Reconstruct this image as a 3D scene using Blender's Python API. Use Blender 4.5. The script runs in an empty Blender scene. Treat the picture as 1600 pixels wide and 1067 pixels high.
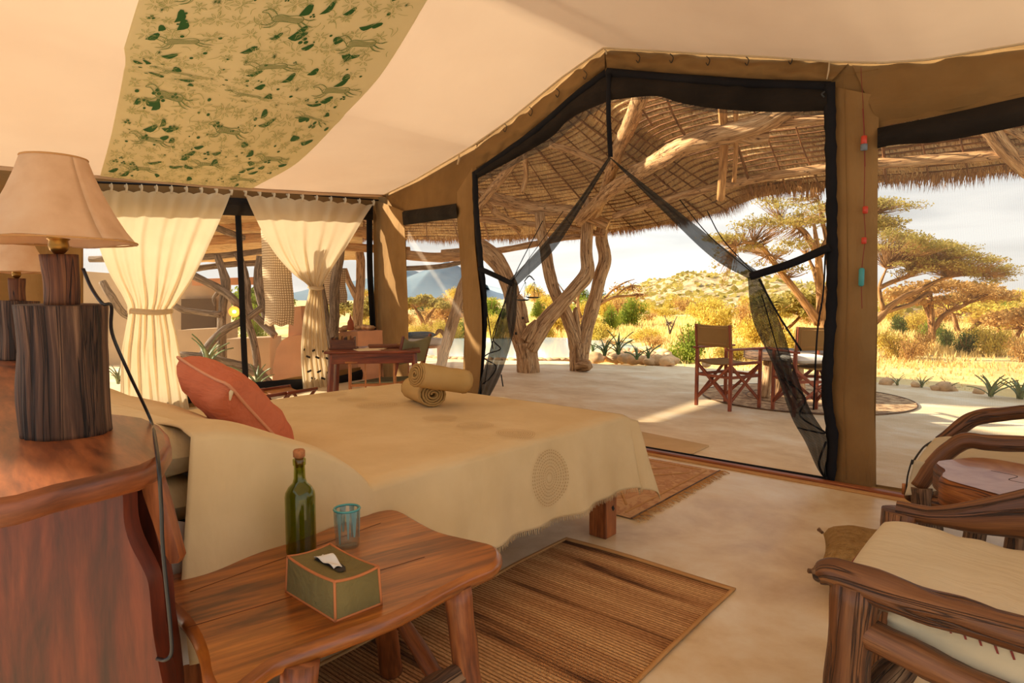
import bpy, math, random
import numpy as np
from math import sin, cos, pi, radians, atan2, hypot, sqrt
from mathutils import Vector, Matrix, noise
from mathutils.geometry import tessellate_polygon
V = Vector
random.seed(7); rng = np.random.default_rng(7)
S = bpy.context.scene
COL = S.collection

# ------------------------------------------------------------------ camera, light, exposure
EYE = 1.25; FPX = 985.0; YAW = radians(41.1); PITCH = math.atan(68.5/FPX)
cam_d = bpy.data.cameras.new('camera'); cam = bpy.data.objects.new('camera', cam_d); COL.objects.link(cam)
cam_d.sensor_width = 36; cam_d.lens = 36*FPX/1600; cam_d.clip_end = 5000; cam_d.clip_start = 0.05
cam.location = (0, 0, EYE); cam.rotation_euler = (pi/2-PITCH, 0, YAW)
S.camera = cam
S.view_settings.view_transform = 'Standard'; S.view_settings.look = 'None'
S.view_settings.gamma = 1; S.view_settings.use_curve_mapping = False
S.view_settings.exposure = 0.92
def lin(c):
    return tuple(((v/255)/12.92 if v/255 <= .04045 else ((v/255+.055)/1.055)**2.4) for v in c)
sd = bpy.data.lights.new('sun', 'SUN'); sun = bpy.data.objects.new('sun', sd); COL.objects.link(sun)
sd.energy = 6.6; sd.angle = radians(1.2); sd.color = (1, .86, .64)
SUNDIR = V((.83, .45, -.50)).normalized()
sun.rotation_euler = SUNDIR.to_track_quat('-Z', 'Y').to_euler(); sun.location = (-20, -10, 20)
wd = bpy.data.worlds.new('sky'); S.world = wd; wd.use_nodes = True
nt = wd.node_tree; N = nt.nodes; L = nt.links; N.clear()
tc = N.new('ShaderNodeTexCoord'); sx = N.new('ShaderNodeSeparateXYZ'); L.new(tc.outputs['Generated'], sx.inputs[0])
gr = N.new('ShaderNodeValToRGB'); L.new(sx.outputs['Z'], gr.inputs[0])
gr.color_ramp.elements[0].position = 0.0; gr.color_ramp.elements[0].color = (*lin((176, 172, 164)), 1)
gr.color_ramp.elements[1].position = .75; gr.color_ramp.elements[1].color = (*lin((128, 146, 164)), 1)
e = gr.color_ramp.elements.new(.03); e.color = (*lin((178, 175, 167)), 1)
e = gr.color_ramp.elements.new(.3); e.color = (*lin((116, 130, 143)), 1)
mp = N.new('ShaderNodeMapping'); mp.inputs['Scale'].default_value = (1.3, 1.3, 12); L.new(tc.outputs['Generated'], mp.inputs[0])
nz = N.new('ShaderNodeTexNoise'); nz.inputs['Scale'].default_value = 1.7; nz.inputs['Detail'].default_value = 7; nz.inputs['Distortion'].default_value = .5
L.new(mp.outputs[0], nz.inputs[0])
cr = N.new('ShaderNodeValToRGB'); cr.color_ramp.elements[0].position = .40; cr.color_ramp.elements[1].position = .60; L.new(nz.outputs[0], cr.inputs[0])
mx = N.new('ShaderNodeMix'); mx.data_type = 'RGBA'; L.new(cr.outputs[0], mx.inputs[0]); L.new(gr.outputs[0], mx.inputs[6])
mx.inputs[7].default_value = (*lin((188, 186, 180)), 1)
bg = N.new('ShaderNodeBackground'); bg.inputs[1].default_value = 1.3; L.new(mx.outputs[2], bg.inputs[0])
wo = N.new('ShaderNodeOutputWorld'); L.new(bg.outputs[0], wo.inputs[0])

# ------------------------------------------------------------------ where a pixel's ray meets a real surface
RM = cam.rotation_euler.to_matrix()
C0 = V((0, 0, EYE)); FW = V((-sin(YAW), cos(YAW), 0)); RT = V((cos(YAW), sin(YAW), 0))
def ray(px, py): return (RM @ V((px-800, -(py-533.5), -FPX)))
def onz(px, py, z=0.0):
    d = ray(px, py); return C0 + d*((z-EYE)/d.z)
def onY(px, py, Y):
    d = ray(px, py); return C0 + d*(Y/d.y)
def onX(px, py, X):
    d = ray(px, py); return C0 + d*(X/d.x)
def onpl(px, py, p0, n):
    d = ray(px, py); return C0 + d*((V(p0)-C0).dot(n)/d.dot(n))
def atd(px, py, f):
    d = ray(px, py); return C0 + d*(f/d.dot(FW))
def proj(p):
    q = RM.transposed() @ (V(p)-C0); return (800+FPX*q.x/-q.z, 533.5-FPX*q.y/-q.z)

# ------------------------------------------------------------------ materials
MATS = {}
def newmat(name):
    m = bpy.data.materials.new(name); m.use_nodes = True; t = m.node_tree
    b = t.nodes['Principled BSDF']; o = t.nodes['Material Output']
    MATS[name] = m; return m, t, b, o
def ramp(t, fac, cols):
    r = t.nodes.new('ShaderNodeValToRGB'); el = r.color_ramp.elements
    while len(el) < len(cols): el.new(.5)
    for i, (p, c) in enumerate(cols): el[i].position = p; el[i].color = (*lin(c), 1)
    t.links.new(fac, r.inputs[0]); return r.outputs[0]
def coords(t, kind='UV', scale=(1, 1, 1), rot=(0, 0, 0)):
    c = t.nodes.new('ShaderNodeTexCoord'); m = t.nodes.new('ShaderNodeMapping')
    m.inputs['Scale'].default_value = scale; m.inputs['Rotation'].default_value = rot
    t.links.new(c.outputs[kind], m.inputs[0]); return m.outputs[0]
def tnoise(t, vec, scale=5, detail=5, dist=0, rough=.55):
    n = t.nodes.new('ShaderNodeTexNoise'); n.inputs['Scale'].default_value = scale; n.inputs['Detail'].default_value = detail
    n.inputs['Distortion'].default_value = dist; n.inputs['Roughness'].default_value = rough
    t.links.new(vec, n.inputs[0]); return n.outputs[0]
def bump(t, b, h, strength=.3, dist=.01, prev=None):
    n = t.nodes.new('ShaderNodeBump'); n.inputs['Strength'].default_value = strength; n.inputs['Distance'].default_value = dist
    t.links.new(h, n.inputs['Height'])
    if prev is not None: t.links.new(prev, n.inputs['Normal'])
    t.links.new(n.outputs[0], b.inputs['Normal']); return n.outputs[0]
def wood(name, dk, md, lt, rough=.5, su=55, sv=3.2, bs=.5, coat=0, crack=None):
    m, t, b, o = newmat(name)
    f = tnoise(t, coords(t, 'UV', (su, sv, 1)), 1, 8, .6, .62)
    c0 = ramp(t, f, [(.34, dk), (.5, md), (.66, lt)])
    g = tnoise(t, coords(t, 'UV', (su*4, sv*2.5, 1)), 1, 4, .2, .6)
    m1 = t.nodes.new('ShaderNodeMix'); m1.data_type = 'RGBA'; m1.blend_type = 'MULTIPLY'; m1.inputs[0].default_value = .75
    t.links.new(c0, m1.inputs[6]); t.links.new(ramp(t, g, [(.36, (172, 160, 150)), (.6, (255, 255, 255))]), m1.inputs[7]); t.links.new(m1.outputs[2], b.inputs['Base Color'])
    b.inputs['Roughness'].default_value = rough
    if crack is None: crack = bs >= .55
    if crack:
        k = tnoise(t, coords(t, 'UV', (su*.7, sv*.6, 1)), 1, 3, 1.2, .5)
        s1 = t.nodes.new('ShaderNodeMath'); s1.operation = 'SUBTRACT'; s1.inputs[1].default_value = .5; t.links.new(k, s1.inputs[0])
        s2 = t.nodes.new('ShaderNodeMath'); s2.operation = 'ABSOLUTE'; t.links.new(s1.outputs[0], s2.inputs[0])
        m2 = t.nodes.new('ShaderNodeMix'); m2.data_type = 'RGBA'; m2.blend_type = 'MULTIPLY'; m2.inputs[0].default_value = 1
        t.links.new(m1.outputs[2], m2.inputs[6]); t.links.new(ramp(t, s2.outputs[0], [(.004, (120, 100, 86)), (.022, (255, 255, 255))]), m2.inputs[7]); t.links.new(m2.outputs[2], b.inputs['Base Color'])
        cv = t.nodes.new('ShaderNodeMapRange'); cv.inputs['From Max'].default_value = .03; t.links.new(s2.outputs[0], cv.inputs[0])
        ad = t.nodes.new('ShaderNodeMath'); ad.operation = 'ADD'; t.links.new(cv.outputs[0], ad.inputs[0]); t.links.new(f, ad.inputs[1]); f = ad.outputs[0]
    if coat: b.inputs['Coat Weight'].default_value = coat; b.inputs['Coat Roughness'].default_value = .25
    bump(t, b, f, bs, .004); return m
def cloth(name, c1, c2, trans=0, rough=.9, fold=0, fs=(3, 3, 3), weave=600, sc=2.5):
    m, t, b, o = newmat(name)
    f = tnoise(t, coords(t, 'Object', (sc, sc, sc)), 1, 6)
    t.links.new(ramp(t, f, [(.35, c1), (.65, c2)]), b.inputs['Base Color']); b.inputs['Roughness'].default_value = rough
    b.inputs['Specular IOR Level'].default_value = .15
    w = tnoise(t, coords(t, 'Object'), weave, 1)
    n = bump(t, b, w, .25, .001)
    if fold:
        g = tnoise(t, coords(t, 'Object', fs), 1, 4, .4)
        n = bump(t, b, g, fold, .05, n)
    if trans:
        tr = t.nodes.new('ShaderNodeBsdfTranslucent'); ms = t.nodes.new('ShaderNodeMixShader'); ms.inputs[0].default_value = trans
        r2 = [x for x in t.nodes if x.bl_idname == 'ShaderNodeValToRGB'][0]
        t.links.new(r2.outputs[0], tr.inputs[0]); t.links.new(n, tr.inputs['Normal'])
        t.links.new(b.outputs[0], ms.inputs[1]); t.links.new(tr.outputs[0], ms.inputs[2]); t.links.new(ms.outputs[0], o.inputs[0])
    return m
def plain(name, c, rough=.6, metal=0, var=.0, kind='Object', sc=8):
    m, t, b, o = newmat(name)
    b.inputs['Base Color'].default_value = (*lin(c), 1); b.inputs['Roughness'].default_value = rough; b.inputs['Metallic'].default_value = metal
    if var:
        f = tnoise(t, coords(t, kind), sc, 5)
        c1 = tuple(max(0, v*(1-var)) for v in c); c2 = tuple(min(255, v*(1+var)) for v in c)
        t.links.new(ramp(t, f, [(.3, c1), (.7, c2)]), b.inputs['Base Color']); bump(t, b, f, .3, .01)
    return m
def net(name, c, op):
    m, t, b, o = newmat(name)
    b.inputs['Base Color'].default_value = (*lin(c), 1); b.inputs['Roughness'].default_value = .8
    tr = t.nodes.new('ShaderNodeBsdfTransparent'); ms = t.nodes.new('ShaderNodeMixShader')
    w = t.nodes.new('ShaderNodeTexWave'); w.inputs['Scale'].default_value = 40; w.inputs['Distortion'].default_value = 1.5; w.inputs['Detail'].default_value = 1
    t.links.new(coords(t, 'UV'), w.inputs[0])
    ma = t.nodes.new('ShaderNodeMapRange'); ma.inputs['To Min'].default_value = op*.8; ma.inputs['To Max'].default_value = min(1, op*1.2)
    t.links.new(w.outputs[1], ma.inputs[0]); t.links.new(ma.outputs[0], ms.inputs[0])
    t.links.new(tr.outputs[0], ms.inputs[1]); t.links.new(b.outputs[0], ms.inputs[2]); t.links.new(ms.outputs[0], o.inputs[0])
    return m

M_liner = cloth('ceiling_liner', (208, 180, 152), (216, 190, 162), .26, fold=.3, fs=(.8, .8, .8), sc=.6)
M_print = cloth('print_ground', (218, 208, 164), (224, 214, 172), .28, sc=1)
M_green = plain('print_green', (44, 92, 40), .9)
M_mgreen = plain('print_mid_green', (104, 128, 72), .9)
M_lgreen = plain('print_light_green', (164, 168, 108), .9)
M_canvas = cloth('canvas_wall', (126, 96, 58), (146, 113, 70), .08, fold=.5, fs=(1.2, 1.2, 5), sc=1.4)
M_canvas_col = cloth('canvas_column', (136, 104, 64), (156, 122, 78), .1, fold=.45, fs=(7, 7, 2), sc=1.6)
M_black = cloth('black_webbing', (24, 24, 28), (34, 33, 36), 0)
M_blackflap = cloth('dark_flap', (34, 30, 27), (48, 41, 35), .1, fold=.4, fs=(4, 4, 9))
M_netd = net('net_gathered', (40, 42, 42), .95)
M_netm = net('net_double', (62, 62, 58), .55)
M_nets = net('net_sheet', (160, 140, 115), .13)
M_netw = net('window_net', (150, 135, 118), .26)
M_curtain = cloth('curtain', (224, 204, 168), (232, 214, 180), .32, sc=2)
M_cdots = plain('curtain_motif', (46, 42, 38), .9)
M_spread = cloth('bedspread', (214, 188, 142), (224, 200, 156), .0, fold=.3, fs=(4, 4, 2.5), sc=3)
M_medal = plain('medallion_print', (180, 146, 98), .9)
M_sheet = cloth('bed_sheet', (226, 204, 160), (234, 214, 174), 0, fold=.4, fs=(7, 7, 7))
M_mattress = cloth('mattress', (206, 196, 186), (216, 208, 198), 0, fold=.3)
M_coral = cloth('coral_cushion', (196, 108, 76), (212, 128, 94), 0, fold=.5, fs=(3, 14, 14))
M_piping = plain('coral_piping', (216, 150, 112), .8)
M_towel = cloth('towel', (184, 150, 92), (198, 164, 108), 0, weave=250)
M_towel2 = cloth('towel_inside', (160, 128, 76), (180, 146, 92), 0, weave=250)
M_cush = cloth('chair_cushion', (204, 190, 160), (216, 202, 174), 0, fold=.3, fs=(3, 10, 3))
M_thread = plain('red_thread', (130, 50, 42), .8)
M_burl2 = cloth('sand_mat', (202, 166, 118), (214, 180, 132), 0, weave=120)
M_burlap = cloth('burlap', (160, 124, 74), (186, 150, 96), 0, weave=120, sc=28, fold=.8, fs=(60, 60, 60))
M_dcanvas = cloth('director_canvas', (160, 124, 76), (172, 136, 86), .25)
M_gcanvas = cloth('green_canvas', (150, 146, 110), (162, 158, 122), .2)
M_stemw = wood('lamp_stem_wood', (60, 30, 14), (120, 70, 38), (156, 102, 60), .7, 40, 2, .9)
M_ivory = cloth('ivory_cushion', (232, 226, 214), (240, 234, 222), 0)
M_redw = wood('red_wood', (54, 18, 7), (100, 36, 15), (128, 56, 26), .5, 9, 1.4, .15, .08)
M_table = wood('varnished_table', (106, 54, 16), (168, 96, 34), (196, 122, 48), .28, 14, 1.6, .12, .5)
M_slab = wood('shelf_slab', (96, 48, 24), (150, 84, 44), (180, 108, 60), .4, 10, 1.8, .2, .3)
M_log = wood('dark_log', (40, 28, 20), (92, 64, 46), (150, 114, 84), .75, 38, 1.5, 1.0)
M_legw = wood('branch_leg', (84, 40, 16), (140, 76, 36), (166, 100, 52), .45, 22, 2.5, .5, .2)
M_bark = wood('weathered_branch', (64, 42, 28), (116, 84, 58), (160, 126, 94), .7, 50, 3, 1.0)
M_arm = wood('armchair_timber', (88, 50, 26), (122, 76, 42), (150, 100, 58), .5, 24, 1.3, .9, .15)
M_armend = wood('stump_side', (80, 40, 14), (140, 78, 30), (180, 112, 50), .5, 20, 2.5, .7)
M_post = wood('trunk_post', (150, 108, 68), (214, 170, 120), (236, 202, 156), .8, 26, 2.2, .9)
M_pole = wood('roof_pole', (150, 106, 64), (214, 166, 112), (234, 196, 146), .8, 24, 2.6, .6)
M_batten = wood('batten', (84, 50, 24), (132, 86, 46), (166, 114, 68), .9, 30, 4, .5)
M_grey = wood('grey_driftwood', (88, 72, 58), (138, 118, 98), (178, 158, 136), .85, 28, 2.6, .9)
M_plank = wood('pale_plank', (166, 112, 58), (206, 150, 88), (226, 176, 114), .7, 16, 2.2, .3)
M_dir = wood('director_wood', (112, 48, 24), (156, 76, 42), (178, 98, 60), .5, 30, 3, .2)
M_bedw = wood('bed_leg_wood', (112, 54, 18), (168, 92, 40), (190, 112, 56), .4, 18, 2.2, .15, .3)
M_sill = wood('threshold_wood', (110, 56, 26), (160, 90, 48), (184, 112, 66), .5, 20, 1.5, .3)
M_desk = wood('desk_wood', (76, 26, 10), (122, 50, 22), (146, 70, 34), .35, 14, 2, .15, .3)
M_lightw = wood('light_wood', (170, 100, 48), (200, 130, 72), (214, 150, 90), .5, 20, 3, .2)
M_straw = wood('straw', (214, 166, 100), (244, 204, 142), (250, 224, 172), .95, 60, 2, .9)
M_fringe = wood('straw_fringe', (132, 88, 44), (188, 136, 78), (214, 164, 102), .95, 30, 2, .3)
M_brass = plain('brass', (150, 108, 50), .35, .9)
M_cord = plain('black_cord', (28, 30, 34), .4)
M_leather = plain('leather', (168, 108, 50), .5, 0, .1)
M_trimlea = plain('leather_piping', (186, 112, 62), .6)
M_olive = cloth('olive_canvas', (112, 100, 62), (132, 120, 78), 0, fold=.4, fs=(12, 12, 12))
M_tissue = plain('tissue', (225, 222, 214), .8)
M_hole = plain('dark_slit', (46, 40, 34), .9)
M_cork = plain('cork', (170, 110, 66), .8, 0, .15, sc=90)
M_clay = plain('clay_plaster', (206, 146, 106), .9, 0, .07, sc=3)
M_clayl = plain('pale_plaster', (186, 160, 128), .9, 0, .04, sc=3)
M_dark = plain('dark_opening', (92, 74, 58), .9)
M_stone = plain('stone', (206, 168, 124), .9, 0, .22, sc=4)
M_aloe = plain('aloe_leaf', (96, 116, 70), .5, 0, .15)
M_blue = cloth('blue_towel', (44, 86, 112), (56, 98, 124))
M_paper = plain('paper', (226, 208, 176), .8)
M_bookw = wood('book_box_wood', (70, 34, 16), (104, 56, 28), (130, 76, 40), .5, 30, 4, .3)
M_terra = plain('terracotta', (186, 84, 36), .6)
M_red = plain('red_bead', (196, 62, 40), .4); M_teal = plain('teal_bead', (66, 150, 150), .4); M_grb = plain('grey_bead', (110, 120, 130), .5)
M_iron = plain('dark_iron', (60, 64, 66), .5, .6)
# floor: polished cement, mottled
m, t, b, o = newmat('polished_cement'); M_floor = m
f1 = tnoise(t, coords(t, 'Object'), 1.5, 11, .25, .62)
t.links.new(ramp(t, f1, [(.34, (198, 164, 116)), (.5, (226, 202, 162)), (.66, (242, 230, 206))]), b.inputs['Base Color'])
f2 = tnoise(t, coords(t, 'Object'), 3, 6)
mr = t.nodes.new('ShaderNodeMapRange'); mr.inputs['To Min'].default_value = .22; mr.inputs['To Max'].default_value = .5
t.links.new(f2, mr.inputs[0]); t.links.new(mr.outputs[0], b.inputs['Roughness']); b.inputs['Specular IOR Level'].default_value = .55
bump(t, b, f1, .08, .01)
m, t, b, o = newmat('patio_screed'); M_patio = m
f1 = tnoise(t, coords(t, 'Object', (1, 1.4, 1)), 1.4, 12, .3, .68)
t.links.new(ramp(t, f1, [(.3, (214, 182, 136)), (.5, (236, 210, 168)), (.66, (248, 232, 202))]), b.inputs['Base Color'])
b.inputs['Roughness'].default_value = .75; bump(t, b, f1, .4, .02)
m, t, b, o = newmat('dry_ground'); M_ground = m
f1 = tnoise(t, coords(t, 'Object', (.35, .35, .35)), 1, 10, .5, .7)
t.links.new(ramp(t, f1, [(.3, (200, 160, 90)), (.45, (226, 190, 120)), (.6, (240, 212, 150)), (.75, (196, 178, 104))]), b.inputs['Base Color'])
b.inputs['Roughness'].default_value = .95; bump(t, b, f1, .8, .1)
m, t, b, o = newmat('hill_ground'); M_hill = m
f1 = tnoise(t, coords(t, 'Object', (.55, .55, 1.2)), 1, 12, .6, .75)
t.links.new(ramp(t, f1, [(.34, (132, 116, 78)), (.46, (190, 162, 114)), (.54, (228, 200, 152)), (.68, (242, 222, 184))]), b.inputs['Base Color'])
b.inputs['Roughness'].default_value = .95; bump(t, b, f1, 1, 1)
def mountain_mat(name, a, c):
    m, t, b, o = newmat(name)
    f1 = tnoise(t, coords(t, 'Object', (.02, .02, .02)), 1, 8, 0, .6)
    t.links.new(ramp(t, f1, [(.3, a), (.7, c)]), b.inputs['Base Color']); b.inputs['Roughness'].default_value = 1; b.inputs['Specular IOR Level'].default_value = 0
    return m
M_mt1 = mountain_mat('hazed_blue_mountain', (112, 132, 146), (134, 150, 158)); M_mt2 = mountain_mat('hazed_pale_mountain', (170, 182, 190), (186, 194, 198))  # distance haze put into the base colours, blue-grey and pale
m, t, b, o = newmat('pool_water'); M_water = m
b.inputs['Base Color'].default_value = (*lin((216, 228, 228)), 1); b.inputs['Roughness'].default_value = .06; b.inputs['Specular IOR Level'].default_value = .8  # near-white base colour adds painted sky reflection to the glossy water
bump(t, b, tnoise(t, coords(t, 'Object', (3, 3, 3)), 1, 3), .05, .02)
def leafmat(name, c1, c2, tr=.35):
    m, t, b, o = newmat(name)
    f = tnoise(t, coords(t, 'Object', (1, 1, 1)), 1.3, 4)
    cc = ramp(t, f, [(.35, c1), (.65, c2)]); t.links.new(cc, b.inputs['Base Color']); b.inputs['Roughness'].default_value = .8; b.inputs['Specular IOR Level'].default_value = .1
    q = t.nodes.new('ShaderNodeBsdfTranslucent'); t.links.new(cc, q.inputs[0]); ms = t.nodes.new('ShaderNodeMixShader'); ms.inputs[0].default_value = tr
    t.links.new(b.outputs[0], ms.inputs[1]); t.links.new(q.outputs[0], ms.inputs[2]); t.links.new(ms.outputs[0], o.inputs[0]); return m
M_lf_acacia = leafmat('acacia_leaf', (150, 138, 70), (194, 174, 98), .5); M_lf_green = leafmat('green_leaf', (104, 122, 46), (158, 168, 64))
M_lf_yel = leafmat('yellow_leaf', (196, 172, 74), (220, 196, 98)); M_lf_dry = leafmat('dry_leaf', (184, 142, 80), (206, 168, 104))
M_lf_dark = leafmat('dark_leaf', (74, 90, 44), (104, 118, 60)); M_grass = leafmat('dry_grass', (226, 192, 116), (244, 218, 150))
M_trunk = wood('acacia_trunk', (120, 84, 46), (176, 130, 78), (206, 160, 104), .9, 6, 1, .8)
def glassmat(name, c, tint):
    """thin blown glass: tinted see-through with real surface reflection"""
    m, t, b, o = newmat(name); tr = t.nodes.new('ShaderNodeBsdfTransparent'); tr.inputs[0].default_value = (*lin(tint), 1)
    gl = t.nodes.new('ShaderNodeBsdfGlossy'); gl.inputs['Roughness'].default_value = .04; lw = t.nodes.new('ShaderNodeLayerWeight'); lw.inputs[0].default_value = .5; pw = t.nodes.new('ShaderNodeMath'); pw.operation = 'POWER'; pw.inputs[1].default_value = 4; t.links.new(lw.outputs['Facing'], pw.inputs[0]); fr = t.nodes.new('ShaderNodeMapRange'); fr.inputs['To Min'].default_value = .05; fr.inputs['To Max'].default_value = .8; t.links.new(pw.outputs[0], fr.inputs[0])
    b.inputs['Base Color'].default_value = (*lin(c), 1); b.inputs['Roughness'].default_value = .15
    m0 = t.nodes.new('ShaderNodeMixShader'); m0.inputs[0].default_value = .07 if c[0] < 200 else .03; t.links.new(tr.outputs[0], m0.inputs[1]); t.links.new(b.outputs[0], m0.inputs[2])
    ms = t.nodes.new('ShaderNodeMixShader'); t.links.new(fr.outputs[0], ms.inputs[0]); t.links.new(m0.outputs[0], ms.inputs[1]); t.links.new(gl.outputs[0], ms.inputs[2]); t.links.new(ms.outputs[0], o.inputs[0])
    return m
M_gbottle = glassmat('green_glass', (80, 90, 14), (206, 212, 140)); M_gclear = glassmat('clear_glass', (226, 240, 236), (246, 250, 248)); M_gteal = plain('teal_glaze', (80, 160, 160), .2)
m, t, b, o = newmat('glass_streaks'); M_streak = m
b.inputs['Base Color'].default_value = (*lin((120, 170, 172)), 1); b.inputs['Roughness'].default_value = .3; b.inputs['Alpha'].default_value = .75
m, t, b, o = newmat('lit_bulb'); M_bulb = m
b.inputs['Emission Color'].default_value = (1, .55, .15, 1); b.inputs['Emission Strength'].default_value = 5
m, t, b, o = newmat('orange_bowl'); M_bowl = m
b.inputs['Base Color'].default_value = (*lin((226, 140, 40)), 1); b.inputs['Emission Color'].default_value = (1, .42, .06, 1); b.inputs['Emission Strength'].default_value = .7
# lampshade: parchment with stains
m, t, b, o = newmat('parchment'); M_shade = m
f1 = tnoise(t, coords(t, 'Object', (3, 3, 3)), 2.2, 6)
cc = ramp(t, f1, [(.3, (220, 182, 138)), (.5, (238, 206, 166)), (.7, (246, 222, 188))]); t.links.new(cc, b.inputs['Base Color']); b.inputs['Roughness'].default_value = .85
q = t.nodes.new('ShaderNodeBsdfTranslucent'); t.links.new(cc, q.inputs[0]); ms = t.nodes.new('ShaderNodeMixShader'); ms.inputs[0].default_value = .4
t.links.new(b.outputs[0], ms.inputs[1]); t.links.new(q.outputs[0], ms.inputs[2]); t.links.new(ms.outputs[0], o.inputs[0])
# woven rug: banded along x
m, t, b, o = newmat('banded_rug'); M_rug = m
f1 = tnoise(t, coords(t, 'Object', (.55, 5.5, 1)), 1, 4, .3, .6)
cc = ramp(t, f1, [(.38, (112, 72, 42)), (.46, (206, 152, 98)), (.58, (238, 192, 134))])
f2 = tnoise(t, coords(t, 'Object', (60, 350, 1)), 1, 2)
mxx = t.nodes.new('ShaderNodeMix'); mxx.data_type = 'RGBA'; mxx.blend_type = 'MULTIPLY'; mxx.inputs[0].default_value = .8
t.links.new(cc, mxx.inputs[6]); t.links.new(ramp(t, f2, [(.35, (200, 190, 180)), (.65, (255, 255, 255))]), mxx.inputs[7])
wv = t.nodes.new('ShaderNodeTexWave'); wv.bands_direction = 'Y'; wv.inputs['Scale'].default_value = 38; wv.inputs['Distortion'].default_value = .6; t.links.new(coords(t, 'UV'), wv.inputs[0])
mxy = t.nodes.new('ShaderNodeMix'); mxy.data_type = 'RGBA'; mxy.blend_type = 'MULTIPLY'; mxy.inputs[0].default_value = .8
t.links.new(mxx.outputs[2], mxy.inputs[6]); t.links.new(ramp(t, wv.outputs[1], [(.1, (150, 128, 108)), (.5, (255, 255, 255))]), mxy.inputs[7]); t.links.new(mxy.outputs[2], b.inputs['Base Color']); b.inputs['Roughness'].default_value = .95
M_rugb = cloth('rug_border', (186, 138, 86), (202, 156, 102), 0, weave=150)
m, t, b, o = newmat('kilim'); M_kilim = m
f1 = tnoise(t, coords(t, 'Object', (1, 1, 1)), 5, 5, 2.2)
cc = ramp(t, f1, [(.4, (196, 148, 102)), (.5, (180, 128, 86)), (.56, (204, 160, 114))]); t.links.new(cc, b.inputs['Base Color']); b.inputs['Roughness'].default_value = .95
bump(t, b, tnoise(t, coords(t, 'Object', (20, 200, 1)), 1, 2), .5, .004)
m, t, b, o = newmat('woven_mat'); M_mat = m
w = t.nodes.new('ShaderNodeTexWave'); w.inputs['Scale'].default_value = 9; w.inputs['Distortion'].default_value = 2; w.inputs['Detail'].default_value = 2; t.links.new(coords(t, 'UV'), w.inputs[0])
w2 = t.nodes.new('ShaderNodeTexWave'); w2.bands_direction = 'Y'; w2.inputs['Scale'].default_value = 9; w2.inputs['Distortion'].default_value = 2; t.links.new(coords(t, 'UV'), w2.inputs[0])
mu = t.nodes.new('ShaderNodeMath'); mu.operation = 'MULTIPLY'; t.links.new(w.outputs[1], mu.inputs[0]); t.links.new(w2.outputs[1], mu.inputs[1])
t.links.new(ramp(t, mu.outputs[0], [(.0, (140, 112, 80)), (.35, (206, 178, 140)), (.9, (232, 208, 172))]), b.inputs['Base Color']); b.inputs['Roughness'].default_value = .95

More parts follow.
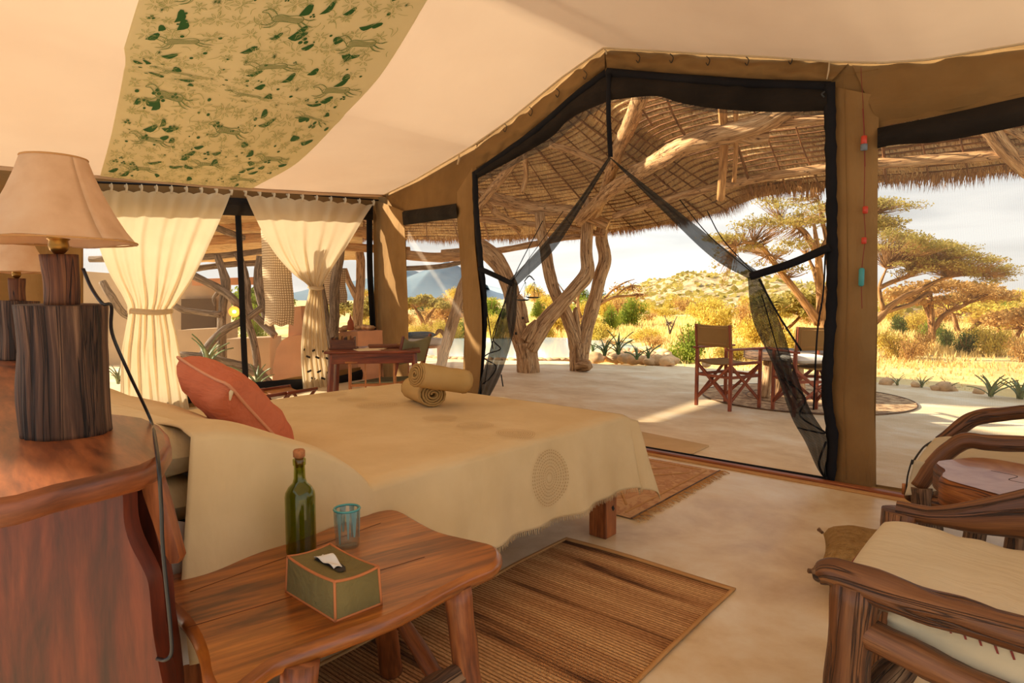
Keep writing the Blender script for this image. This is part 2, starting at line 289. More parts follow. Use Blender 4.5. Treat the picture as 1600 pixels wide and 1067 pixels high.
# ------------------------------------------------------------------ mesh helpers
def crom(pts, n=6):
    P = [V(p) for p in pts]
    if len(P) < 3: 
        return [P[0].lerp(P[1], i/n) for i in range(n+1)]
    out = []
    for i in range(len(P)-1):
        a = P[i-1] if i else P[0]*2-P[1]; b_ = P[i]; c = P[i+1]; d = P[i+2] if i+2 < len(P) else P[-1]*2-P[-2]
        for k in range(n):
            s = k/n
            out.append(.5*((2*b_)+(c-a)*s+(2*a-5*b_+4*c-d)*s*s+(3*b_-a-3*c+d)*s**3))
    out.append(P[-1]); return out
def lerps(vals, m_):
    n = len(vals)-1
    r = []
    for i in range(m_):
        x = i/(m_-1)*n; k = min(int(x), n-1); r.append(vals[k]+(vals[k+1]-vals[k])*(x-k))
    return r
class MB:
    def __init__(s): s.v = []; s.f = []; s.uv = []; s.sm = []
    def add(s, vs, fs, uvs, smooth=True):
        o = len(s.v); s.v += [tuple(x) for x in vs]
        for f, u in zip(fs, uvs): s.f.append(tuple(i+o for i in f)); s.uv += u; s.sm.append(smooth)
    def box(s, c, size, rot=None, bev=0):
        c = V(c); h = V(size)*.5
        ax = max(range(3), key=lambda i: size[i])
        R = rot if rot else Matrix.Identity(3)
        if bev:
            # chamfered box: 24 corner verts by 3 faces each
            b_ = min(bev, min(h)*.9); vs = []; idx = {}
            for sx_ in (-1, 1):
                for sy_ in (-1, 1):
                    for sz_ in (-1, 1):
                        for a in range(3):
                            p = V((sx_*h.x, sy_*h.y, sz_*h.z)); q = V((sx_*(h.x-b_), sy_*(h.y-b_), sz_*(h.z-b_))); q[a] = p[a]
                            idx[(sx_, sy_, sz_, a)] = len(vs); vs.append(q)
            fs = []
            for a in range(3):
                u, w = [(1, 2), (2, 0), (0, 1)][a]
                for sg in (-1, 1):
                    cs = []
                    for (p, q) in ((-1, -1), (1, -1), (1, 1), (-1, 1)):
                        k = [0, 0, 0]; k[a] = sg; k[u] = p; k[w] = q; cs.append(idx[(*k, a)])
                    fs.append(cs if sg > 0 else cs[::-1])
                for p in (-1, 1):
                    for q in (-1, 1):
                        k0 = [0, 0, 0]; k0[a] = -1; k0[u] = p; k0[w] = q; k1 = list(k0); k1[a] = 1
                        fs.append([idx[(*k0, u)], idx[(*k1, u)], idx[(*k1, w)], idx[(*k0, w)]])
            for sx_ in (-1, 1):
                for sy_ in (-1, 1):
                    for sz_ in (-1, 1): fs.append([idx[(sx_, sy_, sz_, a)] for a in range(3)])
        else:
            vs = [V((x*h.x, y*h.y, z*h.z)) for x in (-1, 1) for y in (-1, 1) for z in (-1, 1)]
            fs = [(0, 1, 3, 2), (4, 6, 7, 5), (0, 4, 5, 1), (2, 3, 7, 6), (0, 2, 6, 4), (1, 5, 7, 3)]
        oth = [i for i in range(3) if i != ax]; ju = (s_hash(c)) 
        uvs = []
        for f in fs: uvs.append([((vs[i][oth[0]]+vs[i][oth[1]])+ju, vs[i][ax]+ju) for i in f])
        s.add([c+R@v for v in vs], fs, uvs, False)
    def bar(s, a, b_, w, d, bev=0, up=(0, 0, 1)):
        a = V(a); b_ = V(b_); z = (b_-a); l = z.length; z.normalize(); u = V(up)
        if abs(z.dot(u)) > .95: u = V((1, 0, 0))
        x = u.cross(z).normalized(); y = z.cross(x)
        s.box((a+b_)/2, (w, d, l), Matrix((x, y, z)).transposed(), bev)
    def tube(s, pts, rad, n=10, sub=5, rough=0, cap=True, flat=1, fup=(0, 0, 1), seed=None):
        P = crom(pts, sub) if sub else [V(p) for p in pts]
        m_ = len(P); R = lerps(rad if isinstance(rad, (list, tuple)) else [rad, rad], m_)
        sd_ = seed if seed is not None else s_hash(P[0]); vs = []; L_ = 0; Ls = []
        prev = None
        for i, p in enumerate(P):
            t = (P[min(i+1, m_-1)]-P[max(i-1, 0)]);
            t = t.normalized() if t.length > 1e-9 else V((0, 0, 1))
            if prev is None:
                u = V(fup) if abs(t.dot(V(fup))) < .9 else V((1, .1, 0)); x = u.cross(t).normalized()
            else:
                x = (prev-t*prev.dot(t)); x = x.normalized() if x.length > 1e-6 else V((1, 0, 0))
            prev = x; y = t.cross(x)
            if i: L_ += (p-P[i-1]).length
            Ls.append(L_)
            for k in range(n):
                a = 2*pi*k/n; rr = R[i]
                if rough: rr *= 1+rough*noise.noise(V((cos(a)*1.3+sd_*17, sin(a)*1.3, L_/(max(R)*2.2))))*2+(rough*.55*noise.noise(V((cos(a)*5+sd_*3, sin(a)*5, L_/(max(R)*3)))) if n >= 14 else 0)
                vs.append(p+x*(cos(a)*rr)+y*(sin(a)*rr*flat))
        fs = []; uvs = []; c = 2*pi*max(R)
        for i in range(m_-1):
            for k in range(n):
                k2 = (k+1) % n; fs.append((i*n+k, i*n+k2, (i+1)*n+k2, (i+1)*n+k))
                uvs.append([(k/n*c+sd_, Ls[i]+sd_), ((k+1)/n*c+sd_, Ls[i]+sd_), ((k+1)/n*c+sd_, Ls[i+1]+sd_), (k/n*c+sd_, Ls[i+1]+sd_)])
        if cap:
            for base, rev in ((0, True), ((m_-1)*n, False)):
                f = [base+k for k in range(n)]; f = f[::-1] if rev else f
                fs.append(f); uvs.append([((vs[j]-vs[base]).length*.5+sd_, sd_) for j in f])
        s.add(vs, fs, uvs)
    def lathe(s, prof, c=(0, 0, 0), n=24, cap=True, wob=0):
        vs = []; fs = []; uvs = []; c = V(c)
        for i, (r, z) in enumerate(prof):
            for k in range(n):
                a = 2*pi*k/n; rr = r*(1+wob*noise.noise(V((cos(a)*1.5, sin(a)*1.5, z*6+c.x*9))))
                vs.append(c+V((cos(a)*rr, sin(a)*rr, z)))
        sd_ = s_hash(c)
        for i in range(len(prof)-1):
            for k in range(n):
                k2 = (k+1) % n; fs.append((i*n+k, i*n+k2, (i+1)*n+k2, (i+1)*n+k)); R = max(prof[i][0], .01)*2*pi
                uvs.append([(k/n*R+sd_, prof[i][1]), ((k+1)/n*R+sd_, prof[i][1]), ((k+1)/n*R+sd_, prof[i+1][1]), (k/n*R+sd_, prof[i+1][1])])
        if cap:
            for base, rev in ((0, True), ((len(prof)-1)*n, False)):
                if prof[0 if rev else -1][0] > 1e-4:
                    f = [base+k for k in range(n)]; f = f[::-1] if rev else f
                    fs.append(f); uvs.append([(vs[j].x-c.x+sd_, (vs[j].y-c.y)*.3) for j in f])
        s.add(vs, fs, uvs)
    def grid(s, fn, nu, nv, uvf=None, smooth=True):
        vs = []; 
        for i in range(nu+1):
            for j in range(nv+1): vs.append(V(fn(i/nu, j/nv)))
        fs = []; uvs = []
        g = uvf or (lambda u, v: (u, v))
        for i in range(nu):
            for j in range(nv):
                a = i*(nv+1)+j; fs.append((a, a+nv+1, a+nv+2, a+1))
                uvs.append([g(i/nu, j/nv), g((i+1)/nu, j/nv), g((i+1)/nu, (j+1)/nv), g(i/nu, (j+1)/nv)])
        s.add(vs, fs, uvs, smooth)
    def prism(s, outline, z0, z1, bev=.008, grain=(1, 0), wave=0, smooth=False):
        P = [V((p[0], p[1])) for p in outline]; n = len(P)
        ar = sum(P[i].x*P[(i+1) % n].y-P[(i+1) % n].x*P[i].y for i in range(n))
        if ar < 0: P = P[::-1]
        nm = []
        for i in range(n):
            d = (P[(i+1) % n]-P[i-1]).normalized(); nm.append(V((-d.y, d.x)))
        rings = [(bev, z0), (bev*.3, z0+bev*.4), (0, z0+bev), (0, z1-bev), (bev*.3, z1-bev*.4), (bev, z1)]
        vs = []
        for off, z in rings:
            for i in range(n):
                q = P[i]+nm[i]*off; vs.append(V((q.x, q.y, z)))
        fs = []; uvs = []; g = V(grain).normalized(); h = V((-g.y, g.x))
        per = [0]
        for i in range(n): per.append(per[-1]+(P[(i+1) % n]-P[i]).length)
        for r in range(5):
            for i in range(n):
                j = (i+1) % n; fs.append((r*n+i, r*n+j, (r+1)*n+j, (r+1)*n+i))
                uvs.append([(rings[r][1], per[i]), (rings[r][1], per[i+1]), (rings[r+1][1], per[i+1]), (rings[r+1][1], per[i])])
        s.add(vs, fs, uvs, True)
        for z, off, rev in ((z1, 5*n, False), (z0, 0, True)):
            top = [vs[off+i] for i in range(n)]
            tri = tessellate_polygon([top]); fs2 = []
            for a in tri:
                x, y, w = [top[i] for i in a]
                up = (y-x).cross(w-x).z > 0
                fs2.append(tuple(a) if up != rev else tuple(a[::-1]))
            s.add(top, fs2, [[(top[i].xy.dot(h), top[i].xy.dot(g)) for i in f] for f in fs2], False)
    def poly(s, loops, nrm, uvf=None):
        P = [p for l in loops for p in l]; tri = tessellate_polygon([[V(p) for p in l] for l in loops]); fs = []
        for a in tri:
            x, y, w = [V(P[i]) for i in a]; fs.append(tuple(a) if (y-x).cross(w-x).dot(nrm) > 0 else tuple(a[::-1]))
        g = uvf or (lambda p: (p[0]+p[1], p[2]))
        s.add(P, fs, [[g(P[i]) for i in f] for f in fs], False)
    def build(s, name, mat, parent=None, local=False, solid=0, **kw):
        me = bpy.data.meshes.new(name)
        off = V(parent.location) if (parent is not None and not local) else V((0, 0, 0))
        if parent is not None and parent.parent is not None and not local: off = off+V(parent.parent.location)
        vs = [(v[0]-off.x, v[1]-off.y, v[2]-off.z) for v in s.v]
        me.from_pydata(vs, [], s.f); uvl = me.uv_layers.new(name='UVMap')
        uvl.data.foreach_set('uv', np.array(s.uv, dtype=np.float32).ravel())
        me.polygons.foreach_set('use_smooth', s.sm); me.materials.append(mat); me.update()
        o = bpy.data.objects.new(name, me); COL.objects.link(o)
        if parent is not None: o.parent = parent
        if solid:
            md = o.modifiers.new('thickness', 'SOLIDIFY'); md.thickness = solid; md.offset = 0
        for k, v in kw.items(): o[k] = v
        return o
def s_hash(p): 
    x = sin(p[0]*12.9898+p[1]*78.233+p[2]*37.719)*43758.5453; return (x-math.floor(x))*3
def tag(o, label, cat, group=None, kind=None):
    o['label'] = label
    if cat: o['category'] = cat
    if group: o['group'] = group
    if kind: o['kind'] = kind
    return o
def thing(name, loc, label, cat, group=None, rz=0):
    o = bpy.data.objects.new(name, None); COL.objects.link(o); o.location = loc; o.rotation_euler = (0, 0, rz); o.empty_display_size = .1
    return tag(o, label, cat, group)
def struct(name, loc=(0, 0, 0)):
    o = bpy.data.objects.new(name, None); COL.objects.link(o); o.location = loc; o['kind'] = 'structure'; return o
def dup(root, loc, rz, label=None, group=None, scale=None):
    r = root.copy(); COL.objects.link(r); r.location = loc; r.rotation_euler = (0, 0, rz)
    if scale: r.scale = (scale,)*3 if not hasattr(scale, '__len__') else scale
    if label: r['label'] = label
    if group: r['group'] = group
    for ch in list(root.children):
        c = ch.copy(); COL.objects.link(c); c.parent = r
        for g in ch.children:
            d = g.copy(); COL.objects.link(d); d.parent = c
    return r
def one(mb, name, mat, loc, label, cat, group=None, **kw):
    """a thing that is one mesh, with its origin at its base"""
    L_ = V(loc); mb.v = [(v[0]-L_.x, v[1]-L_.y, v[2]-L_.z) for v in mb.v]
    o = mb.build(name, mat, None, **kw); o.location = L_; return tag(o, label, cat, group)
def quads(name, cen, ax, ay, mat, parent=None, loc=(0, 0, 0), tris=False, **kw):
    """many small leaves or blades in one mesh; cen, ax, ay are Nx3 arrays"""
    n = len(cen); c = cen-np.array(loc)
    if tris: vv = np.stack([c-ax, c+ax, c+ay*2], 1); k = 3
    else: vv = np.stack([c-ax-ay, c+ax-ay, c+ax+ay, c-ax+ay], 1); k = 4
    me = bpy.data.meshes.new(name); me.vertices.add(n*k); me.vertices.foreach_set('co', vv.astype(np.float32).ravel())
    me.loops.add(n*k); me.loops.foreach_set('vertex_index', np.arange(n*k, dtype=np.int32)); me.polygons.add(n)
    me.polygons.foreach_set('loop_start', np.arange(0, n*k, k, dtype=np.int32))
    me.update(calc_edges=True); uvl = me.uv_layers.new(name='UVMap')
    base = np.array([[0, 0], [.02, 0], [.02, .3], [0, .3]][:k], dtype=np.float32); r = rng.random((n, 1, 2)).astype(np.float32)*5
    uvl.data.foreach_set('uv', (base[None]+r).ravel()); me.materials.append(mat); me.validate()
    o = bpy.data.objects.new(name, me); COL.objects.link(o)
    if parent is not None: o.parent = parent
    for a, b_ in kw.items(): o[a] = b_
    return o
def rvec(n):
    v = rng.normal(size=(n, 3)); return v/np.linalg.norm(v, axis=1, keepdims=True)
def ellip(c, r, n, shell=.35):
    v = rvec(n); d = (1-rng.random((n, 1))**1.5*(1-shell)); return np.array(c)+v*d*np.array(r)
def leaf_axes(n, s, asp=.45, flat=0):
    a = rvec(n); 
    if flat: a[:, 2] *= flat; a /= np.linalg.norm(a, axis=1, keepdims=True)
    b_ = np.cross(a, rvec(n)); b_ /= np.linalg.norm(b_, axis=1, keepdims=True)+1e-9
    sz = s*(.6+.8*rng.random((n, 1))); return a*sz, b_*sz*asp
# ------------------------------------------------------------------ tent shell
YD = 4.63
J = onY(745, 655, YD); J.z = 0; K = onz(592, 588, 0)
nO = V((J.y-K.y, K.x-J.x, 0)).normalized()
if nO.dot(C0-J) < 0: nO = -nO
LD = V((.22, -1, 0)).normalized(); nL = V((-LD.y, LD.x, 0))
if nL.dot(C0-K) < 0: nL = -nL
def PD(px, py, off=0): return onY(px, py, YD-off)
def PO(px, py, off=0): return onpl(px, py, J+nO*off, nO)
def PL(px, py, off=0): return onpl(px, py, K+nL*off, nL)
def pxs(fn, pts, off=0): return [fn(x, y, off) for x, y in pts]
def resamp(pts, n):
    P = crom([(x, y, 0) for x, y in pts], 6); d = [0]
    for i in range(1, len(P)): d.append(d[-1]+(P[i]-P[i-1]).length)
    out = []
    for k in range(n+1):
        t = d[-1]*k/n; i = 1
        while i < len(d)-1 and d[i] < t: i += 1
        s = (t-d[i-1])/max(1e-9, d[i]-d[i-1]); q = P[i-1].lerp(P[i], max(0, min(1, s))); out.append((q.x, q.y))
    return out
def strip(fn, A, B, off=0, n=24, m_=4, folds=None, mb=None):
    """surface between two lines seen on a wall plane; folds(u,v) pushes it off the wall"""
    a = resamp(A, n); b_ = resamp(B, n); mb = mb or MB()
    def f(u, v):
        i = int(round(u*n)); x = a[i][0]*(1-v)+b_[i][0]*v; y = a[i][1]*(1-v)+b_[i][1]*v
        return fn(x, y, off+(folds(u, v) if folds else 0))
    mb.grid(f, n, m_, lambda u, v: (u*2, v)); return mb

# floors
w = struct('floor'); mb = MB()
fl = [(-9, -2.2), (3.5, -2.2), (3.5, YD), (J.x, YD), (K.x, K.y)]
mb.poly([[(x, y, 0) for x, y in fl]], V((0, 0, 1)), lambda p: (p[0], p[1])); o = mb.build('floor', M_floor); o['kind'] = 'structure'; COL.objects.unlink(w); bpy.data.objects.remove(w)
patio_edge = [onz(x, y, 0) for x, y in [(1780, 650), (1690, 636), (1600, 622), (1520, 611), (1440, 602), (1370, 596), (1300, 588), (1200, 580), (1100, 574), (1055, 570), (990, 571), (930, 567), (880, 563), (780, 562), (700, 560), (640, 556)]]
pl = [V((4.5, 5.6, 0))]+patio_edge+[V((-14, 8.0, 0)), V((-15, 1, 0)), V((-9, -2, 0)), V((K.x, K.y, 0)), V((J.x, YD, 0)), V((4.5, YD, 0))]
mb = MB(); mb.poly([[(p.x, p.y, -.012) for p in pl]], V((0, 0, 1)), lambda p: (p[0], p[1])); mb.build('patio_floor', M_patio, kind='structure')
# ceiling liner
roofline = [(PO, 600, 305), (PO, 650, 281), (PO, 720, 240), (PD, 738, 229), (PD, 800, 186), (PD, 880, 121), (PD, 945, 75), (PD, 1020, 79), (PD, 1100, 84), (PD, 1200, 89), (PD, 1295, 96), (PD, 1380, 98), (PD, 1450, 93), (PD, 1600, 68), (PD, 1800, 20), (PD, 2100, -60)]
FR = [fn(x, y, .03) for fn, x, y in roofline]
LT0 = PL(600, 305, 0); 
def BACK(p):
    if p.x < FR[6].x:
        s = (p.x-FR[0].x)/(FR[6].x-FR[0].x); return V((-6.55+s*(2.75), -1.6, 2.28+s*1.25))
    s = (p.x-FR[6].x)/(FR[13].x-FR[6].x); return V((-3.8+s*4.0, -1.6, 3.53-s*.85))
def along(u):
    n = len(FR)-1; x = min(u*n, n-1e-6); k = int(x); return FR[k].lerp(FR[k+1], x-k)
def CE(u, v, dz=0):
    a = along(u); b_ = BACK(a); p = a.lerp(b_, v); n = len(FR)-1
    k = abs(u*n-6)/6
    p.z += dz-.10*sin(pi*min(1, v))*min(1, k*1.6) - .05*sin(pi*min(1, v))*(1 if u*n > 7 else 0)
    if u*n < .01: p.z += .0
    return p
mb = MB(); mb.grid(lambda u, v: CE(u, v), 75, 30, lambda u, v: (u*10, v*6)); ceil = mb.build('ceiling', M_liner, kind='structure')
mb = MB(); mb.tube([along(i/60)+V((0, -.02, -.004)) for i in range(61)], .009, 6, 0); mb.build('edge_piping', M_curtain, ceil)
# valance where the liner turns down over the curtain rail
mb = MB(); mb.grid(lambda u, v: CE(0, u*.93)+nL*(.03+.01*sin(u*60))+V((0, 0, .01-v*(.04+.01*sin(u*9)))), 40, 2); mb.build('valance', M_liner, ceil, solid=.004)
for (fn, x, y, x2, y2) in ((PD, 944, 76, 948, 85), (PD, 1296, 92, 1292, 124), (PO, 717, 241, 715, 257)):
    mb = MB(); mb.tube([fn(x, y, .05), fn((x+x2)/2+1, (y+y2)/2, .06), fn(x2, y2, .05)], [.008, .012, .009], 6, 3, flat=.4); mb.build('tie_tape', M_curtain, ceil, label='short pale tie tape hanging at the liner edge')

# printed panel sewn to the ceiling: find its outline on the surface
def solve(px, py):
    best = None
    for i in range(0, 61):
        for j in range(0, 41):
            u = i/60*.55; v = j/40*.95; p = CE(u, v)
            if (p-C0).dot(FW) < .3: continue
            q = proj(p); d = hypot(q[0]-px, q[1]-py)
            if best is None or d < best[0]: best = (d, u, v)
    d, u, v = best; st = .01
    for _ in range(60):
        moved = False
        for du, dv in ((st, 0), (-st, 0), (0, st), (0, -st)):
            uu = max(0, u+du); vv = v+dv; p = CE(uu, vv)
            if (p-C0).dot(FW) < .3: continue
            q = proj(p); dd = hypot(q[0]-px, q[1]-py)
            if dd < d: d, u, v = dd, uu, vv; moved = True
        if not moved: st *= .5
    return u, v
Ledge = [solve(*p) for p in ((155, 285), (178, 190), (196, 95), (215, 4))]
Redge = [solve(*p) for p in ((392, 300), (480, 240), (575, 140), (665, 3))]
print('panel', Ledge, Redge)
def ext(E): 
    a = V((*E[-2], 0)); b_ = V((*E[-1], 0)); c = b_+(b_-a)*1.0; return [V((*e_, 0)) for e_ in E]+[c]
LE = crom(ext(Ledge), 8); RE = crom(ext(Redge), 8)
def PAN(s, t, dz=-.006):
    x = max(0, min(.99999, s))*(len(LE)-1); k = int(x); a = LE[k].lerp(LE[k+1], x-k); b_ = RE[k].lerp(RE[k+1], x-k); q = a.lerp(b_, t); return CE(max(0, min(1, q.x)), q.y, dz)
mb = MB(); mb.grid(lambda u, v: PAN(u, v), 150, 70, lambda u, v: (u, v)); pan = mb.build('printed_panel', M_print, ceil, label='cream cloth panel with green leaves and running zebras')
# panel coordinates in metres
PL_S = sum((PAN(i/20, .5)-PAN((i+1)/20, .5)).length for i in range(20)); PL_T = [(PAN(s, 0)-PAN(s, 1)).length for s in (0, .25, .5, .75, 1)]
print('panel size', PL_S, PL_T)
TW = 2.2
def pt(x, y, dz): return PAN(x/PL_S, y/TW, dz)          # x metres along, y metres across (0..TW)
dark = MB(); pale = MB(); mid = MB()
def stroke(mb, pts, w0, dz=-.012):
    P = crom([(x, y, 0) for x, y in pts], 4) if len(pts) > 2 else [V((x, y, 0)) for x, y in pts]
    vs = []; n = len(P)
    for i, p in enumerate(P):
        t = (P[min(i+1, n-1)]-P[max(i-1, 0)]); t = t.normalized() if t.length > 1e-9 else V((1, 0, 0)); nn = V((-t.y, t.x, 0))
        ww = w0*(1 if 0 < i < n-1 else .3)*.5
        for sg in (-1, 1):
            q = p+nn*ww*sg; vs.append(pt(q.x, q.y, dz))
    mb.add(vs, [(2*i, 2*i+1, 2*i+3, 2*i+2) for i in range(n-1)], [[(0, 0)]*4]*(n-1), False)
def blob(mb, pts, dz=-.0115):
    c = (sum(p[0] for p in pts)/len(pts), sum(p[1] for p in pts)/len(pts)); vs = [pt(*c, dz)]+[pt(x, y, dz) for x, y in pts]; n = len(pts)
    mb.add(vs, [(0, i+1, (i+1) % n+1) for i in range(n)], [[(0, 0)]*3]*n, False)
def inside(x, y, m_=.02): return m_ < x < PL_S-m_ and m_ < y < TW-m_
def leafp(x, y, a, l, wd):
    pts = []
    for k in range(12):
        t = k/11*2; s = t if t <= 1 else 2-t; sg = 1 if t <= 1 else -1
        lx = (s-.5)*l; ly = sg*wd*sin(pi*s)**.8*(.5)+.12*l*sin(pi*s*1.5)
        pts.append((x+lx*cos(a)-ly*sin(a), y+lx*sin(a)+ly*cos(a)))
    if all(inside(*p) for p in pts): blob(dark, pts)
def flower(x, y, r, n, mb):
    for k in range(n):
        a = 2*pi*k/n+random.random()*.3; b_ = a+.25; rr = r*random.uniform(.6, 1)
        p = [(x+cos(a)*r*.15, y+sin(a)*r*.15), (x+cos(a-.12)*rr*.6, y+sin(a-.12)*rr*.6), (x+cos(a)*rr, y+sin(a)*rr)]
        if all(inside(*q) for q in p): stroke(mb, p, .0040)
        p = [(x+cos(a)*r*.15, y+sin(a)*r*.15), (x+cos(a+.16)*rr*.6, y+sin(a+.16)*rr*.6), (x+cos(a)*rr, y+sin(a)*rr)]
        if all(inside(*q) for q in p): stroke(mb, p, .0035)
def zebra(x, y, a, sc, fl=1):
    def T(p): X = p[0]*sc; Y = p[1]*sc*fl; return (x+X*cos(a)-Y*sin(a), y+X*sin(a)+Y*cos(a))
    body = [(-.5, .12), (-.3, .2), (0, .16), (.3, .2), (.5, .14), (.56, 0), (.48, -.12), (.2, -.12), (-.1, -.1), (-.4, -.12), (-.54, -.02), (-.5, .12)]
    if not all(inside(*T(p)) for p in [(-1.2, 0), (1.0, 0), (0, .5), (0, -.6), (-1, .4), (1, -.5)]): return
    stroke(mid, [T(p) for p in body], .007)
    stroke(mid, [T(p) for p in [(-.42, .17), (-.62, .36), (-.8, .42), (-.98, .3), (-.96, .24), (-.8, .24), (-.66, .12), (-.54, 0)]], .007)
    for q in [[(-.4, -.1), (-.6, -.3), (-.85, -.28)], [(-.3, -.11), (-.42, -.36), (-.7, -.44)], [(.4, -.1), (.62, -.3), (.9, -.38)], [(.5, -.05), (.75, -.2), (1.0, -.26)], [(.55, .08), (.75, .02), (.95, .1)]]:
        stroke(mid, [T(p) for p in q], .016*sc*2); stroke(mid, [T((p[0]+.06, p[1]-.01)) for p in q], .01*sc*2)
    for k in range(22):
        u = -.48+k*.047; top = .14+.04*sin((u+.5)*6); stroke(mid, [T((u, top)), T((u+.05, .02)), T((u+.01, -.1))], .011*sc*2)
    for k in range(7):
        u = -.5-k*.06; stroke(mid, [T((u, .24+k*.03)), T((u-.06, .08+k*.035))], .01*sc*2)
    for k in range(8): stroke(mid, [T((-.45-k*.05, .19+k*.03)), T((-.47-k*.05, .27+k*.03))], .012*sc*2)
ZB_ = []
for r in range(12):
    for c in range(3):
        x = .3+r*.60+(c % 2)*.3; y = .42+c*.72+random.uniform(-.04, .04); ZB_.append((x, y)); zebra(x, y, radians(90+random.uniform(-12, 12)), .23, -1)
nx_ = int(PL_S/.17); ny_ = int(TW/.17)
for i in range(nx_):
    for j in range(ny_):
        x = (i+.5+random.uniform(-.3, .3))*.17; y = (j+.5+random.uniform(-.3, .3))*.17
        if min(abs(x-q[0])*.9+abs(y-q[1])*.6 for q in ZB_) < .11: continue
        flower(x, y, random.uniform(.06, .115), random.choice((6, 7, 9)), pale)
for k in range(520):
    x = random.uniform(.03, PL_S-.03); y = random.uniform(.03, TW-.03); a = random.uniform(0, 6.3); l = random.uniform(.05, .14)
    p = [(x, y), (x+cos(a)*l*.5+.01, y+sin(a)*l*.5), (x+cos(a+.4)*l, y+sin(a+.4)*l)]
    if all(inside(*q) for q in p): stroke(pale, p, .005)
for k in range(105):
    x = random.uniform(0, PL_S); y = random.uniform(0, TW); leafp(x, y, random.gauss(.9, .6), random.uniform(.09, .19), random.uniform(.05, .085))
for k in range(150):
    x = random.uniform(.05, PL_S-.05); y = random.uniform(.05, TW-.05); r = random.uniform(.008, .02)
    for d in range(random.choice((1, 1, 3))):
        cx = x+cos(d*2.1)*r*1.3; cy = y+sin(d*2.1)*r*1.3
        if inside(cx, cy, .04): blob(dark, [(cx+cos(i)*r, cy+sin(i)*r) for i in (0, .9, 1.8, 2.7, 3.6, 4.5, 5.4)])
for k in range(26):
    x = random.uniform(.1, PL_S-.1); y = random.uniform(.1, TW-.1)
    if inside(x, y, .07):
        for i in range(22): a = i*.2856; rr = random.uniform(.02, .045); stroke(dark, [(x, y), (x+cos(a)*rr, y+sin(a)*rr*.7)], .005)
pale.build('line_print', M_lgreen, pan, kind='stuff'); mid.build('zebra_print', M_mgreen, pan, kind='stuff'); dark.build('leaf_print', M_green, pan, kind='stuff')

# front wall (door wall) with its openings
door_hole = [(745, 272), (830, 212), (900, 150), (945, 117), (948, 113), (1040, 121), (1170, 130), (1293, 135), (1294, 300), (1295, 450), (1289, 600), (1295, 680), (1294, 748), (1140, 722), (985, 696), (860, 675), (756, 657), (752, 600), (757, 500), (752, 400), (746, 330)]
win3 = [(1372, 206), (1384, 196), (1480, 178), (1600, 152), (1800, 108), (2050, 55), (2050, 860), (1600, 790), (1420, 765), (1369, 757), (1368, 660), (1371, 500), (1371, 350)]
top = [(x, y) for fn, x, y in roofline if fn is PD]
outer = [(745, 228)]+top[1:]+[(2100, 900), (1600, 816), (1300, 764), (985, 708), (745, 667)]
def stitched(loop): return [PD(x, y) for x, y in loop]
mb = MB(); mb.poly([stitched(outer), stitched(door_hole), stitched(win3)], V((0, -1, 0)), lambda p: (p[0], p[2])); wf = mb.build('wall_front', M_canvas, kind='structure', solid=.006)
# the slack canvas of the jambs, a wavy sleeve proud of the wall
def sleeve(fn, A, B, mat, parent, off=.015, amp=.012, n=60, name='canvas_sleeve', m_=12, sd_=0):
    mb = strip(fn, A, B, off, n, m_, lambda u, v: .035*sin(pi*v)+amp*noise.noise(V((u*14+sd_, v*2.5, sd_)))); return mb.build(name, mat, parent)
sleeve(PD, [(1300, 135), (1303, 300), (1305, 450), (1299, 560), (1298, 620), (1305, 690), (1302, 760)], [(1374, 150), (1371, 300), (1371, 450), (1368, 560), (1366, 640), (1369, 700), (1368, 772)], M_canvas_col, wf)
sleeve(PO, [(714, 300), (716, 360), (724, 470), (727, 560), (722, 645)], [(738, 262), (742, 380), (752, 480), (752, 560), (744, 655)], M_canvas_col, wf, .03)
sleeve(PD, [(2050, 40), (1800, 95), (1600, 145), (1480, 172), (1372, 192)], [(2050, -50), (1800, 28), (1600, 70), (1450, 95), (1330, 98)], M_canvas, wf, .004, .03)
sleeve(PD, [(745, 262), (830, 203), (900, 142), (945, 108)], [(742, 230), (800, 189), (880, 124), (945, 79)], M_canvas, wf, .004, .03)
sleeve(PD, [(948, 106), (1040, 115), (1170, 124), (1296, 130)], [(945, 78), (1020, 82), (1200, 92), (1325, 99)], M_canvas, wf, .004, .035)
for x, y in ((998, 92), (1050, 92), (1107, 96), (1168, 96), (1236, 94), (915, 118), (872, 146), (830, 175), (790, 200)):
    mb = MB(); mb.tube([PD(x-3, y-8, .05), PD(x+2, y-2, .055), PD(x-1, y+6, .05), PD(x-4, y+2, .05)], .0035, 5, 3); mb.build('toggle_loop', M_cdots, wf)
for A in ([(1318, 110), (1322, 260), (1324, 450), (1318, 600), (1322, 750)], [(1310, 118), (1372, 108)], [(1345, 105), (1350, 190), (1352, 260)]):
    mb = MB(); mb.tube([PD(x, y, .052) for x, y in A], .0018, 4, 8); mb.build('seam', M_thread if len(A) == 3 else M_canvas, wf)
# oblique wall with side window
win2 = [(631, 332), (672, 326), (713, 320), (716, 360), (722, 440), (726, 520), (722, 630), (680, 612), (637, 594), (637, 560), (636, 460), (634, 380)]
mb = MB(); outer2 = [(592, 306), (600, 305), (650, 281), (720, 240), (745, 226), (745, 662), (592, 588)]
mb.poly([[PO(*p) for p in outer2], [PO(*p) for p in win2]], nO, lambda p: (p[0], p[2])); ws = mb.build('wall_side', M_canvas, kind='structure', solid=.006)
sleeve(PO, [(586, 312), (590, 400), (591, 500), (590, 588)], [(631, 330), (634, 400), (638, 500), (637, 595)], M_canvas_col, ws, .02, .02, sd_=4)
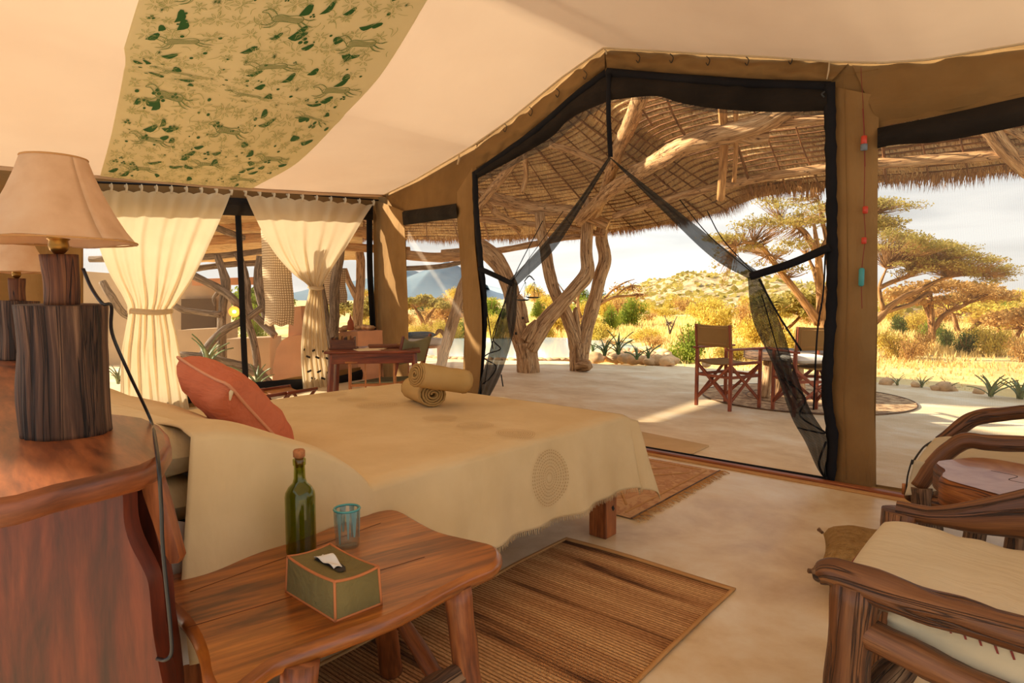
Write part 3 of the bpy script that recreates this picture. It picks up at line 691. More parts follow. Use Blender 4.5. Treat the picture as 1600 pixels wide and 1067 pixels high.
# left wall with the wide curtained window
win1 = [(130, 306), (350, 314), (583, 328), (586, 570), (460, 589), (300, 620), (130, 654)]
mb = MB(); outer3 = [(-260, 236), (0, 258), (180, 278), (390, 292), (597, 303), (592, 590), (460, 620), (300, 655), (0, 730), (-260, 800)]
mb.poly([[PL(*p) for p in outer3], [PL(*p) for p in win1]], nL, lambda p: (p[1], p[2])); wl = mb.build('wall_left', M_canvas, kind='structure', solid=.006)
for A, B in (([(30, 280), (30, 500), (30, 715)], [(125, 290), (128, 480), (130, 690)]),): sleeve(PL, A, B, M_canvas_col, wl, .01, .02, sd_=9)

# windows: dark flap, webbing, net
def tape(fn, pts, wpx, off, name, mat, parent, wob=0, **kw):
    """flat webbing band along a line on a wall"""
    P = [fn(x, y, off) for x, y in resamp(pts, max(12, len(pts)*8))]; mb = MB(); vs = []
    for i, p in enumerate(P):
        d = (p-C0).length*wpx/FPX*.5*(1+wob*noise.noise(V((i*.6, 3, 1)))); t = (P[min(i+1, len(P)-1)]-P[max(i-1, 0)]).normalized()
        nn = {PD: V((0, -1, 0)), PO: nO, PL: nL}[fn]; s = t.cross(nn).normalized()
        for k in (-1, -.33, .33, 1): vs.append(p+s*d*k+nn*(.012 if abs(k) < .5 else 0))
    n = len(P); fs = [(4*i+k, 4*i+k+1, 4*i+5+k, 4*i+4+k) for i in range(n-1) for k in range(3)]
    mb.add(vs, fs, [[(0, 0), (.02, 0), (.02, .1), (0, .1)]]*len(fs)); return mb.build(name, mat, parent, solid=.003, **kw)
w1 = struct('window_1', tuple(K-LD*-2.0))
mb = MB(); mb.poly([[PL(x, y, -.03) for x, y in win1]], nL, lambda p: (p[1], p[2])); mb.build('insect_net', M_netw, w1)
tape(PL, [(371, 316), (376, 420), (381, 540), (385, 612)], 10, .02, 'webbing', M_black, w1)
tape(PL, [(577, 322), (578, 420), (582, 500), (585, 585)], 13, .02, 'webbing', M_black, w1)
tape(PL, [(130, 655), (300, 621), (400, 605), (470, 600), (530, 595), (586, 578)], 15, .02, 'webbing', M_black, w1)
mb = strip(PL, [(130, 300), (350, 308), (583, 322)], [(130, 330), (350, 336), (583, 344)], .03, 30, 4, lambda u, v: .05*sin(pi*v)+.01*sin(u*40)); mb.build('rolled_flap', M_blackflap, w1)
w2 = struct('window_2', tuple(J))
mb = MB(); mb.poly([[PO(x, y, -.02) for x, y in win2]], nO, lambda p: (p[0], p[2])); mb.build('insect_net', M_netw, w2)
mb = strip(PO, [(628, 330), (713, 318)], [(630, 352), (714, 341)], .02, 16, 6, lambda u, v: .05*sin(pi*v)+.01*sin(u*20)); mb.build('rolled_flap', M_blackflap, w2)
w3 = struct('window_3', (0, YD, 0))
mb = MB(); mb.poly([[PD(x, y, -.02) for x, y in win3]], V((0, -1, 0)), lambda p: (p[0], p[2])); mb.build('insect_net', M_netw, w3)
mb = strip(PD, [(1371, 200), (1480, 178), (1600, 151), (1800, 108)], [(1371, 232), (1400, 226), (1470, 221), (1600, 196), (1800, 150)], .02, 24, 8, lambda u, v: .06*sin(pi*v)+.012*noise.noise(V((u*20, v*3, 0)))); mb.build('rolled_flap', M_blackflap, w3)
# door
d1 = struct('door_1', (onz(1140, 725, 0).x, YD, 0))
tape(PD, [(742, 268), (744, 330), (750, 400), (757, 480), (753, 560), (746, 620), (748, 660)], 12, .05, 'webbing', M_black, d1, .3)
tape(PD, [(1296, 130), (1299, 300), (1300, 450), (1294, 560), (1292, 620), (1301, 690), (1295, 754)], 14, .06, 'webbing', M_black, d1, .35)
tape(PD, [(742, 272), (830, 209), (900, 148), (947, 113)], 10, .05, 'webbing', M_black, d1)
tape(PD, [(947, 113), (1040, 121), (1170, 130), (1297, 135)], 12, .05, 'webbing', M_black, d1)
tape(PD, [(760, 658), (860, 676), (985, 699), (1140, 726), (1297, 753)], 12, .05, 'webbing', M_black, d1)
tape(PD, [(1297, 757), (1370, 769), (1500, 792)], 14, .02, 'canvas_hem', M_canvas_col, d1)
tape(PD, [(951, 116), (951, 180), (954, 246)], 8, .07, 'centre_strap', M_black, d1)
mb = strip(PD, [(744, 268), (830, 209), (900, 147), (947, 112)], [(746, 279), (815, 242), (862, 214), (893, 184), (950, 158)], .03, 40, 8, lambda u, v: .05*sin(pi*v)+.012*noise.noise(V((u*16, v*3, 2)))); mb.build('rolled_flap', M_blackflap, d1)
mb = strip(PD, [(947, 112), (1040, 120), (1170, 129), (1292, 134)], [(950, 157), (1022, 150), (1060, 160), (1110, 169), (1200, 175), (1292, 173)], .03, 40, 8, lambda u, v: .05*sin(pi*v)+.014*noise.noise(V((u*16, v*3, 7)))); mb.build('rolled_flap', M_blackflap, d1)
# thin see-through cloth just below the rolled flap
mb = strip(PD, [(746, 277), (815, 240), (862, 212), (893, 182), (950, 157)], [(747, 288), (818, 250), (868, 222), (897, 196), (950, 163)], .03, 30, 2); mb.build('net_fringe', M_netm, d1)
mb = strip(PD, [(950, 156), (1022, 149), (1060, 159), (1110, 168), (1200, 174), (1292, 172)], [(950, 162), (1022, 154), (1060, 165), (1110, 175), (1200, 180), (1292, 180)], .03, 30, 2); mb.build('net_fringe', M_netm, d1)
mb = MB(); mb.poly([[PD(x, y, .02) for x, y in [(950, 160), (953, 245), (900, 322), (850, 388), (800, 440), (760, 424), (752, 340), (748, 282), (815, 244), (862, 216), (893, 188)]]], V((0, -1, 0)), lambda p: (p[0], p[2])); mb.build('net_panel', M_nets, d1)
mb = MB(); mb.poly([[PD(x, y, .02) for x, y in [(952, 160), (1022, 152), (1060, 162), (1110, 172), (1200, 178), (1291, 176), (1293, 386), (1178, 430), (1130, 398), (1050, 330), (954, 246)]]], V((0, -1, 0)), lambda p: (p[0], p[2])); mb.build('net_panel', M_nets, d1)
def fold(k, a): return lambda u, v: .03+a*sin(v*k*pi)*(.3+u*.7)
mb = strip(PD, [(951, 245), (900, 318), (850, 380), (796, 437)], [(955, 247), (908, 325), (866, 390), (808, 446)], .05, 40, 14, fold(4, .02)); mb.build('gathered_net', M_netd, d1)
mb = strip(PD, [(953, 245), (1050, 322), (1130, 386), (1186, 425)], [(955, 249), (1040, 334), (1112, 402), (1170, 436)], .05, 40, 14, fold(4, .02)); mb.build('gathered_net', M_netd, d1)
mb = strip(PD, [(796, 438), (785, 480), (768, 540), (752, 590), (745, 620)], [(808, 444), (806, 500), (796, 545), (780, 590), (762, 625)], .05, 40, 20, fold(6, .03)); mb.build('hanging_net', M_netd, d1)
mb = strip(PD, [(1168, 434), (1176, 500), (1208, 570), (1236, 650), (1258, 690), (1276, 730), (1288, 748)], [(1186, 428), (1222, 512), (1243, 580), (1266, 640), (1291, 682), (1292, 715), (1292, 748)], .05, 60, 24, fold(6, .03)); mb.build('hanging_net', M_netd, d1)
tape(PD, [(748, 419), (775, 431), (802, 444)], 8, .09, 'tieback', M_black, d1)
tape(PD, [(1172, 432), (1235, 412), (1297, 386)], 11, .10, 'tieback', M_black, d1)
for A, r in (([(848, 345), (800, 440), (768, 540), (757, 600)], .004), ([(880, 330), (802, 438)], .003), ([(752, 424), (760, 480), (770, 545)], .006), ([(1062, 312), (1110, 370), (1178, 428)], .004), ([(1105, 330), (1130, 375), (1180, 428)], .004),
             ([(1186, 436), (1215, 490), (1252, 548)], .007), ([(1290, 392), (1286, 460), (1277, 520), (1271, 640)], .006), ([(1210, 575), (1245, 625)], .003), ([(783, 585), (786, 604)], .006),
             ([(790, 470), (776, 505), (770, 530), (782, 545), (764, 552), (757, 560), (775, 572), (766, 590), (754, 600)], .006), ([(1225, 590), (1258, 622), (1250, 650), (1290, 676), (1262, 672), (1246, 668)], .006), ([(1291, 690), (1280, 720), (1284, 738), (1293, 748)], .008), ([(1190, 460), (1228, 590), (1236, 596), (1218, 592)], .004)):
    mb = MB(); mb.tube([PD(x, y, .085) for x, y in A], r, 6, 5); mb.build('net_cord', M_black, d1)
mb = MB(); mb.tube([PD(1289, 143, .09), PD(1284, 147, .1), PD(1288, 152, .09)], .006, 6, 3); mb.build('snap_hook', M_iron, d1)
mb = MB(); mb.bar(onY(700, 661, YD-.06)*1.0, V((2.6, YD-.06, .03)), .07, .06, .006) if False else mb.box(((J.x+2.6)/2, YD-.12, .014), (2.6-J.x, .06, .028), None, .006); mb.build('trim_1', M_sill, kind='structure')
mb = MB(); mb.box(((J.x+2.6)/2, YD-.175, .006), (2.6-J.x, .05, .012), None, .003); mb.build('trim_2', M_rugb, kind='structure')
# strings of beads on the canvas column
bc = thing('bead_string', PD(1351, 540, .08), 'string of red, teal and grey beads hanging on the canvas column', 'beads')
mb = MB(); mb.tube([PD(x, y, .075) for x, y in [(1348, 170), (1350, 210), (1351, 270), (1350, 330), (1352, 370), (1347, 415), (1346, 450), (1347, 482)]], .0025, 5, 5); mb.build('string', M_thread, bc)
for x, y, h_, r, mt, lb in ((1350, 219, 12, 3.6, M_red, 'red bead'), (1350, 230, 9, 4.2, M_grb, 'grey bead'), (1352, 328, 10, 3.4, M_red, 'orange bead'), (1350, 376, 9, 3.2, M_red, 'red bead'), (1346, 433, 25, 3.6, M_teal, 'teal bead')):
    p = PD(x, y, .08); s = (p-C0).length/FPX; mb = MB(); mb.lathe([(r*s*.5, -h_*s*.5), (r*s, -h_*s*.42), (r*s, h_*s*.42), (r*s*.5, h_*s*.5)], p, 12); mb.build('bead', mt, bc, label=lb)

# curtains
def curtain(Lp, Rp, nfold, label, tiey, dots=False, tabs=9):
    ys = [p[1] for p in Lp]; n = 60; m_ = 90
    c0 = PL((Lp[-1][0]+Rp[-1][0])/2, Lp[-1][1], .1); root = thing('curtain', (c0.x, c0.y, 0), label, 'curtain')
    a = resamp(Lp, n); b_ = resamp(Rp, n); w0 = max(abs(a[i][0]-b_[i][0]) for i in range(n+1))
    def f(u, v):
        i = int(round(u*n)); x = a[i][0]*(1-v)+b_[i][0]*v; y = a[i][1]*(1-v)+b_[i][1]*v
        wd_ = abs(a[i][0]-b_[i][0])/w0
        if u < .02: y += 5*abs(sin(v*pi*tabs))*0+3*(1-abs(cos(v*pi*tabs)))
        amp = .008+.018*(1-wd_)
        g = amp*sin(v*nfold*2*pi+1.2*sin(u*4))+.5*amp*sin(v*nfold*3.3*pi+2+u*2)
        return PL(x, y, .12+g)
    mb = MB(); mb.grid(f, n, m_, lambda u, v: (v, u)); mb.build('curtain_cloth', M_curtain, root)
    for k in range(tabs+1):
        v = k/tabs; x = Lp[0][0]*(1-v)+Rp[0][0]*v; y = Lp[0][1]*(1-v)+Rp[0][1]*v; p = PL(x, y, .12); mb = MB()
        mb.tube([p+V((0, 0, -.02)), p+V((0, 0, .03))+nL*.018, p+V((0, 0, .05)), p+V((0, 0, .03))-nL*.018], [.022]*4, 8, 3, flat=.2, fup=LD); mb.build('tab', M_curtain, root)
    k = min(range(n+1), key=lambda i: abs(a[i][1]-tiey)); x0, x1 = a[k][0]-1, b_[k][0]+1; yy = tiey
    mb = MB(); mb.tube([PL(x0, yy, .1), PL(x0*.7+x1*.3, yy+2, .17), PL(x0*.3+x1*.7, yy+3, .17), PL(x1, yy+1, .1)], [.028, .03, .03, .028], 8, 6, flat=.5, fup=nL); mb.build('tieback', M_curtain, root)
    if dots:
        for r in range(2):
            for q in range(3):
                v = .14+q*.33+(r % 2)*.1; u = .80+r*.10
                if v > .97: continue
                for (du, dv, aa) in ((0, 0, .3), (.025, .10, -.4)):
                    p = f(round((u+du)*n)/n, min(.99, v+dv)); mb = MB(); s_ = .036
                    mb.box(p+nL*.012, (.006, s_*1.9, s_*.75), Matrix.Rotation(aa, 3, 'X'), .004); mb.build('printed_motif', M_cdots, root)
    return root
curtain([(150, 296), (150, 335), (152, 375), (170, 425), (193, 465), (200, 487), (195, 520), (189, 560), (188, 640)], [(361, 302), (350, 330), (330, 375), (303, 432), (277, 472), (268, 487), (276, 525), (286, 580), (296, 640)], 7, 'wide cream tab-top curtain tied back in the middle beside the big lamp', 485)
curtain([(383, 304), (398, 338), (424, 388), (455, 425), (478, 443), (483, 452), (475, 490), (470, 550), (474, 614)], [(583, 319), (566, 345), (545, 380), (522, 415), (506, 442), (503, 453), (508, 500), (514, 560), (524, 612)], 6, 'cream tab-top curtain tied back behind the writing desk, dark motifs at its hem', 448, True)
mb = MB(); mb.tube([PL(120, 290, .12)+V((0, 0, .04)), PL(360, 300, .12)+V((0, 0, .04)), PL(592, 317, .12)+V((0, 0, .04))], .011, 8, 6)
one(mb, 'curtain_rod', M_black, PL(592, 317, .12), 'dark rod along the top of the left window carrying both curtains', 'curtain rod')
# ------------------------------------------------------------------ bed
bed = thing('bed', (-2.65, 1.7, 0), 'large wooden bed under a beige bedspread in the middle of the tent', 'bed')
BX1, BX0, BY1, BY0 = -1.73, -3.55, 2.84, .60; ZB = .63
for x, y in ((BX1-.05, BY1-.07), (BX0+.06, BY1-.07), (BX0+.06, BY0+.08), (BX1-.06, BY0+.08)):
    mb = MB(); mb.box((x, y, .24), (.105, .105, .48), None, .004); lg = mb.build('leg', M_bedw, bed)
    if x > -2 and y > 2:
        for zz, dx in ((.24, -.02), (.15, .015)):
            m2 = MB(); m2.box((x+.053, y+dx, zz), (.004, .018, .026), Matrix.Rotation(.6, 3, 'X'), .001); m2.build('bolt_hole', M_hole, lg)
for a, b_ in (((BX1-.06, BY0, .36), (BX1-.06, BY1-.1, .36)), ((BX0+.06, BY0, .36), (BX0+.06, BY1-.1, .36)), ((BX0+.1, BY1-.07, .36), (BX1-.1, BY1-.07, .36))):
    mb = MB(); mb.bar(a, b_, .04, .16, .004); mb.build('side_rail', M_bedw, bed)
mb = MB(); mb.box((-2.64, 1.72, .51), (1.74, 2.18, .20), None, .04); mb.build('mattress', M_mattress, bed, label='white mattress')
# bedspread: flat top, pillows lift it near the head, hangs over three sides
def hump(y, x):
    t = (y-.60)/.62
    if t > 1 or t < -.2: return 0
    s = max(0, 1-max(t, 0)**1.8)**.75
    xr = (x-BX0)/(BX1-BX0); return .29*s*(1-.10*sin(pi*2*xr)**2)*(.93+.09*noise.noise(V((x*3, y*4, 0))))
OV = .355; YH = .665
def SP(a, b_, lift=0):
    """a: metres across from the bed's middle, b_: metres from the head edge"""
    W = (BX1-BX0)/2+.02; Lg = BY1-YH+.02; cx = (BX0+BX1)/2
    sg = 1 if a > 0 else -1; oa = max(0, abs(a)-W); ob = max(0, b_-Lg)
    x = cx+sg*min(abs(a), W); y = YH+min(b_, Lg); r = .05
    hz = hump(y, max(BX0, min(BX1, x)))
    # rounded edge
    ea = max(0, abs(a)-(W-r))/r; eb = max(0, b_-(Lg-r))/r
    z = ZB+hz+.012
    z -= .012*min(1, ea)**2+.012*min(1, eb)**2
    nz_ = noise.noise(V((a*2.2, b_*2.2, 3)))*.006; z += nz_
    if oa or ob:
        phi = atan2(oa, ob) if (oa and ob) else (pi/2 if oa else 0)
        drop = max(oa, ob) if not (oa and ob) else (oa**4+ob**4)**.25*1.04
        k = drop/OV; fx = sin(phi) if (oa and ob) else (1 if oa else 0); fy = cos(phi) if (oa and ob) else (0 if oa else 1)
        stick = (.03+.05*k)*(1+1.2*sin(2*phi)**2*(1 if (oa and ob) else 0))
        run = b_ if oa else a
        wav = k*.018*sin(run*9+1.5*sin(run*3.1)) + k*.014*sin(run*23+1)
        if oa and ob: wav *= .2
        x += sg*fx*(stick+wav); y += fy*(stick+wav*(1 if ob else 0)); z -= drop
        if oa and hz > .01: z += 0
    p = V((x, y, z)); 
    if oa and b_ < .35: p.y -= .06*min(1, oa/OV)*(1-b_/.35)
    if lift: p += (V((sg*1.0 if oa else 0, 0, .15 if oa else 1)))*lift
    return p
AW = (BX1-BX0)/2+.02; 
def spmap(u, v):
    a = (-AW-OV)+(2*(AW+OV))*u; 
    ex = OV+.0
    L_ = BY1-YH+.02+ex; b_ = L_*v
    if a > AW and b_ < 1.0: # near side hangs lower beside the pillows
        k = 1-max(0, (b_-.25)/.75) if b_ > .25 else 1
        a = AW+(a-AW)*(1+.55*k*k*(3-2*k))
    return SP(a, b_)
spr = thing('bedspread', (-2.65, 1.72, .64), 'beige woven bedspread with printed circles and short fringe, draped over the bed', 'bedspread')
mb = MB(); mb.grid(spmap, 240, 230, lambda u, v: (u*2, v*2)); mb.build('spread_cloth', M_spread, spr, solid=.004)
# fringe stitches on the hem
for side in range(2):
    mb = MB(); n = 150
    for i in range(n):
        if side == 0: v = .28+.6*i/n; p = spmap(1, v); q = spmap(.985, v)
        else: u = .13+.74*i/n; p = spmap(u, 1); q = spmap(u, .985)
        d = (p-q).normalized(); mb.tube([p-d*.004, p+d*random.uniform(.016, .026)+V((random.uniform(-.002, .002), random.uniform(-.002, .002), 0))], [.0022, .001], 4, 1)
    mb.build('fringe', M_spread, spr, kind='stuff')
# printed medallions
def medallion(ca, cb, R, parent):
    mb = MB(); rr = R
    for j, r in enumerate([.18, .3, .42, .54, .66, .78, .9, 1.0]):
        n = int(14+34*r); duty = .45 if j % 2 else .6; w_ = .018
        for k in range(n):
            a0 = 2*pi*k/n; a1 = a0+2*pi/n*duty; vs = []
            for a_ in (a0, (a0+a1)/2, a1):
                for q in (r-w_, r+w_): vs.append(SP(ca+cos(a_)*q*rr, cb+sin(a_)*q*rr, .011))
            mb.add(vs, [(0, 1, 3, 2), (2, 3, 5, 4)], [[(0, 0)]*4]*2, False)
    mb.build('printed_circle', M_medal, parent)
def onspread(px, py):
    best = None
    for i in range(81):
        for j in range(81):
            a = -AW+i/80*(2*AW+OV); b_ = .1+j/80*2.4; q = proj(SP(a, b_)); d = hypot(q[0]-px, q[1]-py)
            if best is None or d < best[0]: best = (d, a, b_)
    return best[1:]
for px, py, R in ((686, 656, .085), (742, 668, .085), (807, 680, .085), (551, 626, .085), (590, 634, .11), (520, 617, .085)):
    a, b_ = onspread(px, py); medallion(a, b_, R, spr)
a, b_ = onspread(853, 728); print('side medallion', a, b_); medallion(AW+.165, b_, .12, spr)
# pillows under the spread and two seen at the head
def pillow(mb, c, sx_, sy_, sz_, R=None, n=22, corner=.5, wr=.0):
    def sgn(x, p): return (abs(x)**p)*(1 if x > 0 else -1)
    c = V(c); R = R or Matrix.Identity(3)
    for top_ in (1, -1):
        def f(u, v):
            x = 2*u-1; y = 2*v-1; e = (1-x**4)*(1-y**4); h = max(0, e)**.45*sz_*.5
            pin = 1-.09*(1-abs(x)**2)*abs(y)**6; pinx = 1-.09*(1-abs(y)**2)*abs(x)**6
            h += wr*noise.noise(V((x*4+c.x*7, y*4, top_)))*e
            return c+R@V((x*sx_*.5*pinx, y*sy_*.5*pin, top_*h))
        mb.grid(f if top_ > 0 else (lambda u, v: f(1-u, v)), n, n, lambda u, v: (u*sx_, v*sy_))
grp = 'stacked pillows at the head of the bed'
for (x, y, z, lab) in ((-2.15, .54, .69, 'lower cream pillow of the stack at the near side of the bed head'), (-2.14, .56, .825, 'upper cream pillow of the stack at the near side of the bed head'), (-3.1, .56, .715, 'lower cream pillow of the stack at the far side of the bed head'), (-3.1, .58, .84, 'upper cream pillow of the stack at the far side of the bed head')):
    mb = MB(); pillow(mb, (x, y, z), .84, .44, .155, wr=.01); one(mb, 'pillow', M_sheet, (x, y, z-.06), lab, 'pillow', grp)
# loose sheet hanging at the head, near side
mb = MB(); mb.grid(lambda u, v: V((BX1+.03+.02*sin(u*9+v*2)+.012*sin(u*23)+.02*v, .40+u*.30, .66-.38*v-.02*cos(u*5))), 30, 16, lambda u, v: (u, v)); one(mb, 'hanging_sheet', M_mattress, (BX1+.03, .55, .3), 'greyish white sheet hanging at the near head corner of the bed', 'sheet')
# coral cushion leaning against the pillows
P1 = V((-2.27, 1.30, .665)); 
cu = thing('cushion', (-2.35, 1.22, .65), 'coral red square cushion leaning on the pillows of the bed', 'cushion')
cA, cB, cC = atd(290, 566, 2.52), atd(362, 606, 2.22), atd(452, 706, 2.46); print('cushion', (cA-cB).length, (cC-cB).length)
xax = (cB-cA).normalized(); yax = (cC-cB); yax = (yax-xax*yax.dot(xax)).normalized()*-1; zax = xax.cross(yax); ctr = cB-xax*.24-yax*-.0+(cC-cB)*.5; Rm = Matrix((xax, yax, zax)).transposed()
mb = MB(); pillow(mb, ctr, .50, (cC-cB).length*1.04, .19, Rm, 26, wr=.014); mb.build('cushion_cover', M_coral, cu)
ring = [ctr+Rm@V((x*.25*(1-.09*(1-y*y)*abs(x)**6), y*(cC-cB).length*.52*(1-.09*(1-x*x)*abs(y)**6), 0)) for x, y in [(-1, -1), (-.5, -1), (0, -1), (.5, -1), (1, -1), (1, -.5), (1, 0), (1, .5), (1, 1), (.5, 1), (0, 1), (-.5, 1), (-1, 1), (-1, .5), (-1, 0), (-1, -.5), (-1, -1)]]
mb = MB(); mb.tube(ring, .006, 6, 3); mb.build('piping', M_piping, cu)
for k in range(1):
    p = cB+(ctr-cB)*.05; mb = MB(); mb.tube([p, p+V((.006, -.006, -.012)), p+V((.004, -.01, -.04))], [.003, .008, .003], 6, 4, flat=.5); mb.build('tie', M_sheet, cu)
# rolled towels
def towel(px, py, z, yaw, tilt, Lg, r, label):
    c = onz(px, py, z); root = thing('rolled_towel', (c.x, c.y, c.z-r), label, 'towel', 'rolled towels on the bed')
    ax = V((cos(yaw)*cos(tilt), sin(yaw)*cos(tilt), sin(tilt))); up = V((0, 0, 1)); sdv = ax.cross(up).normalized(); up = sdv.cross(ax)
    turns = 4.2; pts = []
    nS = 110
    def spi(k):
        a = turns*2*pi*k/nS; rr = r*(.16+.80*k/nS); return a, rr*(1+.03*sin(a*2.3))
    mb = MB(); mb.grid(lambda u, v: (lambda a, rr: c+ax*((v-.5)*Lg*(1-.06*(u))+.012*(1-u)*(1 if v > .5 else -1)*0)+sdv*(cos(a)*rr*1.06)+up*(sin(a)*rr*.92)+up*.004*noise.noise(V((u*20, v*9, c.x))))(*spi(u*nS)), nS, 12, lambda u, v: (u*3, v)); mb.build('roll', M_towel, root, solid=r*.11)
    for s_ in (-1, 1):
        pts = [];
        for k in range(0, nS+1, 2):
            a, rr = spi(k); pts.append(c+ax*(s_*.5*Lg*(1-.06*k/nS)+.003*s_)+sdv*(cos(a)*rr*1.06)+up*(sin(a)*rr*.92))
        m2 = MB(); m2.tube(pts, r*.085, 6, 0); m2.build('rolled_edge', M_towel2, root)
    return root
towel(662, 611, .63+.085, radians(-20), 0, .30, .080, 'lower rolled beige towel on the bed, spiral end towards the bench table')
towel(689, 591, .63+.175, radians(80), radians(-12), .33, .078, 'upper rolled beige towel, resting tilted across the other one on the bed')

# ------------------------------------------------------------------ headboard shelf, lamps
ZS = .93
hs = thing('headboard_shelf', (-1.6, .3, 0), 'reddish brown live-edge plank headboard with a thick slab shelf carrying the lamps', 'headboard')
sl = [onz(x, y, ZS) for x, y in [(30, 600), (70, 618), (110, 630), (170, 645), (200, 648), (228, 652), (250, 662), (264, 676), (268, 692), (255, 712), (225, 727), (150, 745), (90, 758), (30, 775), (-60, 790)]]
far = [V((-1.30, -.35, ZS)), V((-3.3, -.35, ZS)), V((-4.75, .25, ZS)), V((-4.75, .95, ZS)), V((-4.0, .98, ZS)), V((-3.3, .74, ZS)), V((-2.8, .60, ZS))]
mb = MB(); mb.prism([(p.x, p.y) for p in sl+far], ZS-.05, ZS, .012, (-1, .15)); mb.build('shelf_slab', M_slab, hs)
# upright end slab with a wavy edge, facing the camera side
XP = onz(200, 735, ZS-.05).x
def PX(x, y, off=0): return onX(x, y, XP+off)
# plane through the slab's near end, facing the viewer
pn = V((.62, -.78, 0)).normalized(); p0 = onz(150, 757, ZS-.03)-pn*.05
def PE(x, y, off=0): return onpl(x, y, p0+pn*off, pn)
edge = crom([(x, y, 0) for x, y in [(190, 748), (192, 775), (194, 815), (204, 850), (222, 885), (232, 910), (236, 945), (240, 990), (247, 1030), (256, 1075)]], 3)
loop = [PE(q.x, q.y) for q in edge]; bz = min(p.z for p in loop); botR = loop[-1].copy(); 
dirh = V((pn.y, -pn.x, 0)); dirh = dirh if dirh.dot(RT) > 0 else -dirh
def upright(pts, name, mat, parent, thick, nrm):
    """thick plank from an outline on a vertical plane"""
    mb = MB(); P = [V(p) for p in pts]; n = len(P); c = sum(P, V())/n; vs = []
    rings = ((0, .985), (.006, 1), (thick-.006, 1), (thick, .985))
    for d, k in rings:
        for p in P: vs.append(c+(p-c)*k-nrm*d)
    fs = []; uvs = []
    for r in range(3):
        for i in range(n): fs.append((r*n+i, r*n+(i+1) % n, (r+1)*n+(i+1) % n, (r+1)*n+i)); uvs.append([(rings[r][0], P[i].z), (rings[r][0], P[(i+1) % n].z), (rings[r+1][0], P[(i+1) % n].z), (rings[r+1][0], P[i].z)])
    mb.add(vs, fs, uvs); hd = V((nrm.y, -nrm.x, 0))
    for r, s_ in ((0, 1), (3, -1)):
        L_ = vs[r*n:(r+1)*n]; mb.poly([L_], nrm*s_, lambda p: (V(p).dot(hd), p[2]))
    return mb.build(name, mat, parent)
lowR = V((loop[-1].x, loop[-1].y, 0))+dirh*.03; lefttop = loop[0]-dirh*.62; pts = loop+[lowR, V((lefttop.x, lefttop.y, 0)), lefttop]
upright(pts, 'end_board', M_redw, hs, .045, pn)
# set-back board behind it and the leaning rounded plank
pn2 = pn; p02 = p0-pn*.10
def PE2(x, y, off=0): return onpl(x, y, p02+pn*off, pn)
q = [PE2(x, y) for x, y in [(150, 742), (238, 738), (236, 800), (250, 860), (258, 905), (262, 960), (270, 1010), (276, 1067)]]
q = q+[V((q[-1].x, q[-1].y, 0)), V((q[0].x, q[0].y, 0))]; upright(q, 'back_board', M_redw, hs, .03, pn)
q = [PE2(x, y, .035) for x, y in [(214, 738), (243, 736), (252, 765), (262, 800), (272, 840), (281, 872), (277, 881), (266, 882), (250, 852), (238, 815), (224, 775)]]
upright(q, 'leaning_plank', M_slab, hs, .025, pn)
mb = MB(); mb.box((-2.65, .50, .45), (1.9, .05, .86), None, .01); mb.build('head_board', M_redw, hs)
# knot of bark under the slab
mb = MB(); mb.tube([PE(35, 775, .02), PE(60, 768, .03), PE(92, 764, .02)], [.006, .012, .005], 8, 4, rough=.3); mb.build('bark_knot', M_bark, hs)

def lamp(px, py, scale, label, rz=0):
    c = onz(px, py, ZS); root = thing('table_lamp', (0, 0, 0), label, 'lamp', 'bedside lamps on the headboard shelf')
    mb = MB(); n = 9; r = .092
    mb.tube([(0, 0, 0), (.001, 0, .1), (-.002, .002, .2), (0, 0, .304)], [r*1.0, r*.97, r*.96, r*.98], 64, 10, rough=.07, seed=1.7); mb.build('log_base', M_log, root, True)
    mb = MB(); mb.tube([(0, 0, .30), (0, .002, .36), (0, 0, .42)], [.035, .036, .038], 20, 5, rough=.05, seed=.4); mb.build('stem', M_stemw, root, True)
    mb = MB(); mb.lathe([(.006, .418), (.012, .424), (.018, .43), (.021, .44), (.019, .452), (.023, .455), (.023, .464), (.012, .47)], (0, 0, 0), 20); fit = mb.build('bulb_holder', M_brass, root, True)
    mb = MB(); mb.tube([(-.02, .0, .463), (-.04, -.005, .465)], .003, 6, 2); mb.build('switch', M_brass, fit, True)
    prof = [(.158, .450), (.136, .480), (.113, .520), (.093, .562), (.076, .604), (.064, .640)]
    mb = MB(); mb.grid(lambda u, v: (lambda rr, z, a: (cos(a)*rr*(1+.012*sin(3*a)), sin(a)*rr, z+.004*sin(a*5)*(1-v)))(*[lerps([p_[0] for p_ in prof], 41)[int(round(v*40))], lerps([p_[1] for p_ in prof], 41)[int(round(v*40))], u*2*pi]), 48, 40, lambda u, v: (u, v)); mb.build('lamp_shade', M_shade, root, True, solid=.002)
    for R_, z in ((.159, .450), (.065, .640)):
        mb = MB(); mb.tube([(cos(a)*R_, sin(a)*R_, z) for a in [k*2*pi/40 for k in range(41)]], .0022, 6, 0, cap=False); mb.build('rim', M_rugb, root, True)
    mb = MB()
    for k in range(3): a = k*2*pi/3+.4; mb.tube([(0, 0, .468), (cos(a)*.128, sin(a)*.128, .49)], .0015, 5, 2)
    mb.build('shade_carrier', M_brass, root, True)
    root.location = c; root.rotation_euler = (0, 0, rz); root.scale = (scale,)*3
    return root, c
l1, c1 = lamp(106, 676, 1.0, 'big log lamp with a stained parchment shade on the near end of the shelf', .3)
l2 = dup(l1, onz(33, 561, ZS), 2.1, 'smaller-looking far log lamp with parchment shade by the tent wall'); l2.scale = (1.0,)*3
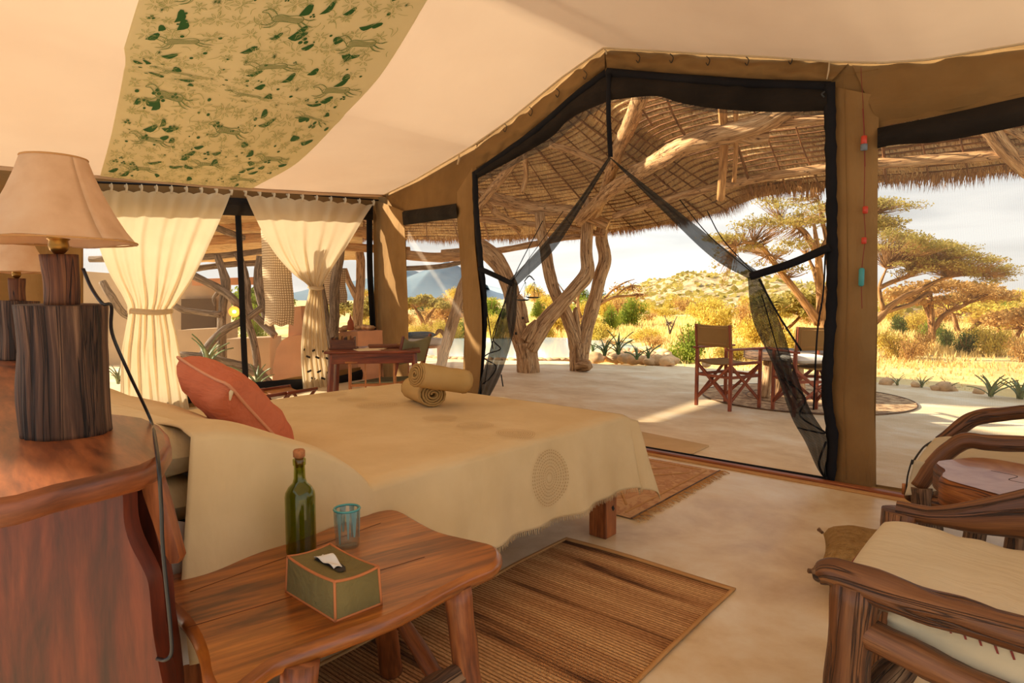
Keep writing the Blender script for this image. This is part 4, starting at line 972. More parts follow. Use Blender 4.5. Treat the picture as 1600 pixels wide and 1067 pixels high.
# cord
dl = (c1-C0).dot(FW)
mb = MB(); pts = [atd(130, 420, dl-.03), atd(142, 448, dl-.045), atd(160, 474, dl-.09), atd(174, 478, dl-.06), atd(175, 520, dl-.02), atd(200, 580, dl+.02), onz(235, 655, ZS+.006), onz(243, 690, ZS+.006)]
pts += [PE2(248, 730, .12), PE2(252, 790, .12), PE2(254, 850, .12), PE2(261, 925, .12), PE2(267, 985, .12), PE2(268, 1020, .12), PE2(258, 1031, .12), PE2(246, 1029, .10)]
mb.tube(pts, .0038, 8, 6); one(mb, 'lamp_cord', M_cord, onz(243, 690, ZS), 'black flex running from the big lamp over the shelf edge to the floor', 'cord')

# ------------------------------------------------------------------ bench table with bottle, glass, tissue box
ZT = .55
tb = thing('bench_table', (-1.5, .95, 0), 'varnished live-edge table on branch legs beside the bed', 'table')
out = crom([(x, y, 0) for x, y in [(228, 906), (300, 886), (380, 865), (460, 843), (530, 816), (590, 797), (625, 796), (655, 812), (690, 829), (740, 841), (775, 850), (785, 866), (772, 884), (735, 900), (695, 920), (650, 945), (600, 968), (540, 990), (480, 1012), (430, 1032), (395, 1058), (360, 1085), (335, 1085), (318, 1056), (312, 1020), (298, 985), (275, 955), (250, 935)]], 3)
pts2 = [onz(q.x, q.y, ZT) for q in out]; gdir = (onz(785, 866, ZT)-onz(330, 1000, ZT)).xy
mb = MB(); mb.prism([(p.x, p.y) for p in pts2], ZT-.042, ZT, .016, tuple(gdir)); mb.build('tabletop', M_table, tb)
for A, B in (((225, 1000), (670, 868)), ((240, 945), (600, 815))):
    a = onz(*A, ZT+.0008); b_ = onz(*B, ZT+.0008)
    mb = MB(); mb.tube([a.lerp(b_, t)+V((0, 0, 0)) for t in (.12, .4, .7, .98)], .0012, 4, 3, flat=.3); mb.build('plank_joint', M_redw, tb)
def flr(px, py): return onz(px, py, 0)
def tl(px, py): return onz(px, py, ZT-.03)
TC = onz(500, 920, ZT)
legs = [(onz(714, 915, ZT-.03), V((-1.16, 1.42, 0))), (onz(592, 862, ZT-.03), flr(612, 1052)), (onz(470, 1035, ZT-.03), V((-1.30, .68, 0))), (V((-1.66, .80, ZT-.03)), V((-1.68, .72, 0)))]
# feet of the two near legs lie below the frame: splay them outwards
f0 = onz(742, 1067, .0); legs[0] = (legs[0][0], atd(748, 1180, (legs[0][0]-C0).dot(FW)+.02)); legs[0][1].z = 0
legs[2] = (legs[2][0], V((legs[2][0].x+.02, legs[2][0].y-.05, 0)))
for i, (a, b_) in enumerate(legs):
    mb = MB(); m_ = a.lerp(b_, .5)+V((.008, -.006, 0)); mb.tube([a, m_, b_], [.036, .034, .036], 18, 7, rough=.10); mb.build('leg', M_legw, tb)
A_ = legs[0][0].lerp(legs[0][1], .43); B_ = legs[2][0].lerp(legs[2][1], .52); mb = MB(); mb.tube([A_, A_.lerp(B_, .35)+V((0, 0, .01)), A_.lerp(B_, .7), B_], [.028, .034, .03, .026], 16, 6, rough=.22); mb.build('stretcher', M_bark, tb, label='rough bark-covered stretcher')
A_ = legs[1][0].lerp(legs[1][1], .25); B_ = legs[0][0].lerp(legs[0][1], .80); A2 = legs[1][0].lerp(legs[1][1], .30)
mb = MB(); mb.tube([A2, A2.lerp(B_, .5), B_], [.022, .024, .022], 14, 6, rough=.1); mb.build('stretcher', M_legw, tb)
# bottle
c = onz(471, 864, ZT); bt = thing('wine_bottle', c, 'green glass bottle with cork beside the bed on the bench table', 'bottle'); R_ = .040
prof = [(.0, .002), (.034, .0), (.0395, .006), (.040, .02), (.040, .16), (.038, .172), (.030, .186), (.019, .197), (.0155, .21), (.0145, .245), (.017, .247), (.0172, .262), (.0145, .265), (.011, .265)]
inn = [(.0105, .262), (.0115, .21), (.016, .195), (.027, .183), (.035, .17), (.0365, .158), (.0365, .012), (.0, .008)]
mb = MB(); mb.lathe(prof+inn, c, 40, cap=False); mb.build('bottle_glass', M_gbottle, bt)
mb = MB(); mb.lathe([(.0, .24), (.0108, .24), (.011, .268), (.0155, .269), (.016, .285), (.013, .289), (0, .289)], c, 18, cap=False); mb.build('cork', M_cork, bt)
c = onz(543, 853, ZT); gl = thing('drinking_glass', c, 'clear tumbler with teal rim and teal streaks on the bench table', 'glass')
mb = MB(); mb.lathe([(0, .0), (.031, .0), (.0325, .004), (.036, .108), (.0352, .110), (.0342, .108), (.0305, .008), (0, .006)], c, 36, cap=False); mb.build('glass_body', M_gclear, gl)
mb = MB(); mb.tube([c+V((cos(a)*.0355, sin(a)*.0355, .108)) for a in [k*2*pi/36 for k in range(37)]], .0032, 6, 0, cap=False); mb.build('rim', M_gteal, gl)
for k in range(9):
    a = k*.72; wa = random.uniform(.14, .30); hh = random.uniform(.05, .095); mb = MB()
    mb.grid(lambda u, v: c+V((cos(a+(u-.5)*2*wa*(1-.7*v))*(.0366-.0035*v*hh/.1), sin(a+(u-.5)*2*wa*(1-.7*v))*(.0366-.0035*v*hh/.1), .106-v*hh)), 3, 6); mb.build('glaze_streak', M_streak, gl)
B0 = onz(524, 972, ZT); B1 = onz(596, 944, ZT); B3 = onz(447, 925, ZT); B2 = B1+(B3-B0); BH = .088
tx = thing('tissue_box', (B0+B2)/2, 'olive canvas tissue box cover with tan piping on the bench table', 'tissue box')
cx = (B0+B2)/2; e1 = (B1-B0)/2; e2 = (B3-B0)/2; L1 = e1.length; L2 = e2.length; e1n = e1.normalized(); e2n = e2.normalized()
def TB(x, y, z): # box coordinates -1..1
    puff = .96+.04*z; sag = -.010*(1-x*x)*(1-y*y)*(z > .99); k = 1-.05*z
    return cx+e1*(x*(k-.05*(1-abs(y))*(abs(x) > .99)*0))+e2*(y*k)+V((0, 0, z*BH+sag-.006*(1-x*x if abs(y) > .99 else (1-y*y if abs(x) > .99 else 0))*(z > .99)))
mb = MB()
for (f_, ) in (((lambda u, v: TB(2*u-1, 2*v-1, 1)),), ((lambda u, v: TB(2*u-1, -1, v)),), ((lambda u, v: TB(1-2*u, 1, v)),), ((lambda u, v: TB(1, 2*u-1, v)),), ((lambda u, v: TB(-1, 1-2*u, v)),)): mb.grid(f_, 14, 14, lambda u, v: (u, v))
mb.build('cover', M_olive, tx)
for a, b_ in (((-1, -1), (1, -1)), ((1, -1), (1, 1)), ((1, 1), (-1, 1)), ((-1, 1), (-1, -1))):
    mb = MB(); mb.tube([TB(a[0]+(b_[0]-a[0])*t/6, a[1]+(b_[1]-a[1])*t/6, 1) for t in range(7)], .0032, 6, 2); mb.build('piping', M_trimlea, tx)
    mb = MB(); mb.tube([TB(*a, t/3) for t in range(4)], .0032, 6, 2); mb.build('piping', M_trimlea, tx)
    mb = MB(); mb.tube([TB(a[0]+(b_[0]-a[0])*t/6, a[1]+(b_[1]-a[1])*t/6, .02) for t in range(7)], .0028, 6, 2); mb.build('piping', M_trimlea, tx)
def sl_(x, y, dz): p = TB(x, y, 1); return p+V((0, 0, dz))
mb = MB(); mb.poly([[sl_(x, y, .0022) for x, y in [(-.3, -.55), (-.05, -.6), (.22, -.35), (.32, 0), (.22, .35), (-.05, .55), (-.3, .5), (-.2, 0)]]], V((0, 0, 1))); mb.build('slot', M_hole, tx)
mb = MB(); mb.grid(lambda u, v: sl_(-.26+.42*u, -.30+.85*v, .004+.016*sin(pi*v)*(.4+.6*u)+.004*sin(v*9+u*4)), 8, 16); mb.build('tissue', M_tissue, tx, solid=.001)

# ------------------------------------------------------------------ rugs
c1_ = onz(885, 843, 0); c2_ = onz(1150, 922, 0); rx = (c2_-c1_); ry = V((rx.y, -rx.x, 0)).normalized(); ry = ry if ry.y < 0 else -ry; RL = 1.95
rg = thing('striped_rug', c1_+rx/2+ry*RL/2, 'brown banded woven rug on the cement floor in front of the bench table', 'rug')
mb = MB(); NR = 900
def rugz(s, v): return .006+.0045*noise.noise(V((v*1.2, s*RL*3.5, 0)))+.003*sin(v*5+s*14)
def rgf(u, v):
    return c1_+rx*(.012+.976*v)+ry*(u*RL)+V((0, 0, rugz(u, v)+(.0022 if int(round(u*NR)) % 3 else -.001)))
mb.grid(rgf, NR, 8, lambda u, v: (v, u), False); mb.build('rug_weave', M_rug, rg)
for v in (0, 1):
    mb = MB(); mb.grid(lambda a, b_: c1_+rx*(v+(.5-v)*.035*(b_))+ry*(a*RL)+V((0, 0, rugz(a, v)+.005)), 60, 2); mb.build('binding', M_rugb, rg, solid=.006)
mb = MB(); mb.grid(lambda a, b_: c1_+rx*a+ry*(b_*.03)+V((0, 0, rugz(0, a)+.005)), 20, 2); mb.build('binding', M_rugb, rg, solid=.006)
k1 = onz(987, 812, 0); k2 = onz(1125, 737, 0); kx = V((-(k2-k1).y, (k2-k1).x, 0)).normalized()*.95
km = thing('fringed_rug', k1.lerp(k2, .5)+kx*.5, 'small faded tan rug with a fringed end lying between bed and doorway', 'rug')
mb = MB(); mb.grid(lambda u, v: k1.lerp(k2, v)+kx*u+V((0, 0, .006+.003*noise.noise(V((u*6, v*6, 0))))), 30, 30); mb.build('rug_weave', M_kilim, km)
for a, b_ in (((.15, .15), (.5, .5)), ((.5, .5), (.15, .85)), ((.3, .1), (.75, .5)), ((.75, .5), (.3, .9)), ((.08, .05), (.08, .95)), ((.12, .95), (.9, .95))):
    p = k1.lerp(k2, a[1])+kx*a[0]; q2 = k1.lerp(k2, b_[1])+kx*b_[0]; mb = MB(); mb.bar(p+V((0, 0, .009)), q2+V((0, 0, .009)), .012, .004); mb.build('woven_line', M_rugb, km)
mb = MB(); mb.bar(k1+V((0, 0, .01)), k2+V((0, 0, .01)), .012, .008, .002); mb.build('end_cord', M_bark, km)
mb = MB()
for i in range(110):
    t = (i+.5)/110; p = k1.lerp(k2, t)+V((0, 0, .008)); a = random.uniform(-.5, .5); d = (-kx.normalized()*cos(a)+(k2-k1).normalized()*sin(a)); l = random.uniform(.05, .085)
    mb.tube([p, p+d*l*.5+V((0, 0, .004)), p+d*l+V((0, 0, -.005))], [.003, .0028, .0012], 4, 2)
mb.build('fringe', M_rugb, km, kind='stuff')
mb = MB(); q = [onz(x, y, 0) for x, y in [(960, 668), (1058, 686), (1108, 697), (1070, 714), (945, 692)]]; 
mt_ = [onz(940, 662, 0), onz(1108, 696, 0), onz(1074, 712, 0), onz(925, 684, 0)]
mb.prism([(p.x, p.y) for p in mt_], -.011, .004, .004, (1, 0)); one(mb, 'door_mat', M_burl2, mt_[0].lerp(mt_[2], .5), 'thin sand-coloured mat on the patio just outside the doorway', 'mat')
# ------------------------------------------------------------------ rustic armchairs and stump table
def beam(mb, pts, r, n=16, rough=.08, flat=1, sub=7, fup=(0, 0, 1)): mb.tube(pts, r, n, sub, rough=rough, flat=flat, fup=fup)
YA, YB = 1.62, 2.20; XF = -.375
ac = thing('armchair', (.0, 1.92, 0), 'heavy gnarled-timber armchair with cream cushions in the near right corner', 'armchair')
mb = MB(); beam(mb, [(XF-.045, YA, .575), (XF-.005, YA, .59), (XF+.12, YA-.005, .578), (XF+.30, YA-.01, .57), (XF+.55, YA-.01, .58), (XF+.85, YA, .60)], [.022, .040, .039, .037, .038, .038], 24, .12); mb.build('armrest', M_arm, ac)
mb = MB(); mb.tube([(XF-.055, YA-.005, .578), (XF-.045, YA-.004, .58), (XF-.03, YA, .583)], [.014, .024, .02], 12, 4, rough=.3); mb.build('knot', M_bark, ac)
mb = MB()
def wing(u, v):
    x = XF+.02+u*.85; hgt = .055+.13*min(1, max(0, (u-.10)/.32))**1.3; zc = .575+.02*u+.5*hgt*(1 if u > .1 else 1); a = v*2*pi
    return V((x, YB+.022*sin(a)*(1+.4*sin(u*9)), zc+.5*hgt*cos(a)+.008*noise.noise(V((u*7, cos(a), 1)))))
mb = MB(); mb.grid(wing, 40, 20, lambda u, v: (v*.5, u*.9)); mb.build('armrest', M_arm, ac, label='broad plank armrest rising to the back')
for x, y, x2, y2, z1 in ((XF+.035, YA, XF+.02, YA-.01, .58), (XF+.03, YB, XF+.0, YB+.02, .60), (XF+.86, YA, XF+.9, YA, .62), (XF+.86, YB, XF+.9, YB, .7)):
    mb = MB(); beam(mb, [(x, y, z1), (x*.5+x2*.5-.004, y+.004, z1*.5), (x2, y2, 0)], [.050, .048, .054], 20, .07); mb.build('leg', M_arm, ac)
mb = MB(); beam(mb, [(XF+.04, YA, .475), (XF+.3, YA, .42), (XF+.6, YA, .38), (XF+.86, YA, .36)], [.034, .036, .034, .034], 16, .1); mb.build('side_rail', M_arm, ac)
mb = MB(); beam(mb, [(XF+.04, YB, .46), (XF+.86, YB, .40)], [.034, .034]); mb.build('side_rail', M_arm, ac)
mb = MB(); beam(mb, [(XF+.03, YA, .44), (XF+.02, (YA+YB)/2, .43), (XF+.03, YB, .44)], [.032, .03, .032]); mb.build('front_rail', M_arm, ac)
mb = MB(); beam(mb, [(XF+.05, YA+.02, .27), (XF+.10, YA+.12, .32), (XF+.16, YA+.25, .40), (XF+.2, YA+.36, .44)], [.034, .036, .032, .028], 14, .16); mb.build('brace', M_bark, ac)
mb = MB(); beam(mb, [(XF+.04, YA+.01, .21), (XF+.3, YA-.02, .17), (XF+.84, YA, .2)], [.026, .026, .028], 14, .12); mb.build('stretcher', M_arm, ac)
mb = MB(); beam(mb, [(XF+.88, YA, .3), (XF+.98, YA, .8)], .04); beam(mb, [(XF+.88, YB, .3), (XF+.98, YB, .8)], .04); beam(mb, [(XF+.97, YA, .78), (XF+.97, YB, .80)], .04); mb.build('back_frame', M_arm, ac)
def cushion(mb, c, L_, W_, H_, wr=.01, R=None, dip=.02):
    c = V(c); R = R or Matrix.Identity(3)
    def f(u, v):
        a = v*2*pi; ca, sa = cos(a), sin(a); y = W_*.5*(abs(ca)**.55)*(1 if ca > 0 else -1); z = H_*.5*(abs(sa)**.6)*(1 if sa > 0 else -1)
        x = (u-.5)*L_; k = max(0, 1-abs(2*u-1)**8)**.35
        z += -dip*sin(pi*u)*(1 if sa > 0 else .4)+wr*noise.noise(V((u*3+c.x, y*7, z*6)))*.7*k+wr*.6*noise.noise(V((u*14, y*5, 2)))
        return c+R@V((x, y*(.93+.07*k), z*k))
    mb.grid(f, 44, 48, lambda u, v: (u*L_, v))
for nm, c, s_, zz, lb in (('cushion', (-.0, 1.92, .545), (.78, .50, .13), .49, 'cream seat cushion lying in the near right armchair'),):
    ct = thing('seat_cushion', (c[0], c[1], zz), lb, 'cushion'); mb = MB(); cushion(mb, c, *s_); mb.build('cushion_cover', M_cush, ct)
    mb = MB(); mb.tube([(c[0]-.385+.77*t, c[1]-s_[1]*.5*.995, c[2]-.005-.02*sin(pi*t)) for t in [i/12 for i in range(13)]], .003, 6, 2); mb.build('piping', M_thread, ct)
    mb = MB(); mb.tube([(c[0]-.392, c[1]-.24+.48*t, c[2]) for t in [i/8 for i in range(9)]], .003, 6, 2); mb.build('piping', M_thread, ct)
# cloth skirt sagging below the near arm
mb = MB()
def skirt(u, v): 
    x = XF+.10+u*.75; return V((x, YA+.045-.02*sin(pi*v)+.012*noise.noise(V((u*5, v*3, 0))), .525-.012*u-v*(.06+.34*min(1, u*1.6))))
mb.grid(skirt, 30, 14, lambda u, v: (u, v)); sk = mb.build('sling_cloth', M_cush, ac, solid=.006, label='cream cloth sling edged with red stitches')
for i in range(26):
    u = .05+i*.036; p = skirt(u, .05)+V((0, -.006, 0)); q = p+V((.006, 0, -.016)); m2 = MB(); m2.bar(p, q, .004, .004); m2.build('stitch', M_thread, sk)
bk = thing('back_cushion', (.30, 1.93, .6), 'cream back cushion at the right edge of the picture in the near armchair', 'cushion')
mb = MB(); cushion(mb, (.34, 1.93, .80), .48, .50, .14, .012, Matrix.Rotation(radians(-72), 3, 'Y')); mb.build('cushion_cover', M_cush, bk)

# far armchair
ya, yb = 3.40, 4.02
f_ = onY(1440, 750, ya); X2 = f_.x; TX = -.15
a2 = thing('armchair', (.05, 3.7, 0), 'smaller-looking twisted-wood armchair by the tent wall behind the stump table', 'armchair')
def arm_px(pts, Y): return [onY(x, y, Y) for x, y in pts]
mb = MB(); beam(mb, arm_px([(1436, 760), (1462, 722), (1490, 698), (1512, 688), (1550, 692), (1605, 694), (1700, 700), (1800, 700)], ya), [.036, .036, .034, .036, .034, .034, .034, .034], 18, .08); mb.build('armrest', M_arm, a2)
mb = MB(); beam(mb, arm_px([(1470, 690), (1500, 668), (1526, 652), (1560, 648), (1605, 643), (1700, 648), (1780, 650)], yb), [.034, .036, .038, .036, .034, .034, .034], 18, .08); mb.build('armrest', M_arm, a2)
q = onY(1436, 760, ya); mb = MB(); beam(mb, [q+V((.01, 0, .0)), (q.x+.02, ya, .2), (q.x, ya, 0)], [.044, .05, .055], 16, .12); mb.build('leg', M_bark, a2)
q = onY(1462, 694, yb); mb = MB(); beam(mb, [q, (q.x, yb, .2), (q.x, yb, 0)], [.04, .044, .05], 16, .1); mb.build('leg', M_bark, a2)
for y in (ya, yb): mb = MB(); beam(mb, [(.55, y, .95), (.50, y, .5), (.52, y, 0)], .04); mb.build('leg', M_bark, a2)
mb = MB(); beam(mb, [(q.x, yb, .33), (q.x-.01, ya, .33)], .032); mb.build('front_rail', M_arm, a2)
for y in (ya, yb): mb = MB(); beam(mb, [(q.x, y, .32), (.5, y, .30)], .03); mb.build('side_rail', M_arm, a2)
mb = MB(); beam(mb, [(.54, ya, .9), (.54, yb, .92)], .035); mb.build('back_frame', M_arm, a2)
xl = onY(1432, 705, ya+.1).x
c_ = ((xl+.42)/2, (ya+yb)/2, .47); ct = thing('seat_cushion', (c_[0], c_[1], .38), 'pale cream seat cushion hanging over the front of the far armchair', 'cushion')
mb = MB(); cushion(mb, c_, .42-xl, .60, .15, .014, None, .015); mb.build('cushion_cover', M_cush, ct)
mb = MB(); mb.grid(lambda u, v: V((xl+.01-.03*v+u*.24, ya+.0-.02*sin(u*5+1)+.01*sin(v*4), .50-.17*v*(1-.5*u))), 20, 8, lambda u, v: (u, v)); mb.build('front_flap', M_cush, ct, solid=.006)
mb = MB(); mb.tube([(xl-.004, ya+.02+(yb-ya-.04)*t, .475+.02*sin(3*t)) for t in (0, .3, .6, 1)], .005, 6, 4); mb.tube([(xl+.0, ya-.01, .50), (xl-.015, ya-.01, .42), (xl-.02, ya, .34)], .004, 6, 4); mb.build('piping', M_cdots, ct)
mb = MB(); mb.tube([(xl-.03, ya+.03, .37), (xl-.035, ya+.03, .32)], [.014, .008], 6, 2); mb.build('toggle', M_lightw, ct)
bk = thing('back_cushion', (.36, 3.71, .5), 'pale cream back cushion in the far armchair, cut by the right picture edge', 'cushion')
mb = MB(); cushion(mb, (.20, 3.71, .74), .50, .60, .14, .012, Matrix.Rotation(radians(-75), 3, 'Y')); mb.build('cushion_cover', M_cush, bk)

# stump table
st = thing('stump_table', (-.10, 2.98, 0), 'thick polished tree-slice side table between the two armchairs', 'table')
o_ = [onz(x, y, .58) for x, y in [(1464, 752), (1470, 738), (1490, 726), (1520, 718), (1570, 715), (1610, 716)]]; cen = V((-.08, 2.98))
angs = [atan2(p.y-cen.y, p.x-cen.x) for p in o_]; rads = [(p.xy-cen).length for p in o_]
pts = []
for k in range(40):
    a = k*2*pi/40; r = .29+.025*sin(3*a+1)+.015*sin(7*a); pts.append((cen.x+cos(a)*r, cen.y+sin(a)*r))
mb = MB(); mb.prism(pts, .47, .58, .018, (1, .3)); mb.build('tabletop', M_armend, st)
m, t, b, o = newmat('grey_sheen_top'); f1 = tnoise(t, coords(t, 'Object'), 6, 6, 1.5); t.links.new(ramp(t, f1, [(.35, (150, 92, 50)), (.6, (176, 128, 88))]), b.inputs['Base Color']); b.inputs['Roughness'].default_value = .3; b.inputs['Coat Weight'].default_value = .3
mb = MB(); mb.poly([[V((x*.96+cen.x*.04, y*.96+cen.y*.04, .5812)) for x, y in pts]], V((0, 0, 1))); mb.build('polished_face', m, st)
mb = MB(); mb.tube([V((cen.x-.1, cen.y+.05, .5815)), V((cen.x-.02, cen.y+.02, .5815)), V((cen.x-.04, cen.y-.06, .5815)), V((cen.x+.03, cen.y-.08, .5815))], .0018, 5, 5, flat=.3); mb.build('crack', M_hole, st)
for k in range(3): a = k*2.1+.5; mb = MB(); beam(mb, [(cen.x+cos(a)*.15, cen.y+sin(a)*.15, .475), (cen.x+cos(a)*.2, cen.y+sin(a)*.2, 0)], [.035, .04], 14, .15); mb.build('leg', M_bark, st)
# burlap floor pouf
pf = thing('floor_cushion', onz(1345, 880, 0), 'brown burlap cushion on the floor half hidden behind the near armchair', 'cushion')
cc_ = onz(1352, 884, .11)+V((.06, .10, .0)); mb = MB(); pillow(mb, cc_, .52, .50, .19, Matrix.Rotation(radians(12), 3, 'Z'), 24, wr=.01); mb.build('cushion_cover', M_burlap, pf)
for sx_, sy_ in ((-1, -1), (-1, 1)): p = cc_+Matrix.Rotation(radians(12), 3, 'Z')@V((sx_*.262, sy_*.252, 0)); mb = MB(); mb.tube([p, p+V((sx_*.02, sy_*.02, .004))], [.008, .010], 8, 2, rough=.2); mb.build('corner_knot', M_bark, pf)

# ------------------------------------------------------------------ writing desk corner
dl_ = onz(506, 549, .75); dr = onz(657, 547, .75); dx = (dr-dl_); dn = V((-dx.y, dx.x, 0)).normalized(); dn = dn if dn.dot(FW) > 0 else -dn; dxn = dx.normalized(); DL = dx.length
dk = thing('writing_desk', (dl_+dr)/2-V((0, 0, .75)), 'dark red wooden writing desk by the tent corner behind the bed', 'desk')
def DK(a, d, z): return dl_+dxn*(a*DL)+dn*d+V((0, 0, z-.75))
Rd = Matrix((dxn, dn, V((0, 0, 1)))).transposed()
mb = MB(); mb.box(DK(.5, .30, .737), (DL, .62, .026), Rd, .006); mb.build('desktop', M_desk, dk)
for d in (.03, .57): mb = MB(); mb.box(DK(.5, d, .675), (DL*.9, .022, .098), Rd, .003); mb.build('apron', M_desk, dk)
for a in (.06, .94): mb = MB(); mb.box(DK(a, .3, .675), (.022, .52, .098), Rd, .003); mb.build('apron', M_desk, dk)
for a, s_ in ((.07, -.04), (.93, .04)):
    for d in (.04, .56): mb = MB(); mb.bar(DK(a, d, .72), DK(a+s_*0, d, 0)+dxn*s_, .045, .045, .006); mb.build('leg', M_desk, dk)
bx_ = thing('book_box', DK(.16, .30, .75), 'small dark wooden box of books at the left end of the desk', 'box')
mb = MB(); mb.box(DK(.17, .30, .757), (.26, .2, .012), Rd, .002); mb.build('tray', M_bookw, bx_)
for a in (.05, .285): mb = MB(); mb.box(DK(a, .30, .81), (.012, .2, .11), Rd, .002); mb.build('end_board', M_bookw, bx_)
mb = MB(); mb.box(DK(.168, .205, .80), (.24, .008, .085), Rd, .002); mb.build('front_board', M_bookw, bx_)
bcol = [plain('book_cover_'+n_, c_, .7) for n_, c_ in (('brown', (112, 62, 34)), ('dark', (60, 40, 28)), ('ochre', (150, 104, 52)))]
for k in range(7):
    p = DK(.075+k*.031, .30, .763); mb = MB(); h_ = .09+.012*(k*7 % 3); mb.box(p+V((0, 0, h_/2)), (.026, .14, h_), Rd, .003); one(mb, 'book', bcol[k % 3], p, ('leftmost', 'second', 'third', 'middle', 'third from last', 'second from last', 'rightmost')[k]+' small book standing in the wooden box on the desk', 'book', 'books in the box on the desk')
for a, d, w_, l_, z, rz, mt, lb, nm, ct_ in ((.42, .14, .21, .30, .751, .3, M_paper, 'pale paper sheet near the front of the desk', 'paper_sheet', 'paper'), (.52, .30, .22, .30, .752, -.2, M_paper, 'pale paper sheet in the middle of the desk beside the folder', 'paper_sheet', 'paper')):
    p = DK(a, d, z); mb = MB(); mb.box(p, (w_, l_, .002), Rd@Matrix.Rotation(rz, 3, 'Z')); one(mb, nm, mt, p, lb, ct_)
p = DK(.60, .38, .752); mb = MB(); mb.box(p+V((0, 0, .013)), (.30, .22, .026), Rd@Matrix.Rotation(.1, 3, 'Z'), .004); fo = one(mb, 'folder', bcol[0], p, 'brown leather folder lying on the desk behind the papers', 'folder')
p = DK(.84, .34, .751); mb = MB(); mb.box(p+V((0, 0, .02)), (.16, .12, .04), Rd@Matrix.Rotation(-.1, 3, 'Z'), .006); one(mb, 'notebook', bcol[2], p, 'ochre notebook near the right end of the desk by the chair back', 'notebook')
# desk chair with green canvas back, facing left
A0 = onz(618, 566, .63); A1 = onz(541, 568, .63); fd = (A1-A0); fl_ = fd.length; fd = fd.normalized(); sdv = (FW*.92+RT*.40).normalized()
dc = thing('desk_chair', (A0+A1)/2-V((0, 0, .63))+sdv*.26, 'light wooden spindle armchair with green canvas back at the desk', 'chair')
def DC(f, s_, z): return A0+fd*(f*fl_)+sdv*s_+V((0, 0, z-.63))
for s_ in (0, .5):
    mb = MB(); mb.bar(DC(-.06, s_, .64), DC(1.03, s_, .64), .035, .018, .005); mb.build('armrest', M_lightw, dc)
    for f in (.02, .93): mb = MB(); mb.bar(DC(f, s_, .63), DC(f, s_, 0), .026, .026, .004); mb.build('leg', M_lightw, dc)
    for f in (.33, .62): mb = MB(); mb.bar(DC(f, s_, .63), DC(f, s_, .25), .014, .014, .003); mb.build('spindle', M_lightw, dc)
    for z in (.25, .42): mb = MB(); mb.bar(DC(0, s_, z), DC(.95, s_, z), .02, .024, .003); mb.build('rail', M_lightw, dc)
    mb = MB(); mb.bar(DC(.02, s_, .50), DC(-.17, s_, .88), .022, .03, .005); mb.build('back_post', M_desk, dc)
for f in (.02, .93): mb = MB(); mb.bar(DC(f, 0, .42), DC(f, .5, .42), .02, .03, .003); mb.build('rail', M_lightw, dc)
mb = MB(); mb.grid(lambda u, v: DC(.05+.86*u, .5*v, .44-.03*sin(pi*u)*sin(pi*v)), 8, 8); mb.build('seat', M_gcanvas, dc, solid=.008)
mb = MB(); mb.grid(lambda u, v: DC(-.02-.15*u+.10*sin(pi*v)-.03, .5*v, .60+.26*u-.045*sin(pi*v)*u), 10, 12); mb.build('back_canvas', M_gcanvas, dc, solid=.01)
# two leather stools at the foot of the left wall
for (xa, ya_, xb, yb_, lb) in ((392, 612, 428, 609, 'small tan leather luggage rack under the left window, nearer the pillow end'), (432, 606, 471, 603, 'small tan leather luggage rack under the left window, nearer the desk')):
    p = onz((xa+xb)/2, ya_+4, .34); stl = thing('luggage_rack', (p.x, p.y, 0), lb, 'stool', 'leather luggage racks under the window')
    r_ = .16; q0 = V((p.x, p.y, 0)); R_ = Matrix((LD.cross(V((0, 0, 1))), LD, V((0, 0, 1)))).transposed()
    mb = MB(); mb.grid(lambda u, v: q0+R_@V(((u-.5)*.36, (v-.5)*.32, .34-.03*sin(pi*u))), 8, 4); mb.build('seat', M_leather, stl, solid=.008)
    for v in (-.17, .17):
        mb = MB(); mb.bar(q0+R_@V((-.19, v, .35)), q0+R_@V((.15, v, 0)), .02, .03, .004); mb.build('leg', M_desk, stl)
        mb = MB(); mb.bar(q0+R_@V((.19, v, .35)), q0+R_@V((-.15, v, 0)), .02, .03, .004); mb.build('leg', M_desk, stl)
    for u in (-.19, .19): mb = MB(); mb.bar(q0+R_@V((u, -.19, .35)), q0+R_@V((u, .19, .35)), .02, .03, .004); mb.build('rail', M_desk, stl)

